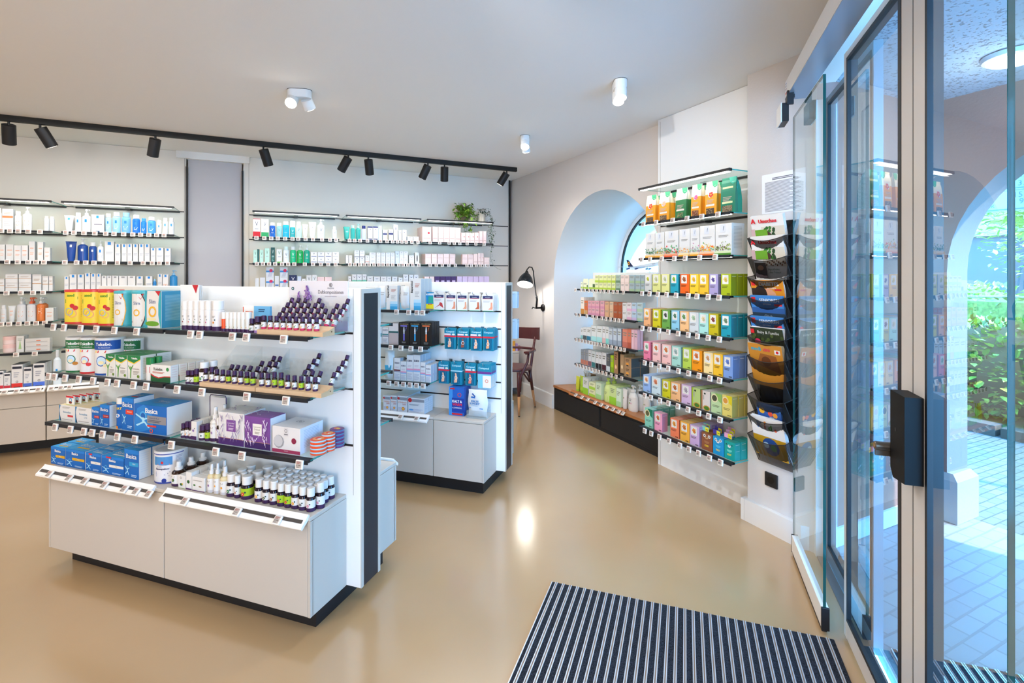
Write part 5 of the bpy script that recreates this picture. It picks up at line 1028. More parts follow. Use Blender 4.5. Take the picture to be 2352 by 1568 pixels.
hangrow(G, 3.205, 'middle', [(1019, 1046, 753, 802, CP(), 'teal blister plaster pack with foot', 2, .02), (1049, 1076, 754, 803, CP('8a4a3a'), 'teal blister plaster pack with heels', 4, .018), (1079, 1106, 754, 806, CP('e8b090'), 'teal blister plaster pack with foot', 4, .018), (1107.5, 1133, 755, 806, CP('e0a070', 0), 'teal blister plaster pack with heel', 5, .018)])
hangrow(G, 3.205, 'lower', [(1005, 1030, 830, 881, CP('e8b090'), 'teal blister plaster pack with toes', 3, .018), (1033.5, 1060, 831, 884, CP('e8b090', 0, 0), 'teal blister plaster pack with hand', 3, .018), (1067, 1092, 834, 886, CP('d87a6a'), 'teal blister plaster pack, orange tip', 2, .02),
 (1096, 1128, 836, 892, dict(c='78c4dc', d=.01, ops=[('r', 0, 1, .68, 1, '14809e'), ('t', 'Compeed', .45, .78, .08, 'bfeaf4', .75, 0, .005), ('r', 0, 1, .58, .68, '6a3a8a'), ('r', .38, .98, .02, .52, 'f0e4dc'), ('o', .66, .3, .12, 'd8704a', .35)]), 'pale blue and purple wart patch pack', 6, .017)])
for (zz, w_) in ((1.112, 'middle'), (.862, 'lower')): pass
row(G, 3.18, .5125, B4, [('carton', 1031, 1066, 889, dict(c='1f5cb4', d=.055, side='16429a', top='2a6cc4', ops=[('r', 0, .25, 0, 1, '3a8ad0'), ('r', .2, 1, .12, .62, '123a94'), ('r', .08, .38, .92, .97, 'c8242c'), ('o', .7, .74, .13, 'e8eef4', .3), ('o', .7, .74, .13, 'd8402c', .3), ('t', 'KALT &', .55, .46, .09, 'ffffff', .62, 0, .008), ('t', 'WARM', .55, .35, .09, 'd8283a', .62, 0, .008), ('t', 'KOMPRESSE', .55, .25, .05, 'dfe8f4', .6), ('r', .2, .9, .03, .09, 'c8242c')]), 'blue cold and warm compress carton', (1, 1))])
o = product('pouch', G.U(1117, 3.17) - G.U(1073, 3.17), .185, dict(c='e9eef2', d=.05, ops=[('p', [(.2, .84), (.4, .74), (.42, .78), (.26, .88)], '2a5aa8'), ('r', .18, .4, .7, .76, '2a6ab4'), ('t', 'KÄLTE', .42, .56, .07, '2a78b8', .5, 0, .006), ('t', 'SOFORT', .42, .47, .07, '2a78b8', .52, 0, .006), ('t', 'KOMPRESSE', .42, .41, .035, '5a9ac8', .5), ('p', [(.1, .33), (.85, .31), (.85, .34), (.1, .35)], '3a90d8')])); place(o, G, G.U(1095, 3.17), 3.165, .518)
tag(o, 'white instant cold pack bag in clear holder on back gondola counter', 'bag')
r = empty('clear_holder', G.P(G.U(1095, 3.16), 3.15, .5125), G.yaw); w = .072; b = MB(); b.box(-w, w, 0, .09, 0, .003, ACRYL); b.box(-w, w, 0, .002, 0, .055, ACRYL); b.box(-w, w, .088, .09, 0, .09, ACRYL); b.box(-w, -w + .002, 0, .09, 0, .05, ACRYL); b.box(w - .002, w, 0, .09, 0, .05, ACRYL); b.build('tray', r); tag(r, 'clear acrylic holder under the white cold pack bag', 'holder')
# packs and cartons peeping out on the rear side of the farther gondola
for k, (z, h_) in enumerate(((1.235, .125), (1.0, .15))):
    for j in range(3):
        o = product('hang', .05, h_, dict(c='b8cfe0', d=.012, ops=[('r', 0, 1, .8, 1, '1c2444')])); place(o, GR, 1.235, -3.69 + j * .02, z + .002); tag(o, 'pale blue pack with navy head behind back gondola end, %s tier, %s' % (('upper', 'lower')[k], ORD[j]), 'pack', 'packs on rear side of back gondola')
    hk = MB(); hk.tube([(0, .2, 0), (0, -.01, 0), (0, -.012, .012)], .002, mat('b4b6ba', .25, 1), 6); o = hk.build('display_hook'); place(o, GR, 1.235, -3.70, z + h_ - .015); tag(o, 'rear chrome hook at end of back gondola, %s one' % ('upper', 'lower')[k], 'hook')
shelf(GR, 1.28, 2.6, -3.70, -3.482, .86, 'glass shelf on rear side of back gondola')
o = product('carton', .05, .13, dict(c='c2d6de', d=.09, side='d8e2e8', lines=(8, '9ab0bc'))); place(o, GR, 1.31, -3.67, .861); tag(o, 'pale grey carton at rear end of back gondola', 'carton')

# ------------------------------------------------------------------ back wall racks
BX = [(-3.26, -2.50), (-2.44, -1.64), (-1.574, -.77), (-.126, .683), (.751, 1.562), (1.633, 2.45)]
BNM = ['far left', 'left', 'second', 'third', 'fourth', 'fifth']
for i, (x0, x1) in enumerate(BX):
    shelf(N, x0, x1, 5.54, 5.9, 2.115, 'glass light shelf with glowing bar, %s bay of back wall' % BNM[i], name='light_shelf', led=True, grp='light shelves on back wall')
    for k, z in enumerate((1.86, 1.605, 1.35) + ((1.095, .84) if i < 3 else ())):
        shelf(N, x0, x1, 5.55, 5.9, z, 'glass product shelf, %s level of %s back wall bay' % (ORD[k], BNM[i]), grp='glass shelves on back wall')
WB = 5.585
Z1, Z2, Z3, Z4, Z5, Z6 = 1.861, 1.606, 1.351, 1.096, .841, .5455
def names(b): return ['top %s wall bay' % b, 'second shelf %s wall bay' % b, 'third shelf %s wall bay' % b, 'fourth shelf %s wall bay' % b, 'fifth shelf %s wall bay' % b]
def wt(z, where, pxs): tags(N, 5.535, z - .012, where, pxs)
BLU = '1e88d8'
sq = lambda *a: [('r', .33, .67, .82, .97, BLU), ('l', .15, .85, .35, .5, 2, 'b8bcc4')]
sqb = [('r', .3, .62, .68, .9, BLU), ('l', .15, .85, .3, .5, 2, 'a8b4c4')]
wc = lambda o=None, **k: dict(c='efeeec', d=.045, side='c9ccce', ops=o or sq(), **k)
OR = [('r', 0, 1, .58, .68, 'e87a4a'), ('l', .15, .8, .75, .85, 2, 'd8a08a'), ('l', .15, .8, .2, .5, 4, 'c4c4c8')]
GO = [('r', 0, 1, .44, .48, 'c08a4a'), ('l', .15, .8, .6, .75, 2, 'b8a898'), ('r', 0, 1, .9, 1, 'd0ccc8')]
OG = [('l', .2, .8, .6, .7, 1, 'e8a88a'), ('l', .2, .8, .3, .45, 2, 'e8b8a0')]
nm = names('left'); W = WB
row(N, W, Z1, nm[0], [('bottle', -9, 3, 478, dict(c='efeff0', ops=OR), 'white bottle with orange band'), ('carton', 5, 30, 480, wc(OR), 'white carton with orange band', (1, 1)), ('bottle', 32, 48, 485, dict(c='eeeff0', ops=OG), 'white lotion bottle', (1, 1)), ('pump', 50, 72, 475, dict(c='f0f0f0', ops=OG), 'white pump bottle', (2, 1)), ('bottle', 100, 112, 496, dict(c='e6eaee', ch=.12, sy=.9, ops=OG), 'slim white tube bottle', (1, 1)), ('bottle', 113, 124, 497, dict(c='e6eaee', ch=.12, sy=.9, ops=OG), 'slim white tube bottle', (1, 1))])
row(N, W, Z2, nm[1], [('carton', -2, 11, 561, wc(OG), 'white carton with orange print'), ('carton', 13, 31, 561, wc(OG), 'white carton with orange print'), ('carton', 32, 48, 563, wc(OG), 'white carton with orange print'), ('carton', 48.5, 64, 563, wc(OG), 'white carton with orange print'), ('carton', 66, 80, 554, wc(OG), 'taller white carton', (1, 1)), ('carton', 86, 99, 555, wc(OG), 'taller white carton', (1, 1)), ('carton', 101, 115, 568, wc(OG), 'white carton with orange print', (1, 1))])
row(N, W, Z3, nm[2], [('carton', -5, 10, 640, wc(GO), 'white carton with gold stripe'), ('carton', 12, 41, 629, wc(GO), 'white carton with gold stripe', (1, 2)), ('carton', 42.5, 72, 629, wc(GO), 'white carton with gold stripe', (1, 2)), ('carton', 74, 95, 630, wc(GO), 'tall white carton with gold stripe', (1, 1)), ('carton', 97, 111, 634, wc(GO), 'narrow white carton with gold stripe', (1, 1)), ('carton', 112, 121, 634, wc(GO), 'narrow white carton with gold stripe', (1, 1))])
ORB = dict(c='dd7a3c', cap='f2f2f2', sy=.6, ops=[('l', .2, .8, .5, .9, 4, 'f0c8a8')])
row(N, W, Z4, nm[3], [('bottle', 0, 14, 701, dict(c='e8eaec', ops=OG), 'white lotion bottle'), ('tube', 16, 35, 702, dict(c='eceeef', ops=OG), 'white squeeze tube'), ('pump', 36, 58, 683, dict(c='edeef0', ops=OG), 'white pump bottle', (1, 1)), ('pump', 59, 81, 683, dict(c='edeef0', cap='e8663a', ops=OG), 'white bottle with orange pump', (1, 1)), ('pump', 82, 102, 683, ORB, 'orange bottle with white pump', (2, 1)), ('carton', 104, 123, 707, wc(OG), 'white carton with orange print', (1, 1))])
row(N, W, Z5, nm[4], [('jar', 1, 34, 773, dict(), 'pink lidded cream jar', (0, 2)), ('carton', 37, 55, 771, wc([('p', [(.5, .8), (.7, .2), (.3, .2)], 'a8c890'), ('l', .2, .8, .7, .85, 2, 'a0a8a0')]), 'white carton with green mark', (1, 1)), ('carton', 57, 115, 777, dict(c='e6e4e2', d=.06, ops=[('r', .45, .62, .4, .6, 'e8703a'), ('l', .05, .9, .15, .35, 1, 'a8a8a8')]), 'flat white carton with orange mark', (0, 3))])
NB = lambda c: dict(c='f1f1f2', d=.05, top='1d2438', side='e0e4ea', ops=[('r', 0, 1, 0, .22, c), ('r', .08, .92, .82, .92, '1d2438'), ('o', .5, .28, .12, '3a3a44', .3), ('l', .2, .7, .45, .7, 3, 'a8acb8'), ('r', .2, .8, .02, .07, '1d2438')])
row(N, 5.56, Z6, 'left wall counter', [('carton', -14, 8, 852, NB('c82a3a'), 'white carton with navy lid'), ('carton', 9, 24, 856, NB('c82a3a'), 'white carton with navy lid', (1, 1)), ('carton', 26, 52, 837, NB('d8302c'), 'white and red carton, navy lid', (2, 1)), ('carton', 54, 73, 843, NB('4a6ac8'), 'white and blue carton, navy lid', (2, 1)), ('carton', 76, 103, 834, NB('4a70d8'), 'taller white and blue carton', (2, 1)), ('bottle', 120, 140, 804, dict(c='dce8f2', cap='e4ecf4', cw=.4, sh=.2, ops=[('r', .35, .65, .62, .78, BLU)]), 'clear bottle with blue square')])
tagrail(N, N.U(-10, 5.5), N.U(106, 5.5), 5.49, .548, 'white price rail on left wall counter, left part'); tagrail(N, N.U(112, 5.5), -.80, 5.49, .548, 'white price rail on left wall counter, right part')
wt(Z1, nm[0], [3, 23, 42, 65, 92]); wt(Z2, nm[1], [17, 41, 65, 83, 101]); wt(Z3, nm[2], [15, 48, 76, 99]); wt(Z4, nm[3], [3, 21, 43, 63, 83, 103]); wt(Z5, nm[4], [37, 80]); tags(N, 5.459, .538, 'left wall counter', [10, 38, 61, 88, 118, 140, 160], tilt=48)
nm = names('second')
LB = lambda c, cap='8abbe0': dict(c=c, cap=cap, ops=[('r', .3, .62, .66, .84, '1f78c8'), ('l', .2, .8, .25, .5, 3, 'c8dcf0')], sy=.7)
WBt = dict(c='f0f1f2', sy=.7, ops=sqb)
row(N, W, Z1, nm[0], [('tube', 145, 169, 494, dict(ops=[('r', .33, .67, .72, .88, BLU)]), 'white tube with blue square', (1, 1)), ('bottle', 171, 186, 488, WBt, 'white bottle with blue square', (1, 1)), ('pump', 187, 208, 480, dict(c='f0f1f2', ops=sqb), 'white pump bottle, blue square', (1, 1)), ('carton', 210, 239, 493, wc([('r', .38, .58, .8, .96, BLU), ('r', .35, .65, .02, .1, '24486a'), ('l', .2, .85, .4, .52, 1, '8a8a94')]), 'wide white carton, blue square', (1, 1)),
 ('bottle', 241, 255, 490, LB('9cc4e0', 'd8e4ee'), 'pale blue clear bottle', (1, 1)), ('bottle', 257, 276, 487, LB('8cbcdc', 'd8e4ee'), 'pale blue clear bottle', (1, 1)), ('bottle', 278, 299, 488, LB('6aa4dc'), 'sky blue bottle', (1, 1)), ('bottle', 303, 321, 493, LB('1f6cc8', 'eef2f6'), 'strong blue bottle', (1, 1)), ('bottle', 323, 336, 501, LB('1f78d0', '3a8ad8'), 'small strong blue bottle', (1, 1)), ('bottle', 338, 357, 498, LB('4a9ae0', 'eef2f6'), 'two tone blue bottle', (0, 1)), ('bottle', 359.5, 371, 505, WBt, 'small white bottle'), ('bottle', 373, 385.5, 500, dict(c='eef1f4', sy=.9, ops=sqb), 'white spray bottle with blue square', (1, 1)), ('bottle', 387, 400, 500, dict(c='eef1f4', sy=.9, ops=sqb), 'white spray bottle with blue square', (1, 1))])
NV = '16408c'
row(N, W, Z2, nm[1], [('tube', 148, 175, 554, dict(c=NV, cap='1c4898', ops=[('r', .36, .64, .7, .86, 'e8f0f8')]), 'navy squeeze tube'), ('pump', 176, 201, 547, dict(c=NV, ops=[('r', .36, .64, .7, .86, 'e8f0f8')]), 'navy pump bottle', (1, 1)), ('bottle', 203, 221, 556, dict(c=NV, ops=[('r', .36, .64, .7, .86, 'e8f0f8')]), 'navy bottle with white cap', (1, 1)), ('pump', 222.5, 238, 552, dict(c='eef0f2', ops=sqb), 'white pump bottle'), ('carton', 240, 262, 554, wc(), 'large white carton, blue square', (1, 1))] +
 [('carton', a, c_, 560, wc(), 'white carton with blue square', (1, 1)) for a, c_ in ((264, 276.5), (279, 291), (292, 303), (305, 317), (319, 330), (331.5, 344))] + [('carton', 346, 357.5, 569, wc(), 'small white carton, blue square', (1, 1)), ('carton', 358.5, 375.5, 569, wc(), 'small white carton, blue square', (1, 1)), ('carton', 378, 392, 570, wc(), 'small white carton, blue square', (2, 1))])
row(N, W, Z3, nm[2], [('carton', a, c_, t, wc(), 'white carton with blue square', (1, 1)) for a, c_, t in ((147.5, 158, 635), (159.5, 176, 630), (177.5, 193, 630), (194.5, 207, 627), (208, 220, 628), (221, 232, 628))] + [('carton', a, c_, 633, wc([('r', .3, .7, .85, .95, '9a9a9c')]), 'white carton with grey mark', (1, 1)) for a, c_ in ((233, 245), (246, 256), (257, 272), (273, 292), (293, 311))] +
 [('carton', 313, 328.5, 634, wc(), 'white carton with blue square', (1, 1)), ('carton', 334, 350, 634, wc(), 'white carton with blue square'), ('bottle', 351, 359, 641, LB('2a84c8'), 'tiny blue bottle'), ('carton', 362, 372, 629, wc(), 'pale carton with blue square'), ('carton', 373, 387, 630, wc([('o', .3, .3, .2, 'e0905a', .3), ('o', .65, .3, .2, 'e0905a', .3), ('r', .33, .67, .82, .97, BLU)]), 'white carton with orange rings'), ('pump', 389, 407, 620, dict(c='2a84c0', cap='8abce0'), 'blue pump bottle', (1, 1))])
wt(Z1, nm[0], [151, 170, 193, 218, 243, 262, 284, 305, 323, 342, 360, 377]); wt(Z2, nm[1], [149, 176, 197, 216, 240, 270, 299, 329, 350, 366, 385])
nm = names('third')
V = lambda c='4a5668': [('p', [(.3, .85), (.36, .85), (.5, .68), (.64, .85), (.7, .85), (.52, .62), (.48, .62)], c), ('l', .25, .75, .4, .5, 1, 'a8acb4')]
row(N, W, Z1, nm[0], [('carton', 581, 598, 502, dict(c='f1f0ef', d=.05, ops=V() + [('r', 0, 1, 0, .3, 'c8202c'), ('r', 0, 1, .97, 1, 'd8606a')]), 'white and red carton', (1, 1)), ('carton', 600, 617, 503, dict(c='f1f0ef', d=.05, ops=V() + [('r', 0, 1, 0, .28, '2a9a5c')]), 'white and green carton', (1, 1)), ('bottle', 619, 632.5, 511, dict(c='1a58b0', ops=V('d8e4f4') + [('r', .05, .95, 0, .4, '3a98dc')]), 'two tone blue bottle', (1, 1)), ('bottle', 635, 648, 512, dict(c='8abcc0', cap='eef4f4', ops=V('4a7a80')), 'grey teal bottle', (1, 1)), ('bottle', 649, 664.5, 508, dict(c='1fa4c8', cap='eaf4f6', ops=V('1a6a88')), 'cyan bottle', (1, 1)), ('bottle', 666, 678.5, 507, dict(c='2a9ea4', cap='dfeef0', ch=.36, cw=.9, ops=V('d8f0f0')), 'teal foam bottle', (1, 1)), ('bottle', 680, 693, 509, dict(c='b4dcd8', cap='ecf6f6', ops=V()), 'pale aqua bottle', (1, 1)), ('tube', 694.5, 708, 515, dict(ops=V()), 'white tube with dark V', (1, 1)), ('tube', 709, 727, 510, dict(ops=V()), 'larger white tube', (1, 1)), ('pump', 729, 746, 503, dict(c='d4e0e6', ops=V()), 'clear pump bottle', (0, 1)), ('bottle', 764, 774, 520, dict(c='e6eaf4', cap='eef0f4', sy=1, ops=V() + [('r', 0, 1, 0, .25, '90a4d8')]), 'small white spray can', (1, 1))])
MI = lambda: dict(c='b8e0d0', d=.04, side='98c8b8', ops=V('4a6a60'))
row(N, W, Z2, nm[1], [('carton', 582, 591, 574, MI(), 'mint carton with V', (1, 1)), ('tube', 590.5, 596, 572, dict(c='1a5a58', cap='1a5a58'), 'dark teal tube'), ('carton', 596.5, 605, 574, MI(), 'mint carton with V', (1, 1)), ('carton', 608, 619, 570, MI(), 'mint carton with V', (1, 1)), ('carton', 622, 631.5, 568, dict(c='14504c', d=.04, ops=V('d8e8e4') + [('l', .2, .8, .1, .45, 4, '7ab0a4')]), 'dark green carton', (1, 1)), ('carton', 635, 648, 572, dict(c='f0f1ee', d=.04, ops=V('2a8a5a') + [('r', .1, .9, .02, .1, '6ab04a')]), 'white carton with green V', (1, 1)), ('bottle', 650.5, 664, 566, dict(c='dfe6ea', cap='d8eee8', ops=V()), 'clear bottle', (1, 1)), ('bottle', 666.5, 680, 566, dict(c='18b078', cap='f0f4f2', ops=V('e8f8f0')), 'green bottle', (1, 1)), ('pump', 681.5, 697, 563, dict(c='14a04a', ops=V('e0f4e4')), 'green pump bottle', (1, 1)), ('pump', 698, 712, 563, dict(c='12a080', ops=V('e0f4e4')), 'teal green pump bottle', (1, 1))] +
 [('carton', a, c_, 579, dict(c='efeeec', d=.05, ops=[('p', [(.35, .85), (.42, .85), (.5, .65), (.58, .85), (.65, .85), (.5, .55)], '5a6478'), ('r', .1, .9, .2, .28, '3a4a8a' if i < 3 else 'b8b8b8')]), 'small white carton', (1, 2)) for i, (a, c_) in enumerate(((713.5, 728.5), (729.5, 745.5), (746.5, 762), (763, 778.5)))])
LF = lambda: dict(c='eef0f6', d=.05, ops=[('r', 0, 1, .52, .68, '3a8ad4'), ('c', .64, .68, .22, 'd8285a'), ('p', [(.2, .1), (.7, .1), (.85, .5), (.4, .5)], 'c4c8d4')])
row(N, W, Z3, nm[2], [('carton', 586, 594.5, 639, dict(c='f0f1f4', d=.04, ops=[('r', .1, .9, .02, .1, '3a8ac4')]), 'white carton with blue foot'), ('carton', 597, 609, 637, dict(c='f0f1f6', d=.04, ops=[('r', .1, .9, .02, .1, '4a7ac4')]), 'white carton with blue foot'), ('carton', 611, 629, 613.5, LF(), 'blue white carton, magenta dot', (1, 2)), ('carton', 631, 641, 633, dict(c='f0f1f6', d=.04, ops=[('r', .1, .9, .2, .3, '3a6ab4')]), 'slim white carton'), ('carton', 643, 661, 613.5, LF(), 'blue white carton, magenta dot', (1, 2)), ('carton', 664, 682, 631.5, dict(c='1d2450', d=.05, ops=V('f0f0f8')), 'navy carton with white V'), ('carton', 683, 692, 634, dict(c='d4e0f4', d=.04), 'pale blue carton'), ('carton', 693, 702, 640, dict(c='f0f0f0', d=.04, ops=V()), 'small white carton'), ('carton', 703.5, 716, 632, dict(c='f0f0f0', d=.04, ops=V()), 'white carton with V'), ('carton', 717, 728, 631, dict(c='f0f0f0', d=.04, ops=V()), 'white carton with V'), ('carton', 729, 744.5, 636, dict(c='f0d4d6', d=.05), 'pale pink carton'), ('carton', 746, 762, 636, dict(c='f0d4d6', d=.05), 'pale pink carton')])
wt(Z1, nm[0], [589, 607, 623, 638, 655, 672, 685, 702, 719, 740, 758, 772]); wt(Z2, nm[1], [590, 604, 618, 632, 648, 662, 676, 700, 719, 737, 754, 771])
nm = names('fourth')
U_ = [('p', [(.2, .85), (.5, .74), (.8, .85), (.5, .8)], '5a5a7a'), ('l', .2, .8, .5, .62, 1, 'b8b8c0')]
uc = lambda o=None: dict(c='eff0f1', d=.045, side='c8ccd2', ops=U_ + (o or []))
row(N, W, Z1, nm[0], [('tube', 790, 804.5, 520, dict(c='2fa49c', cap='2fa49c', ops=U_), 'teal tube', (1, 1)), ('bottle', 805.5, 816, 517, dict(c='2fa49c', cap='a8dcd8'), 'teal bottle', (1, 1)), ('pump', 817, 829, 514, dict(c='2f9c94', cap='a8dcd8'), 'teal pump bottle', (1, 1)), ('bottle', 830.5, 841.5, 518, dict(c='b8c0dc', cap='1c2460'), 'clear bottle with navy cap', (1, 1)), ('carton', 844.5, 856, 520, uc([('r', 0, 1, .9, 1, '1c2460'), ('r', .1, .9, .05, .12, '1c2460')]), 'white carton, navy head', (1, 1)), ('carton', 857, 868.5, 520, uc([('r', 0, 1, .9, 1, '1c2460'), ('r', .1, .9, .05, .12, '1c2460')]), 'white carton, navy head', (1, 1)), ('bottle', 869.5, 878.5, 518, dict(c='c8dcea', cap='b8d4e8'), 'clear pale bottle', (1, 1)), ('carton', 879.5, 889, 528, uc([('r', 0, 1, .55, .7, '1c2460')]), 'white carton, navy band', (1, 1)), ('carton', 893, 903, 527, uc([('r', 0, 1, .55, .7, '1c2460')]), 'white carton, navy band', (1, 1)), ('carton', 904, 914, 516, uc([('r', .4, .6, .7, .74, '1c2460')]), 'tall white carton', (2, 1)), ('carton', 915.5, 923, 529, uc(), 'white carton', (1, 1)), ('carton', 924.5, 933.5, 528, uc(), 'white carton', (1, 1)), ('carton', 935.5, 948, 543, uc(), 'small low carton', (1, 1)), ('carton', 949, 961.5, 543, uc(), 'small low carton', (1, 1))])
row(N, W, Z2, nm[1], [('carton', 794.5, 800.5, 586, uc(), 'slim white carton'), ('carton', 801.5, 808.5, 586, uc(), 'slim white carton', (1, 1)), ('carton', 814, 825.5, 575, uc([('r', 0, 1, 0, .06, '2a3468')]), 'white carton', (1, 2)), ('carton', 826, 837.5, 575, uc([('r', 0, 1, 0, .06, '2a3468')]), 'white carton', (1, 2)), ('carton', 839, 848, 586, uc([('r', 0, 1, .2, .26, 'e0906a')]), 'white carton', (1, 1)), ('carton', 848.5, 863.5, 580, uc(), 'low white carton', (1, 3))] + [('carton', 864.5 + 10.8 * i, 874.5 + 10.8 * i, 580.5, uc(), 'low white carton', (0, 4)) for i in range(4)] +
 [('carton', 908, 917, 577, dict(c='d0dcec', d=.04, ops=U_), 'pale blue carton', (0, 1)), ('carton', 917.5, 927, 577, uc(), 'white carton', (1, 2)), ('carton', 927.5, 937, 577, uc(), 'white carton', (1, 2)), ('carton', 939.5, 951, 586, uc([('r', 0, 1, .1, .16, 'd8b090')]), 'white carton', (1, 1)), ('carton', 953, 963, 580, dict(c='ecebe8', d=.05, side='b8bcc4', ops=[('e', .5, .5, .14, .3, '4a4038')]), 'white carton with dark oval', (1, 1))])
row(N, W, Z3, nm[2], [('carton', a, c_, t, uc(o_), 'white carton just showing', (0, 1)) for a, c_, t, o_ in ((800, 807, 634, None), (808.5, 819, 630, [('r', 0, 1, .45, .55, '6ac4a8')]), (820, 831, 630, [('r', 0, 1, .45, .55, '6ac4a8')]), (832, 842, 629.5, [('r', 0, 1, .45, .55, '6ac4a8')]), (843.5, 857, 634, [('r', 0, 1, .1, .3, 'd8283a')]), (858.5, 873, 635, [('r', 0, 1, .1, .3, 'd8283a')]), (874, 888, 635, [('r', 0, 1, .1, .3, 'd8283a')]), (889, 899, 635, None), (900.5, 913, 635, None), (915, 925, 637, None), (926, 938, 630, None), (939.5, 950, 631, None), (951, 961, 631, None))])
wt(Z1, nm[0], [803, 814.5, 827, 844, 861, 874, 889, 902, 913, 923, 933, 946, 960]); wt(Z2, nm[1], [804, 815, 826.5, 837, 848, 859, 870, 880, 891, 902, 916, 926, 937, 948, 962])
nm = names('fifth')
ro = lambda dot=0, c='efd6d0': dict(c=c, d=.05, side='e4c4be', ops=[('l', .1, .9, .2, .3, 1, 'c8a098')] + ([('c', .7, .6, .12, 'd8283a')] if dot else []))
row(N, W, Z1, nm[0], [('carton', 970, 991, 521, ro(1), 'tall rose carton with red dot', (3, 1))] + [('carton', a, c_, t, ro(), 'tall rose carton', (3, 1)) for a, c_, t in ((993.5, 1006, 520.5), (1007, 1019.5, 521), (1020, 1032, 521.5), (1032.5, 1045, 522), (1045.5, 1058, 523))] + [('carton', a, c_, 534, ro(1), 'short rose carton, red dot', (2, 1)) for a, c_ in ((1059.5, 1069), (1069.8, 1079.5), (1080, 1089.5), (1090, 1100))] + [('carton', 1101, 1109, 531, ro(0, 'efd0cc'), 'short rose carton', (2, 1)), ('carton', 1110, 1117, 531, ro(0, 'efd0cc'), 'short rose carton', (2, 1))])
row(N, W, Z2, nm[1], [('carton', 977 + 13.9 * i, 990 + 13.9 * i, 583, ro(), 'square rose carton', (2, 2)) for i in range(5)] + [('carton', 1062, 1074, 584, ro(), 'square rose carton', (3, 2)), ('carton', 1075, 1086.5, 584, ro(), 'square rose carton', (2, 2)), ('carton', 1087.5, 1097, 583, ro(), 'tall rose carton', (1, 1)), ('carton', 1098, 1104, 581.5, ro(1), 'tall rose carton, red dot', (1, 1)), ('carton', 1104.5, 1111, 581.5, ro(1), 'tall rose carton, red dot', (1, 1)), ('carton', 1112, 1124, 591, ro(), 'small rose carton', (2, 1))])
row(N, W, Z3, nm[2], [('carton', 975, 986, 635, ro(), 'rose carton just showing'), ('carton', 987, 997.5, 635, ro(), 'rose carton just showing')] + [('carton', a, a + 12, 634.5, dict(c='4a2c5e', d=.05, ops=[('r', .2, .8, .4, .6, 'c8b0d0')]), 'purple carton just showing') for a in (998.5, 1011, 1023.5, 1036)] + [('carton', a, a + 11.5, 634.5, dict(c='d8c0dc', d=.05), 'lilac carton just showing') for a in (1050, 1062.5, 1075, 1087.5, 1100, 1112)])
wt(Z1, nm[0], [988, 1010, 1031.5, 1043.5, 1056, 1073, 1093, 1112]); wt(Z2, nm[1], [988, 1002, 1016, 1031, 1046, 1072.5, 1083, 1094, 1103, 1112.5, 1121])
for i, (px, c) in enumerate(((1181, 'e0a03a'), (1187, 'a890c8'), (1193, '8a4a5a'))):
    o = product('carton', .03, .12 - .03 * i, dict(c=c, d=.03, ops=[('c', .5, .5, .25, 'f0e0d8')])); place(o, N, N.U(px, 5.56), 5.56, .5455); tag(o, '%s card box on counter behind the armchair' % ('amber', 'lilac', 'plum')[i], 'box')

# ------------------------------------------------------------------ tea rack
TR = ['light shelf', 'tea bag shelf', 'herb box shelf', 'first tea shelf', 'second tea shelf', 'third tea shelf', 'fourth tea shelf', 'bottom tea shelf']
u0, u1 = -2.956, -2.135
shelf(E_, u0, u1, 2.50, 2.775, 2.13, 'glass light shelf with glowing bar above the tea bags', name='light_shelf', led=True)
TZ = [1.872, 1.613, 1.365, 1.11, .86, .622, .365]
for k, z in enumerate(TZ): shelf(E_, u0, u1 if k < 6 else u1 + .01, 2.505, 2.775, z, 'glass shelf with black price rail, %s of right wall' % TR[k + 1], grp='glass shelves on the tea rack')
# small glowing strips under the first two shelves
for k in (0, 1):
    b = MB(); b.box(-.40, .40, -.006, .01, -.004, 0, mat('fff8f0', .5, 0, 5)); o = b.build('light_strip'); place(o, E_, (u0 + u1) / 2, 2.515, TZ[k] - .0125); tag(o, 'glowing light strip under the front of the %s' % TR[k + 1], 'light strip')
W = 2.535
TB = lambda **k: dict(d=.06, **k)
row(E_, W, TZ[0] + .0008, TR[1], [('teabag', 1483, 1505, 448, TB(), 'orange and cream tea bag', (1, 1)), ('teabag', 1513, 1536, 441, TB(fig='e8b0a0'), 'orange and cream tea bag', (1, 1)), ('teabag', 1551, 1576, 432, TB(c='2a7a48', up='e8ecd8', paper=2, seeds='2a7a48'), 'green and white tea bag'), ('teabag', 1587, 1609, 423, TB(fig='d8489a', seeds='8a4a2c'), 'orange tea bag, pink flower', (1, 1)), ('teabag', 1619, 1646, 416, TB(fig='d83a2a', seeds='5a4a3c'), 'orange tea bag, red flower', (1, 1)), ('teabag', 1655, 1689, 407, TB(c='0f7a5c', up='1f9a7a', patch='dde2a8', green=1, paper=2, seeds='8a7a60'), 'tall dark green tea bag')], grp='standing tea bags on the tea rack')
def herb(foot, cols, foot2='f0d2a0', seed=1, d=.055):
    rn = random.Random(seed); o = [('r', .3, .62, .72, .98, 'd4d8e0'), ('p', [(.48, .78), (.5, .78), (.55, .9), (.53, .93), (.5, .9)], '6a7a8a'), ('l', .2, .8, .56, .64, 2, '8a8a88')]
    for i in range(60): o.append(('c', rn.random() * .96 + .02, .14 + .3 * rn.random() * rn.random() + .03, rn.uniform(.02, .05), rn.choice(cols)))
    return dict(c='efeeec', d=d, side='d8d4ca', ops=o + [('r', 0, 1, .05, .13, foot2), ('r', 0, 1, 0, .065, foot)], lines=(16, 'a8a49a'))
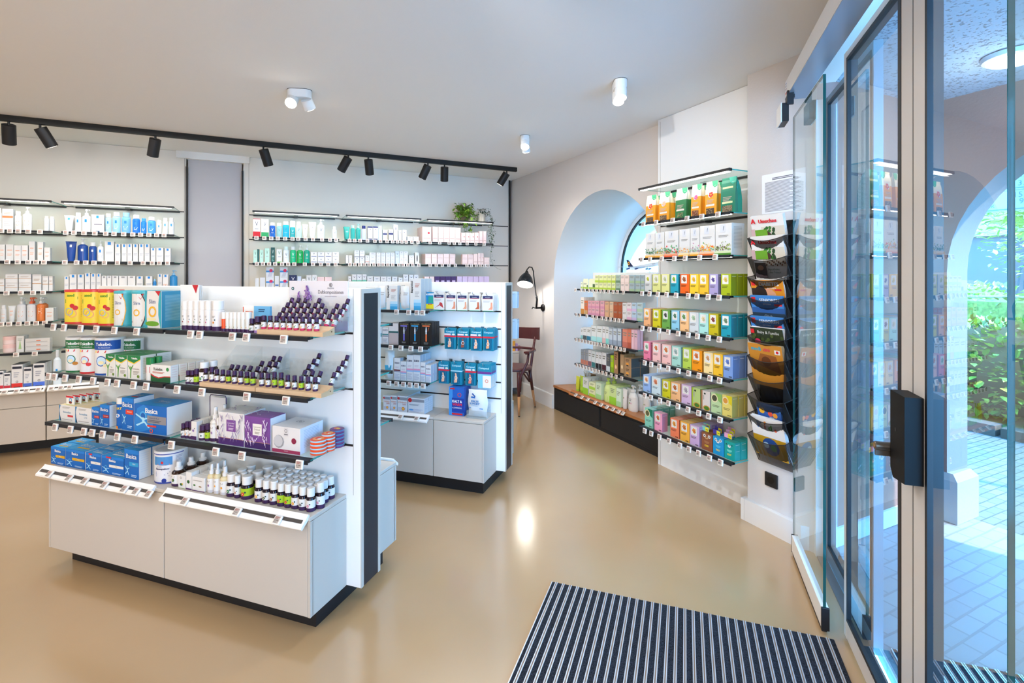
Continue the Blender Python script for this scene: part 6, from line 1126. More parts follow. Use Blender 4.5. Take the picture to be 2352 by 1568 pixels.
row(E_, W, TZ[1] + .0008, TR[2], [('carton', 1483, 1504, 536, herb('f0a82a', ['5a8a5a', '7aa87a', '3f6e48'], seed=1), 'white herb box with green meadow'), ('carton', 1504.7, 1525.5, 534, herb('f0a82a', ['5a8a5a', '7aa87a', 'e8b84a'], seed=2), 'white herb box with green meadow'), ('carton', 1526.5, 1558, 530, herb('e85a2a', ['3a9a5a', '5aaa6a', 'e83a3a'], 'f0a07a', 3), 'white herb box with green leaves'), ('carton', 1560, 1584.5, 526, herb('f0a82a', ['f0a03a', 'f6d28a', 'f4f2ee', 'f4f2ee'], 'f6dcae', 4), 'white herb box, scattered orange dots'), ('carton', 1585.5, 1606.5, 523, herb('f0a82a', ['8ac49a', 'c84a9a', '9ab8a0'], seed=5), 'white herb box with pink flowers'), ('carton', 1607.5, 1642, 518, herb('e8702a', ['f0a81e', 'f06a1c', 'f4c82a', '5aa86a'], 'f0c09a', 6), 'white herb box with orange blossoms'), ('carton', 1643, 1681, 513, herb('4a8a2a', ['7a9a4a', '9aaa5a', '6a3a4a', 'c8d0b0'], 'd0dcae', 7, .11), 'larger white herb box, green foot')], grp='herb boxes on the tea rack')
def tea(c, fig='e8b82a', win=1, dark=None, side=None, back=3, photo=0):
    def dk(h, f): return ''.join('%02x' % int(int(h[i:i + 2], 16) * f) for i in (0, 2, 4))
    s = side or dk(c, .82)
    if photo: o = [('r', 0, .14, 0, 1, photo), ('e', .62, .12, .42, .14, 'c8923a'), ('e', .62, .12, .3, .1, '4a7a2c'), ('l', .2, .34, .4, .9, 1, 'a8a49a'), ('e', .42, .86, .12, .05, '2a3a2a')]
    elif win == 2: o = [('p', [(.4, 1), (1, 1), (1, .55), (.7, .66)], dark), ('c', .34, .74, .32, 'e8dcae'), ('c', .34, .74, .24, fig), ('l', .15, .8, .3, .42, 2, dk(c, .6)), ('r', .55, .92, .06, .1, dk(c, .5))]
    else: o = [('r', .14, .76, .52, .94, 'f2f0ea'), ('f', .45, .74, .2, fig, dk(fig, .7)), ('f', .52, .68, .14, dk(fig, .85), fig), ('l', .12, .7, .34, .46, 2, dk(c, .55)), ('r', .6, .92, .05, .1, dk(c, .5))]
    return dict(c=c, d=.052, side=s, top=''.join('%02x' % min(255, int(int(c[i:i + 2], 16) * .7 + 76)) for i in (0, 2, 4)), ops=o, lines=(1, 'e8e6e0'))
def trow(k, items):
    out = []
    for j, (a, c_, t, c, f, nm_, bk, *r) in enumerate(items):
        if k == 2 and j < len(items) - 1: bk = 0
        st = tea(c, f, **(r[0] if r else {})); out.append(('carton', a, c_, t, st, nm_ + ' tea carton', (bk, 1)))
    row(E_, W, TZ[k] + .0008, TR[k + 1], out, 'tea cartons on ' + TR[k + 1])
trow(2, [(1481, 1496.5, 629.5, 'cfcfcb', 'c8c82a', 'pale grey', 1), (1498.5, 1517, 629.5, 'dede8c', 'c8cc9a', 'pale lime', 1), (1519, 1537, 629.5, 'e2e090', 'c8cc9a', 'pale lime', 1), (1539.5, 1558, 629, '1fa0b8', '8aba2a', 'cyan', 1), (1562, 1583, 629, 'ee6418', 'a85a2a', 'orange', 1), (1584, 1604.5, 629, 'f2c82e', 'f0b81e', 'yellow', 1), (1605.5, 1627.5, 629, 'f0bc30', 'e8c83a', 'amber yellow', 1), (1629, 1649, 629, 'a89cc8', '5a4a9a', 'lilac', 1), (1656, 1679, 628.5, 'a4b414', 'e0c05a', 'olive green', 4)])
trow(3, [(1478.5, 1494, 708, 'f0b07c', 'f0b81e', 'peach', 2), (1499, 1517, 710, 'd4c81c', 'a8b82a', 'lemon yellow', 3), (1520.5, 1538.5, 712, '6aa44c', '3a3a34', 'leaf green', 3), (1542, 1560, 713, '8cc8e0', '4a7a5a', 'light blue', 3), (1561.5, 1582, 715, 'f0bc84', '6a9a5a', 'peach', 3), (1583, 1604.5, 717, 'cfd4d6', 'a8c4a0', 'silver grey', 3), (1605.5, 1627, 719, 'a8dcd4', 'e0d0a0', 'mint', 3), (1628, 1650, 720.5, 'c4b418', '8a3a2a', 'olive yellow', 3), (1656, 1679.5, 722.5, '1c98ac', '6a8a6a', 'teal', 4)])
trow(4, [(1478, 1494, 785, 'e87c9c', '8aaa8a', 'pink', 3), (1498.5, 1517, 787, 'f2c0bc', 'd87a3a', 'pale pink', 3), (1520.5, 1541, 791, 'f2beb8', 'd87a3a', 'pale pink', 3), (1542.5, 1563.5, 795, 'a4d4c8', '9ab4b0', 'mint', 3), (1568, 1587.5, 799, 'b4cc50', 'c8cca0', 'lime', 3), (1589, 1612.5, 804, 'f09414', 'd8702a', 'orange', 3), (1616, 1637.5, 809, 'f4d898', 'd8a06a', 'cream', 3), (1638, 1660, 812, 'f2bc2e', 'e0903a', 'amber', 3), (1661, 1683, 817, '7c9cd4', '5a7ac8', 'blue', 4)])
trow(5, [(1477, 1494, 861.5, '94b4e4', 'e0905a', 'sky blue', 3), (1496.5, 1517, 866, 'cfe0e6', 'e0805a', 'icy white', 3), (1521, 1539.5, 873, 'd0c81c', 'c8a02a', 'lime yellow', 2), (1540.5, 1562, 878.5, 'f2b880', 'c8703a', 'peach', 3), (1565, 1587.5, 884, 'd4b4d4', 'b0a8b4', 'lilac', 3), (1589, 1608, 891, 'b4c878', 'b4c878', 'green photo', 3, dict(photo='9ab41e')), (1611, 1630.5, 898, 'd8ccc4', 'd8ccc4', 'brown photo', 3, dict(photo='a8704a')), (1633, 1657.5, 903, 'b8d09c', '4a4a34', 'pale green', 3, dict(win=2, dark='8ab45a')), (1658.5, 1681.5, 908, 'e0cc6c', 'd8923a', 'pale yellow', 4, dict(win=2, dark='d8c41c'))])
trow(6, [(1481, 1499, 938.5, '8cd0b8', '5a5a3a', 'mint green', 3, dict(win=2, dark='0f7a5a')), (1503, 1521, 948, 'f0a0bc', 'd8703a', 'pink upside down', 0), (1539.5, 1559.5, 961.5, 'f08058', 'e89a2a', 'salmon orange', 3), (1562, 1583.5, 969, 'f2ae40', 'd8782a', 'amber', 2), (1584.5, 1606, 977, 'ccaad4', 'e88a2a', 'violet', 3)])
def creature(c, belly, eye, face, tagc, word):
    o = [('c', .28, .84, .12, 'f4f4f4'), ('c', .72, .84, .12, 'f4f4f4'), ('c', .28, .84, .05, '15151a'), ('c', .72, .84, .05, '15151a')] if eye == 2 else [('c', .2, .82, .05, '101014'), ('c', .74, .82, .05, '101014')]
    o += [('e', .48, .74, .15, .08, face), ('e', .48, .77, .06, .03, '15151a'), ('p', [(.25, .55), (.75, .55), (.7, .45), (.5, .4), (.3, .45)], belly), ('l', .3, .7, .22, .34, 2, 'f0d82a')]
    return dict(c=c, d=.05, side=c, top=c, ops=o, lines=(2, 'e8ecec'))
row(E_, W, TZ[6] + .0008, 'bottom tea shelf right end', [('carton', 1611.5, 1636, 995, creature('8c5236', 'a8704a', 2, 'c89a6a', 0, 0), 'brown carton with bear face', (1, 1)), ('carton', 1637.5, 1662, 1004, creature('1c94cc', '4ab4dc', 2, 'f4f4f4', 0, 0), 'blue carton with owl face', (1, 1)), ('carton', 1663.5, 1688, 1014, creature('0f9c94', '6accc0', 1, 'f4f4f4', 0, 0), 'teal carton with white bear face', (2, 1))], 'animal faced tea cartons')
for i, (pc, dw, z, c, nm_) in enumerate(((1620, .03, .085, '8ad0bc', 'brown'), (1623, .085, .085, '8ad0bc', 'brown'), (1646, .03, .088, '4a3c9c', 'blue'), (1650, .085, .088, '4a3c9c', 'blue'), (1672, .03, .092, 'f0a8c8', 'teal'), (1676, .085, .092, 'f0a8c8', 'teal'), (1680, .14, .092, 'f0a8c8', 'teal'))):
    b = MB(); b.box(-.028, .028, 0, .003, 0, .03, mat(c, .5)); b.add([(.0, -.0005, .002), (.027, -.0005, -.003), (.027, -.0005, .024), (.0, -.0005, .028)], [(0, 1, 2, 3)], mat('f2e02a')); b.box(.006, .022, -.0008, -.0005, .01, .013, mat('2a2a2a')); o = b.build('hanger_tab'); place(o, E_, E_.U(pc, W + dw), W + dw, TZ[6] + z + .026)
    tag(o, 'coloured hanger tab with yellow flash on %s animal carton, %s' % (nm_, ORD[i]), 'tab', 'hanger tabs of the animal cartons')
for k, z, px in ((1, TZ[0], [1478, 1507, 1545, 1578, 1612, 1649]), (2, TZ[1], [1474, 1493, 1520, 1549, 1574, 1607, 1643]), (3, TZ[2], [1475, 1492, 1511, 1531, 1553, 1581, 1601, 1627, 1652]), (4, TZ[3], [1476, 1492, 1514, 1535, 1558, 1581, 1602, 1627, 1652.5]), (5, TZ[4], [1481, 1496, 1514.5, 1535, 1558.5, 1582, 1606, 1631, 1653]), (6, TZ[5], [1481, 1495, 1516, 1535.5, 1557.5, 1580.5, 1605, 1628, 1654]), (7, TZ[6], [1481, 1496, 1514.5, 1536.5, 1561.5, 1582.5, 1604.5, 1629.5, 1655])):
    tags(E_, 2.488, z - .012, TR[k], px)

# ------------------------------------------------------------------ window display
NZ = [1.342, 1.085, .828, .567]; WN = ['top window shelf', 'second window shelf', 'third window shelf', 'fourth window shelf']
for k, z in enumerate(NZ): shelf(E_, -4.43, -3.47, 2.90, 3.15, z, 'glass shelf with black rail, %s of the arched niche' % WN[k].replace(' window shelf', ' one'), grp='glass shelves in the window niche')
W = 2.935
sm = lambda c, c2=None, d=.03, s=None: dict(c=c, d=d, side=s or c, ops=[('l', .15, .85, .6, .85, 2, '8a8a80')] + ([('r', 0, 1, 0, .3, c2)] if c2 else []))
row(E_, W, NZ[0], WN[0], [('carton', 1334, 1338, 647, sm('e8ecd0', 'a8c84a'), 'tiny pale green carton'), ('hang', 1338, 1350, 640, dict(c='e8eac4', ops=[('r', 0, 1, 0, .2, 'a8c83a'), ('l', .1, .7, .4, .6, 2, '8a8a80'), ('e', .8, .3, .12, .12, '4a7a2a')]), 'pale lime carded pack', (1, 1)), ('hang', 1351, 1366, 640, dict(c='e8eac4', ops=[('r', 0, 1, 0, .2, 'a8c83a'), ('r', .6, 1, .2, .5, '3a5a2a')]), 'pale lime carded pack', (1, 1))] + [('carton', a, c_, 632, sm('e4e8a8', 'b8d43c'), 'pale lime carton', (1, 2)) for a, c_ in ((1366.5, 1375), (1376, 1385), (1385.5, 1394), (1395, 1404), (1405, 1413.5))] +
 [('carton', 1414.5, 1424.5, 631.5, sm('a8bcac', '6a8a6a'), 'leafy green carton', (1, 2)), ('carton', 1425.5, 1434.5, 632, sm('f0dcd4'), 'pale rose carton', (1, 2)), ('carton', 1435, 1444.5, 632, sm('f0dcd4'), 'pale rose carton', (1, 2)), ('carton', 1445.5, 1457.5, 631.5, sm('a8bcc4', 'a4c09c'), 'blue grey carton', (0, 2)), ('carton', 1459, 1471, 631.5, sm('a8bcc4', 'a4c09c'), 'blue grey carton', (0, 2)), ('carton', 1472, 1480, 631.5, sm('a8bcc4', 'a4c09c'), 'blue grey carton', (0, 2))])
row(E_, W, NZ[1], WN[1], [('carton', 1334, 1341.5, 682.5, sm('f0e4d8', 'c8883a'), 'tall white and gold carton', (3, 1)), ('carton', 1342, 1349.5, 690.5, sm('d86a34', 'c8a06a'), 'orange carton', (1, 1))] + [('carton', a, c_, 691, sm('e0a4ae', 'd490a8'), 'pink carton', (1, 2)) for a, c_ in ((1350, 1358.5), (1359, 1367), (1367.5, 1376.5), (1378.5, 1388))] + [('carton', 1389, 1398.5, 693, sm('d8a880'), 'tan carton', (1, 2)), ('carton', 1400, 1408.5, 693, sm('d8b494'), 'tan carton', (1, 2)), ('carton', 1409, 1419, 694, sm('a8522c'), 'russet carton', (1, 2)), ('carton', 1419.5, 1429, 694, sm('a8522c'), 'russet carton', (1, 2)), ('carton', 1429.5, 1439.5, 695, sm('f0eeee'), 'white carton', (1, 2)), ('carton', 1440, 1450.5, 695, sm('f2e8ec', 'e0b0cc'), 'white and pink carton', (1, 2)), ('carton', 1451, 1462, 695, sm('b8d0e4', 'ccb8dc'), 'pale blue carton', (0, 2)), ('carton', 1463, 1476.5, 695, sm('b8d0d8', 'b0ccb0'), 'pale blue carton', (0, 2))])
row(E_, W, NZ[2], WN[2], [('carton', 1334, 1338.5, 753, sm('eef0f0', '8ac8c8'), 'small white carton'), ('carton', 1339, 1347.5, 751, sm('eef0f0', '4a5a60'), 'white carton', (1, 1)), ('carton', 1348, 1357, 752, sm('eef0f0', '2a7a9a'), 'white carton, blue foot', (1, 1)), ('carton', 1358, 1370, 747.5, sm('eef2f2', 'a8e0e0'), 'wide white carton', (2, 1)), ('carton', 1370.5, 1383, 748.5, sm('eef2f2', 'a8e0e0'), 'wide white carton', (2, 1)), ('carton', 1383.5, 1391, 749, sm('f0f0f2', 'e0b8b8'), 'white carton', (2, 1)), ('carton', 1391.5, 1398, 750, sm('f0f2f2', '8ad8d0'), 'white carton', (2, 1))] + [('carton', a, c_, 754, sm('c4d0dc', '9aa8bc', s='5a6a8a'), 'blue grey carton', (2, 1)) for a, c_ in ((1398.5, 1407), (1408, 1417), (1418, 1427))] + [('carton', 1429.5, 1441.5, 755.5, sm('e08a74', 'c87060'), 'salmon carton', (2, 1)), ('carton', 1442, 1449, 756, sm('d87a60', 'b85a44'), 'salmon red carton', (2, 1)), ('carton', 1450, 1456, 757, sm('ecc4d0'), 'rose carton', (1, 1)), ('carton', 1456.5, 1464, 758, sm('e0b8c8'), 'rose carton', (1, 1))])
row(E_, W, NZ[3], WN[3], [('carton', a, c_, 802 + i, sm('9498a0', 'c87c64', s='7a8a9a'), 'grey carton, copper foot', (2, 1)) for i, (a, c_) in enumerate(((1334, 1339.5), (1340, 1345), (1345.5, 1350.5)))] + [('carton', 1351, 1358.5, 804, sm('e6e8ea', '8a5a60'), 'white carton, plum foot', (2, 1)), ('carton', 1359, 1367, 806, sm('e6ecec', '3a7a80'), 'white carton, teal foot', (2, 1)), ('carton', 1368, 1375, 808, sm('f0f0f2', '26262c'), 'white and black carton', (2, 1)), ('carton', 1375.5, 1382, 809, sm('f0f0f2', '26262c'), 'white and black carton', (2, 1)), ('carton', 1383, 1392, 810, sm('f0f0f2', '4a2030'), 'white and plum black carton', (2, 1)), ('carton', 1393, 1401, 814, sm('5a5e64', 'd0d8e0'), 'dark grey carton', (2, 1)), ('carton', 1402, 1409, 816, sm('a8c81c', '8aa828'), 'lime green carton', (2, 1)), ('carton', 1410, 1419.5, 807, dict(c='a8805c', d=.04, side='3a3020', ops=[('l', .2, .8, .6, .9, 3, '5a3a20'), ('e', .5, .3, .24, .1, 'f0c89a'), ('c', .6, .36, .12, 'e8a82a')]), 'brown kraft carton', (2, 1)), ('carton', 1424.5, 1433, 814, dict(c='b0906c', d=.04, side='a89064', ops=[('e', .5, .4, .24, .1, 'f0d8b0'), ('r', 0, 1, 0, .1, '2a2a2a')]), 'brown kraft carton', (2, 1)),
 ('carton', 1434, 1450, 822, dict(c='ae8a66', d=.10, side='3a444c', top='b89a78', ops=[('l', .2, .7, .6, .85, 2, '4a3420'), ('e', .45, .35, .22, .14, 'e8a040'), ('r', .3, .6, .12, .24, '2a3038')]), 'kraft and dark gift box', (1, 2))])
# speckle pattern on the side of the gift boxes is a printed sleeve
W2 = 2.93
gl = lambda c, c2, h=.3: dict(c=c, d=.04, side=c, ops=[('r', 0, 1, 0, h, c2), ('l', .2, .8, .6, .85, 3, '8a9a7a')])
row(E_, W2, .2655, 'window bench', [('tube', 1319.5, 1328, 864, dict(c='c8c83a', cap='a8c83a', ops=[('r', .1, .9, .3, .5, 'd0b82a')]), 'lime squeeze tube', (1, 1)), ('tube', 1329, 1338, 866, dict(c='a8c83c', cap='8ab82a', ops=[('r', .1, .9, .3, .5, '5a8a2a')]), 'green squeeze tube', (1, 1)), ('carton', 1338.5, 1351, 868, gl('eceeea', '9cd03c', .4), 'white and lime carton', (3, 1)), ('carton', 1353, 1367, 878, gl('e8ecc0', 'b0dc50', .4), 'lime carton', (2, 2)), ('carton', 1368.5, 1381, 879, gl('d8ecd0', 'a8dc90'), 'pale green carton', (2, 1)), ('pump', 1383.5, 1399, 868, dict(c='d8e89a', cap='c8e06a', dome=1, ops=[('r', .2, .8, .15, .4, 'b4dc4a'), ('l', .3, .7, .5, .7, 3, '7a8a5a')]), 'lime pump bottle', (1, 1)), ('carton', 1399.5, 1415, 885, gl('d4e8a0', '9cd43c', .4), 'large lime carton', (3, 1)), ('carton', 1415.5, 1426, 892, gl('dcf0dc', 'b0e0a8'), 'pale mint carton', (2, 1)), ('tube', 1426.5, 1437.5, 893, dict(c='f2f0f0', ops=[('c', .4, .5, .14, '8aa83a'), ('c', .6, .5, .12, 'd8a8c8')]), 'white squeeze tube', (1, 1)),
 ('pump', 1438, 1457.5, 885, dict(c='f4f2f2', dome=1, sy=.6, ops=[('c', .4, .5, .09, '8aa83a'), ('c', .6, .5, .08, 'd8a8c8'), ('l', .35, .65, .62, .8, 2, '8a8a90')]), 'large white pump bottle', (1, 1)), ('pump', 1473, 1488, 884, dict(c='f4f2f2', dome=1, sy=.6, ops=[('c', .4, .5, .09, '8aa83a'), ('c', .6, .5, .08, 'b88ac8')]), 'white pump bottle behind tea rack', (0, 1, .06))])
tagrail(E_, E_.U(1317, 2.90), E_.U(1441, 2.90), 2.875, .2665, 'oak price rail along the front edge of the window bench', c='b06a38')
for k, px in ((0, [1322, 1335, 1343, 1353, 1361, 1370, 1379, 1387.5, 1398, 1408.5, 1418, 1432]), (1, [1324, 1332, 1348, 1361, 1370.5, 1382.5, 1392, 1402, 1412, 1421.5, 1431]), (2, [1324, 1331, 1338, 1345, 1352, 1358.5, 1365, 1372, 1380, 1388, 1396, 1405, 1415, 1425, 1434]), (3, [1325, 1332, 1339, 1346, 1353, 1360, 1367.5, 1375, 1383.5, 1392, 1404, 1415, 1428])): tags(E_, 2.885, NZ[k] - .012, WN[k], px)
tags(E_, 2.845, .2575, 'window bench', [1322.5, 1336.5, 1350, 1367, 1381, 1394, 1408, 1421, 1431], tilt=48)
# gift bag with cord handles
r = empty('gift_bag', E_.P(E_.U(1350, 3.05), 3.05, .2655), E_.yaw); b = MB(); b.box(-.05, .05, 0, .07, 0, .17, mat('8a6a4c', .8)); b.build('paper_body', r); b = MB()
for k in range(5): b.tube([(-.05 + .02 * k, -.004, .15), (-.06 + .03 * k, -.02, .21 + .01 * (k % 2)), (-.01 + .02 * k, -.012, .18), (.01 * k, -.008, .12)], .0035, mat('f2f2f0', .6), 6)
b.build('cord_handle', r); tag(r, 'brown paper gift bag with white cord behind the lime cartons', 'bag')
# model aeroplane and globe on top of the display panel
r = empty('model_airplane', (3.24, 3.68, 1.5105)); wh = mat('dfe4ec', .3); b = MB()
def al(t): return Vector((.0 + .03 * t, .33 - .5 * t, .035 + .055 * t))
pts = [al(t) for t in (0, .05, .15, .4, .7, .92, .98, 1)]; b.tube(pts, [.003, .008, .0165, .018, .018, .016, .010, .002], wh, 14); b.build('fuselage', r)
b = MB(); p = al(.08)
b.add([(p.x - .002, p.y + .02, p.z), (p.x - .002, p.y - .055, p.z + .012), (p.x - .002, p.y + .03, p.z + .085), (p.x - .002, p.y + .058, p.z + .085), (p.x + .002, p.y + .02, p.z), (p.x + .002, p.y - .055, p.z + .012), (p.x + .002, p.y + .03, p.z + .085), (p.x + .002, p.y + .058, p.z + .085)], [(0, 1, 2, 3)[::-1], (4, 5, 6, 7), (0, 1, 5, 4), (1, 2, 6, 5), (2, 3, 7, 6), (3, 0, 4, 7)], mat('1a2248', .35))
b.T = Matrix.Translation((p.x - .0026, p.y + .022, p.z + .05)) @ Matrix.Rotation(R(-90), 4, 'Y'); b.lathe([(.016, 0), (.016, .0006)], mat('f0a01e'), 18); b.lathe([(.007, .0006), (.007, .001)], mat('1a2248'), 10); b.T = None; b.build('tail_fin', r, 'dark blue tail fin with yellow disc')
for s in (-1, 1):
    b = MB(); a = al(.55); c = al(.4); b.add([(a.x, a.y, a.z - .012), (c.x, c.y, c.z - .012), (c.x + s * .19, c.y + .13, c.z - .005), (c.x + s * .19, c.y + .1, c.z - .004), (a.x, a.y, a.z - .008), (c.x, c.y, c.z - .008), (c.x + s * .19, c.y + .13, c.z - .003), (c.x + s * .19, c.y + .1, c.z - .002)], [(0, 1, 2, 3), (7, 6, 5, 4), (0, 3, 7, 4), (1, 2, 6, 5)], mat('b8c4d4', .3)); o = b.build('wing', r)
    for t in (.35, .7): e = MB(); e.T = Matrix.Translation((c.x + s * .19 * t, c.y + .12 * t - .04, c.z - .022)) @ Matrix.Rotation(R(84), 4, 'X'); e.lathe([(.007, -.02), (.009, .0), (.006, .022)], mat('2a4a8a', .3), 12); e.build('engine', o)
g = art([('t', 'Lufthansa', .5, .4, .4, '1a2248', .95)], .1, .022); g.T = None; ang = math.atan2(.055, -.5)
M = Matrix.Translation(al(.74) + Vector((-.0178, 0, .0))) @ Matrix.Rotation(R(-90), 4, 'Z') @ Matrix.Rotation(R(-6), 4, 'Y')
g.v = [tuple(M @ Vector((x, y, z - .008))) for x, y, z in g.v]; g.build('fuselage_lettering', r)
b = MB(); b.tube([(.0, 0, 0), (.01, .06, .055)], .003, SILVER, 8); b.box(-.02, .02, -.03, .03, 0, .003, SILVER); b.build('stand', r); tag(r, 'white model airplane with dark blue tail on top of window panel', 'model airplane')
r = empty('globe', (3.36, 3.46, 1.5105)); gm = nodemat('globe_map', '2a7ab0', .3, noise=(14, .5, .54), h2='c8a04a'); b = MB(); b.lathe([(.006, -.0)] + [(.062 * math.sin(t * math.pi / 12), .075 - .062 * math.cos(t * math.pi / 12)) for t in range(1, 12)] + [(.004, .137)], gm, 24); b.build('sphere', r); b = MB(); b.lathe([(.04, 0), (.035, .008), (.01, .012)], BLACK, 20); b.tube([(0, -.0, .012), (-.02, -.055, .03), (-.0, -.07, .075), (0, -.055, .125), (0, 0, .142)], .003, BLACK, 8); b.build('base', r); tag(r, 'small blue and ochre globe beside the model airplane', 'globe')
# round weight limit sign in the street, seen through the window
# ------------------------------------------------------------------ magazine rack on the pillar
MU0, MU1 = -2.035, -1.80; RKN = 11
r = empty('magazine_rack', E_.P((MU0 + MU1) / 2, 2.64, .62), E_.yaw); T0 = Matrix.Translation((-(MU0 + MU1) / 2, -2.64, -.62))
b = MB(); b.T = T0; wm = mat('101012', .4)
zt, zb = 1.80, .56
for u in (MU0, MU1): b.tube([(u, 2.63, zb + .04), (u, 2.63, zt)], .003, wm, 6)
b.box(MU0, MU1, 2.632, 2.636, zb, zt, mat('1a1a1c', .6)); b.build('back_panel', r)
b = MB(); b.T = T0; b.add([(MU1, 2.50, zb + .1), (MU1, 2.632, zb), (MU1, 2.632, zt), (MU1, 2.55, zt - .05)], [(0, 1, 2, 3)], DMESH); b.add([(MU1, 2.632, zb), (MU1 - .0, 2.632, zt), (MU1 - .035, 2.632, zt), (MU1 - .035, 2.632, zb)], [(0, 1, 2, 3)], wm); b.build('side_mesh', r)
PZ = [1.705 - .1135 * i for i in range(RKN)]
for i, z in enumerate(PZ[:]):
    if z - .17 < zb - .02: pass
    f = MB(); f.T = T0; n = 8; hw = (MU1 - MU0) / 2; um = (MU0 + MU1) / 2; wf = 2.52
    arc = [(um - hw + 2 * hw * k / n, wf - .012 * math.sin(math.pi * k / n), z - .022 * math.sin(math.pi * k / n)) for k in range(n + 1)]
    f.tube([(MU0, 2.63, z + .02)] + arc + [(MU1, 2.63, z + .02)], .0022, wm, 5)
    f.tube([(MU0, wf, z), (MU0 + .004, 2.615, z - .17)], .002, wm, 5); f.tube([(MU1, wf, z), (MU1 - .004, 2.615, z - .17)], .002, wm, 5)
    mm = MB(); mm.T = T0; vs = []
    for (x, y, zz) in arc: vs += [(x, y, zz), (um + (x - um) * .97, 2.612, z - .17)]
    mm.add(vs, [(2 * k, 2 * k + 2, 2 * k + 3, 2 * k + 1)[::-1] for k in range(n)], MESHM)
    mm.add([(MU0, wf, z), (MU0, 2.63, z + .02), (MU0, 2.63, z - .17)], [(0, 1, 2)], MESHM); mm.add([(MU1, wf, z), (MU1, 2.63, z + .02), (MU1, 2.63, z - .17)], [(0, 2, 1)], MESHM)
    o = f.build('wire_pocket', r); mm.build('mesh_front', o)
tag(r, 'tall black wire mesh magazine rack hanging on the pillar', 'magazine rack')
APO = lambda x=.13, z=.86, s=.1: [('t', 'A', x, z - .03, s, 'd8202c', .3, 0, .012)]
UMS = [('r', 0, 1, 0, 1, 'e8e6e2'), ('r', .3, 1, .3, .74, 'd8d0c0')] + [('c', .42 + .1 * math.cos(i) * (i % 4) * .3 + .25 * (i % 3) * .5, .5 + .035 * (i % 7), .045, ('2f6a34', '3a7a2c', '2a4a2c')[i % 3]) for i in range(16)] + [('c', .4 + (i * 37 % 60) / 100, .33 + (i * 17 % 11) / 100, .02, ('6a3a20', '8a4a2a', '4a2a1a')[i % 3]) for i in range(40)] + [('c', .5, .55, .1, '4a2f28'), ('r', .12, .5, .48, .68, '6aa02a'), ('r', .0, .12, .45, .7, 'c8a8a8'), ('t', 'Umschau', .54, .83, .085, 'd8202c', .66, 0, .008), ('t', 'Apotheke', .62, .22, .05, '2a6a3a', .6), ('t', 'der Natur', .66, .15, .05, '2a6a3a', .6), ('r', .05, .4, .05, .4, '3a3034'), ('e', .22, .28, .1, .06, 'a87a60')] + APO(.1, .86, .11)
SEN = [('r', 0, 1, 0, 1, '2a5a9a'), ('r', 0, 1, .72, 1, '3a80c8'), ('r', 0, 1, .3, .6, '24384a'), ('r', .03, .16, .84, .96, 'd8202c'), ('t', 'SENIOREN', .58, .86, .075, 'e8eef4', .78, 0, .003), ('t', 'RATGEBER', .5, .79, .03, 'e8eef4', .35), ('r', .72, .95, .77, .82, 'd8303a'), ('t', 'Glück', .5, .5, .06, 'a8b8c0', .4)]
DIA = [('r', 0, 1, 0, 1, 'd88a1e'), ('r', 0, .35, .3, .8, '2a1a16'), ('e', .5, .6, .26, .2, 'd89a78'), ('e', .28, .65, .2, .22, '241612'), ('r', .02, .14, .86, .96, 'd8202c'), ('t', 'DiABETES', .56, .86, .085, 'f4f4f0', .78, 0, .008), ('t', 'RATGEBER', .64, .79, .035, 'f4f4f0', .4), ('r', .72, .92, .75, .79, 'c8202c')]
BAB = [('r', 0, 1, 0, 1, '27321e')] + [('c', (i * 53 % 100) / 100, .45 + (i * 29 % 40) / 100, .05, ('3a4a22', '4a5a2a', '2a3618')[i % 3]) for i in range(26)] + [('r', .02, .13, .86, .96, 'd8202c'), ('t', 'Baby & Familie', .56, .87, .065, 'e0e0dc', .8), ('c', .2, .66, .1, 'd82a5a'), ('e', .62, .5, .2, .12, 'a86a50'), ('e', .75, .42, .2, .08, '5a5aa8')]
MED = [('r', 0, 1, 0, 1, 'c8862c'), ('p', [(.2, .5), (.9, .35), (.8, .75), (.35, .78)], '9a5a28'), ('c', .5, .6, .14, '6a3a1c'), ('t', 'medi', .24, .84, .09, '3a9ab0', .4, 0, .008), ('t', 'zini', .55, .84, .09, 'd84a4a', .3, 0, .008), ('r', .78, .94, .8, .9, 'e8e4e0'), ('c', .86, .85, .04, 'd8202c'), ('t', 'Allgemeines', .5, .3, .05, 'c8a82a', .6)]
COM = [('r', 0, 1, 0, 1, '2a5aa8'), ('r', 0, 1, .84, 1, '3a78c0'), ('c', .2, .78, .12, 'f0b42a'), ('c', .55, .72, .1, 'e8503a'), ('c', .75, .7, .1, 'f0a030'), ('r', .5, .7, .4, .62, 'b8c8d8')]
KID = [('r', 0, 1, 0, 1, 'f0eeee'), ('t', 'K', .26, .72, .14, '2a6ab8', .3, 0, .012), ('t', 'i', .42, .72, .13, 'd83a2a', .2, 0, .012), ('t', 'd', .58, .71, .14, '4aa83a', .3, 0, .012), ('t', 's', .74, .71, .1, 'e8562a', .3, 0, .012), ('c', .2, .86, .03, '2a6ab8'), ('c', .44, .88, .04, 'e88a2a'), ('r', 0, 1, 0, .52, 'c89a1e'), ('c', .52, .28, .26, '24509a'), ('c', .6, .26, .1, '3a8a5a'), ('c', .38, .3, .09, 'b8d8ec')]
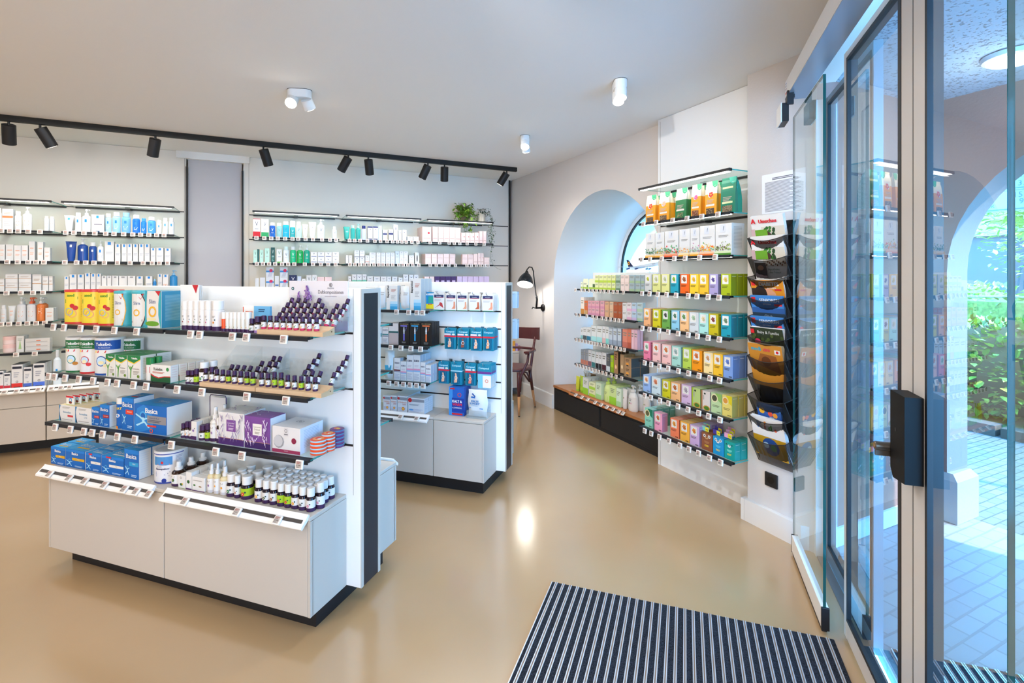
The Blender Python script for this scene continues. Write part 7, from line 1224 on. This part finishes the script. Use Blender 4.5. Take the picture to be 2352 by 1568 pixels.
def mags(k, ops, n, label, hh=.25, w=.205, zoff=.0, c='e8e6e2', yaw=0, lean=13, th=.004, du=0):
    """a magazine stack leaning in pocket k"""
    zbase = PZ[k] - .155 + zoff
    for i in range(n):
        b = MB(); b.bbox(-w / 2, w / 2, 0, th, 0, hh, mat(c, .3), .0006); o = b.build('magazine')
        if i == 0: art(ops, w, hh).build('cover_print', o)
        place(o, E_, (MU0 + MU1) / 2 + du + .0015 * i, 2.598 + .0052 * i - .018, zbase + .002 * (i % 3)); o.rotation_euler = (Matrix.Rotation(E_.yaw, 4, 'Z') @ Matrix.Rotation(R(lean), 4, 'X') @ Matrix.Rotation(R(yaw), 4, 'Y')).to_euler()
        tag(o, ('%s, front copy of its pocket' % label) if i == 0 else '%s, %s copy back in its pocket' % (label, ORD[i]), 'magazine', label + ' copies')
mags(0, UMS, 3, 'white herbal magazine in topmost rack pocket', zoff=.035)
mags(1, UMS, 3, 'white herbal magazine in second rack pocket', zoff=.03)
mags(3, DIA, 2, 'orange health magazine with woman on cover', zoff=.02, hh=.24)
mags(4, SEN, 2, 'blue seniors magazine in higher pocket', zoff=.035, c='4a80b8')
mags(5, SEN, 2, 'blue seniors magazine in lower pocket', zoff=.03, c='4a80b8')
mags(6, BAB, 4, 'dark green family magazine', zoff=.08)
mags(7, MED, 4, 'orange brown children magazine', zoff=.1, c='c8b89a', yaw=0, w=.215, du=-.012)
mags(9, COM, 5, 'small blue comic booklet', hh=.17, w=.15, zoff=.06, c='3a68a8', th=.003)
mags(10, KID, 4, 'white children magazine with coloured letters', hh=.235, zoff=.04, c='d4dce4')

# ------------------------------------------------------------------ hanging plants on the fifth light shelf
def leafmesh(b, p, d, s, m, up=Vector((0, 0, 1))):
    d = d.normalized(); x = d.cross(up); x = x.normalized() if x.length > .01 else Vector((1, 0, 0)); nrm = x.cross(d)
    b.add([p, p + d * s * .25 + x * s * .26 + nrm * s * .04, p + d * s * .6 + x * s * .28 + nrm * s * .04, p + d * s + nrm * -.12 * s, p + d * s * .6 - x * s * .28 + nrm * s * .04, p + d * s * .25 - x * s * .26 + nrm * s * .04], [(0, 1, 2, 3), (0, 3, 4, 5)], m, False)
rn = random.Random(11); px_ = N.U(1062, 5.72)
r = empty('potted_plant', (px_ + .02, 5.68, 2.117)); lm = [mat(c, .45) for c in ('4f7a1e', '6f9a2a', '3d6418', '8aa83c')]
b = MB(); b.lathe([(.045, 0), (.06, .1), (.055, .1), (.05, .09)], mat('7a6a58', .7), 20); b.build('pot', r)
b = MB(); st = MB()
for i in range(26):
    a = rn.uniform(0, 6.28); rr_ = rn.uniform(.06, .18); top = Vector((0, 0, .1)); mid = Vector((math.cos(a) * rr_ * .5, math.sin(a) * rr_ * .4, .13 + rn.uniform(0, .10))); end = Vector((math.cos(a) * rr_, math.sin(a) * rr_ * .7 - .03, rn.uniform(-.12, .26)))
    if end.y > .15: end.y = .15
    st.tube([top, mid, end], .0022, mat('6a5a2c'), 5)
    for k in range(14):
        t = rn.uniform(.1, 1); p = (top * (1 - t) ** 2 + mid * 2 * t * (1 - t) + end * t * t) + Vector((rn.uniform(-.03, .03), rn.uniform(-.03, .02), rn.uniform(-.03, .03)))
        leafmesh(b, p, Vector((rn.uniform(-1, 1), rn.uniform(-1, .2), rn.uniform(-1, .4))), rn.uniform(.04, .068), rn.choice(lm))
b.build('foliage', r); st.build('stem', r); tag(r, 'leafy light green potted plant on the shelf above the rose cartons', 'potted plant')
px_ = N.U(1105, 5.66); r = empty('potted_ivy', (px_, 5.66, 2.117)); im = [mat(c, .5) for c in ('26401c', '34562a', '1e3416')]
b = MB(); b.lathe([(.045, 0), (.058, .11), (.052, .11), (.048, .1)], mat('c4b8a8', .6), 20); b.build('pot', r, 'pale grey stone pot')
b = MB(); st = MB()
for i in range(110):
    a = rn.uniform(0, 6.28); p = Vector((math.cos(a) * rn.uniform(.01, .09) + .02, math.sin(a) * rn.uniform(.01, .07) - .02, rn.uniform(.08, .17))); leafmesh(b, p, Vector((rn.uniform(-1, 1), rn.uniform(-1, .3), rn.uniform(-.6, .5))), rn.uniform(.018, .03), rn.choice(im))
for s_, (x0, L, w_) in enumerate(((.07, .52, .03), (.08, .34, .03), (.06, .22, .04))):
    pts = [Vector((x0 - .02, -.04, .12)), Vector((x0 + .02, -.09, .08))] + [Vector((x0 + .02 + .012 * math.sin(k * 1.3 + s_), -.10, .05 - L * k / 10)) for k in range(11)]
    if s_ == 0: pts += [Vector((x0 + .05, -.10, .05 - L - .05)), Vector((x0 + .11, -.10, .05 - L - .09)), Vector((x0 + .15, -.10, .05 - L - .10))]
    st.tube(pts, .0014, mat('5a6a34'), 5)
    for k in range(int(L * 130)):
        t = rn.random() ** 1.3 * 10 if s_ == 0 else rn.random() * 10; i_ = int(t); q_ = Vector((x0 + .02 + .012 * math.sin(t * 1.3 + s_) + rn.uniform(-w_, w_), -.10 + rn.uniform(-.02, .02), .05 - L * t / 10)); leafmesh(b, q_, Vector((rn.uniform(-1, 1), rn.uniform(-1, .2), rn.uniform(-1, .3))), rn.uniform(.016, .026), rn.choice(im))
b.build('foliage', r); st.build('trailing_stem', r); tag(r, 'dark ivy in pale pot trailing down the end of the fifth bay', 'potted plant')

# ================================================================== OUTSIDE: arcade, garden, street
stone = nodemat('stone_slabs', 'b4b8bc', .75, noise=(7, .3, .7), h2='9ea2a8', bump=(14, .8), spec=.3)
def bricks(name, c1, c2, cm, sc, rough=.7):
    m = bpy.data.materials.new(name); m.use_nodes = True; t = m.node_tree; n = t.nodes; L = t.links; b = n['Principled BSDF']; b.inputs['Roughness'].default_value = rough
    tc = n.new('ShaderNodeTexCoord'); br = n.new('ShaderNodeTexBrick'); br.inputs['Color1'].default_value = lin(c1); br.inputs['Color2'].default_value = lin(c2); br.inputs['Mortar'].default_value = lin(cm)
    br.inputs['Scale'].default_value = sc; br.inputs['Mortar Size'].default_value = .018; br.inputs['Bias'].default_value = 0
    nz = n.new('ShaderNodeTexNoise'); nz.inputs['Scale'].default_value = 2.5; mx = n.new('ShaderNodeMix'); mx.data_type = 'VECTOR'; mx.inputs[0].default_value = .025
    L.new(tc.outputs['Object'], nz.inputs['Vector']); L.new(tc.outputs['Object'], mx.inputs[4]); L.new(nz.outputs['Color'], mx.inputs[5]); L.new(mx.outputs[1], br.inputs['Vector']); L.new(br.outputs['Color'], b.inputs['Base Color'])
    bp = n.new('ShaderNodeBump'); bp.inputs['Strength'].default_value = .5; bp.inputs['Distance'].default_value = .01; bp.invert = True; L.new(br.outputs['Fac'], bp.inputs['Height']); L.new(bp.outputs[0], b.inputs['Normal']); return m
SLAB = bricks('arcade_slabs', '878c90', '7c8186', '70757a', 3.4); COB = bricks('cobblestones', '5c5f66', '6e655e', '3c4030', 4.2)
o = MB().prism([(-1.45, -2.5), (3.9, -2.5), (3.9, 1.75), (2.80, 1.75)], -.06, -.004, SLAB).build('floor_arcade'); struct(o)
struct(MB().box(3.9, 9.5, -6, 9, -.06, -.02, COB).build('floor_street'))
def acz(b, m): b.prism([(-1.40, -2.5), (4.05, -2.5), (4.05, 1.72), (2.82, 1.72)], 2.56, 2.62, m)
sp = nodemat('speckled_ceiling', '9aa8b4', .9, noise=(60, .56, .6), h2='6a7076', spec=.1)
b = MB(); acz(b, sp); struct(b.build('ceiling_arcade'))
b = MB(); A0 = arch(.82, 1.508, .77, 0); A1 = arch(.84, 1.515, .735, 0)
wall_with_arch(b, 3.72, -1.6, 1.71, 0, 2.56, A0, OUTW, True); loft(b, A0, 3.72, A1, 3.93, nodemat('reveal_plaster', '64686a', .85, bump=(60, .3))); wall_with_arch(b, 3.93, -1.6, 1.71, 0, 3.4, A1, WALL)
b.box(3.72, 3.93, -2.5, -1.6, 0, 2.56, OUTW)
struct(b.build('wall_arcade_front'))
plm = nodemat('plinth_plaster', '82888c', .85, bump=(60, .4))
for (y0, y1, s) in ((1.53, 1.62, 1), (-.03, .06, -1)):
    b = MB(); b.box(3.70, 3.96, y0, y1, 0, .25, plm); b.add([(3.70, y0, .25), (3.96, y0, .25), (3.96, y1, .25), (3.70, y1, .25), (3.72, y0 + .03, .29), (3.93, y0 + .03, .29), (3.93, y1, .29), (3.72, y1, .29)], [(0, 1, 5, 4), (1, 2, 6, 5), (3, 0, 4, 7), (4, 5, 6, 7)], plm); o = b.build('trim_%d' % (7 + (s < 0))); struct(o)
struct(MB().box(3.705, 3.72, -2.5, -.05, 0, .10, plm).build('trim_9'))
# round lamp under the arcade ceiling
r = empty('arcade_lamp', (3.24, 1.12, 2.555)); b = MB(); b.lathe([(.10, -.028), (.115, -.02), (.12, 0)], mat('d8dce0', .4), 28); b.build('rim', r); b = MB(); b.lathe([(.09, -.034), (.1, -.028), (.1, -.02)], mat('f4f8ff', .5, 0, 8), 28); b.build('diffuser', r); tag(r, 'round white ceiling lamp under the arcade outside the door', 'ceiling lamp')
light('POINT', (3.24, 1.12, 2.3), (0, 0, 0), 8, (.9, .95, 1), .08, name='arcade_light')
# notice board in the street before the arch
r = empty('price_board', (5.0, 1.78, 1.97)); b = MB(); b.box(0, .02, -.55, .62, 0, .55, mat('a9c4cc', .4)); b.build('board', r)
w_ = 1.17; h_ = .55; ux = lambda y: (.62 - (y - 1.78)) / w_
a = art([('t', '4.', ux(1.686), .44, .072, '2a7a84', .2), ('t', '3.', ux(1.686), .33, .072, '2a7a84', .2), ('r', .02, .98, .295, .31, '3a8a92'), ('r', .02, .98, .27, .278, '3a8a92'), ('t', '15', ux(1.70), .175, .072, '2a7a84', .2), ('t', '9', ux(1.685), .085, .072, '2a7a84', .2), ('t', 'y', ux(1.85), .155, .065, '2a7a84', .2), ('t', 'ack', ux(1.87), .06, .065, '2a7a84', .2), ('r', .02, .98, .015, .03, '3a8a92')], w_, h_)
a.v = [(y - .0005, .62 - w_ / 2 - x, z) for x, y, z in a.v]; a.build('board_lettering', r)
b = MB(); b.tube([(.04, 1.0, .6), (.04, -1.0, .6)], .02, SILVER, 8); b.tube([(.04, 1.0, .6), (.04, 1.0, -1.99)], .025, SILVER, 8); b.tube([(.04, -1.0, .6), (.04, -1.0, -1.99)], .025, SILVER, 8); b.build('pole_frame', r); tag(r, 'pale board with teal numbers standing in the street beyond arch', 'sign')
# garden
grass = nodemat('garden_ground', '6f7a44', .9, noise=(9, .35, .7), h2='8a7a50', bump=(40, 1))
struct(MB().box(6.25, 40, -30, 30, -.04, .02, grass).build('floor_garden'))
b = MB()
for k in range(14): b.box(6.10, 6.25, -4.2 + k * .92, -3.32 + k * .92, -.04, .07 + .01 * (k % 3), mat(('4a463f', '55504a', '403c36')[k % 3], .9))
struct(b.build('trim_10'))
def bush(name, x, y, z0, rx, ry, rz, n, s, cols, label, cat, trunk=None, seed=1, fill=None, grp=None):
    rn = random.Random(seed); r = empty(name, (x, y, z0 if not trunk else 0)); zo = z0 if trunk else 0
    b = MB(); ms = [mat(c, .5) for c in cols]
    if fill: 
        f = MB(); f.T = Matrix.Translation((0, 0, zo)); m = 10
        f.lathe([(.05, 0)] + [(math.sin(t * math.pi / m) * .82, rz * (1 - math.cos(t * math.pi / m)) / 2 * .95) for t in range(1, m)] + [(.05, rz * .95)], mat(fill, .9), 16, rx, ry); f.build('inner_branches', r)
    for i in range(n):
        th, ph = rn.uniform(0, 6.283), math.acos(rn.uniform(-1, 1)); q_ = rn.uniform(.75, 1.05)
        p = Vector((rx * q_ * math.sin(ph) * math.cos(th), ry * q_ * math.sin(ph) * math.sin(th), zo + rz * (.5 + .5 * q_ * math.cos(ph))))
        d = Vector((math.sin(ph) * math.cos(th) + rn.uniform(-.8, .8), math.sin(ph) * math.sin(th) + rn.uniform(-.8, .8), math.cos(ph) * .5 + rn.uniform(-.3, .9)))
        leafmesh(b, p, d, s * rn.uniform(.7, 1.3), rn.choice(ms))
    b.build('foliage', r)
    if trunk:
        t = MB(); t.tube([(0, 0, 0), (.03, .02, zo * .5), (0, .03, zo + rz * .4)], [trunk, trunk * .8, trunk * .5], mat('7a6a58', .9), 10); t.build('trunk', r)
    tag(r, label, cat, grp)
GRN = ['4f8a2c', '86a83c', '3a6a24', 'a8b84a', '5a903a']
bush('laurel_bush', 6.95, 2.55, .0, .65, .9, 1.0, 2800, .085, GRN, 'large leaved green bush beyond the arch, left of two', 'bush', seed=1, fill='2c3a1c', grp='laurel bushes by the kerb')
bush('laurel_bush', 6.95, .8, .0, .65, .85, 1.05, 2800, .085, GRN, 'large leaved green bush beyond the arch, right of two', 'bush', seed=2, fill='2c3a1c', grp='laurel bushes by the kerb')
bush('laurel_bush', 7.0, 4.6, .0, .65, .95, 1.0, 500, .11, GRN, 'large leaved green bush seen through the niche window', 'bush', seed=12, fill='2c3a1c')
b = MB(); hm = nodemat('clipped_hedge', '3f6a2c', .9, noise=(30, .35, .65), h2='7a9a4a', bump=(40, 1)); 
rn = random.Random(4); lm = [mat(c, .5) for c in ('5a8a3c', '7aa84a', '44702c')]
h = MB(); h.box(-.45, .45, -5, 5, 0, 1.12, hm); r = empty('clipped_hedge', (9.2, 2.4, 0)); h.build('hedge_body', r)
for i in range(1500): leafmesh(b, Vector((rn.uniform(-.48, .0), rn.uniform(-5, 5), rn.uniform(.1, 1.15))) if i % 3 else Vector((rn.uniform(-.45, .45), rn.uniform(-5, 5), 1.13)), Vector((-1, rn.uniform(-1, 1), rn.uniform(-1, 1))), .09, rn.choice(lm))
b.build('foliage', r); tag(r, 'long clipped hedge behind the green bushes', 'hedge')
r = empty('metal_railing', (13, 1.5, 0)); b = MB(); 
for z in (1.05, .75, .45): b.tube([(0, -8, z + .2), (0, 8, z - .1)], .025, mat('aab4bc', .4, .6), 8)
b.build('rail', r)
for k in range(9): b = MB(); b.tube([(0, -8 + 2 * k, 0), (0, -8 + 2 * k, 1.25 - .0375 * k)], .025, mat('aab4bc', .4, .6), 8); b.build('post', r)
tag(r, 'grey metal railing across the garden slope', 'railing')
LT = ['a8c860', 'c8dc7a', '7fae48', 'dce89a', '8aba58']
for i, (x, y, z0, rx, rz, n, lab) in enumerate(((12.0, 2.6, 1.9, 2.2, 2.6, 5000, 'light green tree with thin trunk in garden, seen through arch'), (17.5, -3.6, 1.5, 2.6, 3.4, 3000, 'pale green tree farther right in the garden'), (13.5, 11.5, 1.2, 2.6, 4.2, 3500, 'blue green tree seen through the niche window'), (21, 5.2, .8, 3.0, 5.6, 3000, 'tall background tree behind the railing'))):
    bush('garden_tree', x, y, z0, rx, rx, rz, n, .17, LT, lab, 'tree', trunk=.09, seed=20 + i)
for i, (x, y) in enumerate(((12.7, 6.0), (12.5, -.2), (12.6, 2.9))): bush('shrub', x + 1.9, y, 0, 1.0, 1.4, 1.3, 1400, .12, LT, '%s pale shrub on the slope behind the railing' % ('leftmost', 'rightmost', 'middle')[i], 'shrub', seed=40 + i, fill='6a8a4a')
r = empty('apartment_house', (26, 4, 0)); b = MB(); b.box(0, 4, -16, 16, 0, 3.0, mat('5c6068', .8)); b.build('ground_floor', r); b = MB(); b.box(-.2, 4, -16, 16, 3.0, 9.0, mat('c8d4dc', .8)); b.build('upper_floors', r)
for k in range(9): b = MB(); b.box(-.24, -.2, -14.5 + 3.4 * k, -13 + 3.4 * k, 4.2, 6.2, mat('44566a', .3)); b.build('window', r)
for k in range(7): b = MB(); b.box(-.3, .1, -14 + 4.4 * k, -13.6 + 4.4 * k, 0, 3.0, mat('dfe6ea', .7)); b.build('pillar', r)
tag(r, 'pale house with dark ground floor far behind the trees', 'building')
# road sign seen through the niche window
r = empty('road_sign', (6.05, 7.1, 0)); b = MB(); b.tube([(0, 0, 0), (0, 0, 2.2)], .025, SILVER, 8); b.build('post', r)
b = MB(); b.T = Matrix.Translation((-.03, 0, 1.74)) @ Matrix.Rotation(R(-90), 4, 'Y'); b.lathe([(.14, 0), (.14, .006)], mat('d8486a', .4), 28); b.lathe([(.108, .006), (.108, .008)], mat('f2f4f6', .4), 28); b.build('round_plate', r)
a = art([('t', '2,5t', .5, .35, .3, '24507a', .9)], .2, .2); a.v = [(y - .039, -x, z + 1.64) for x, y, z in a.v]; a.build('sign_lettering', r); tag(r, 'round white road sign with red rim outside the niche window', 'road sign')
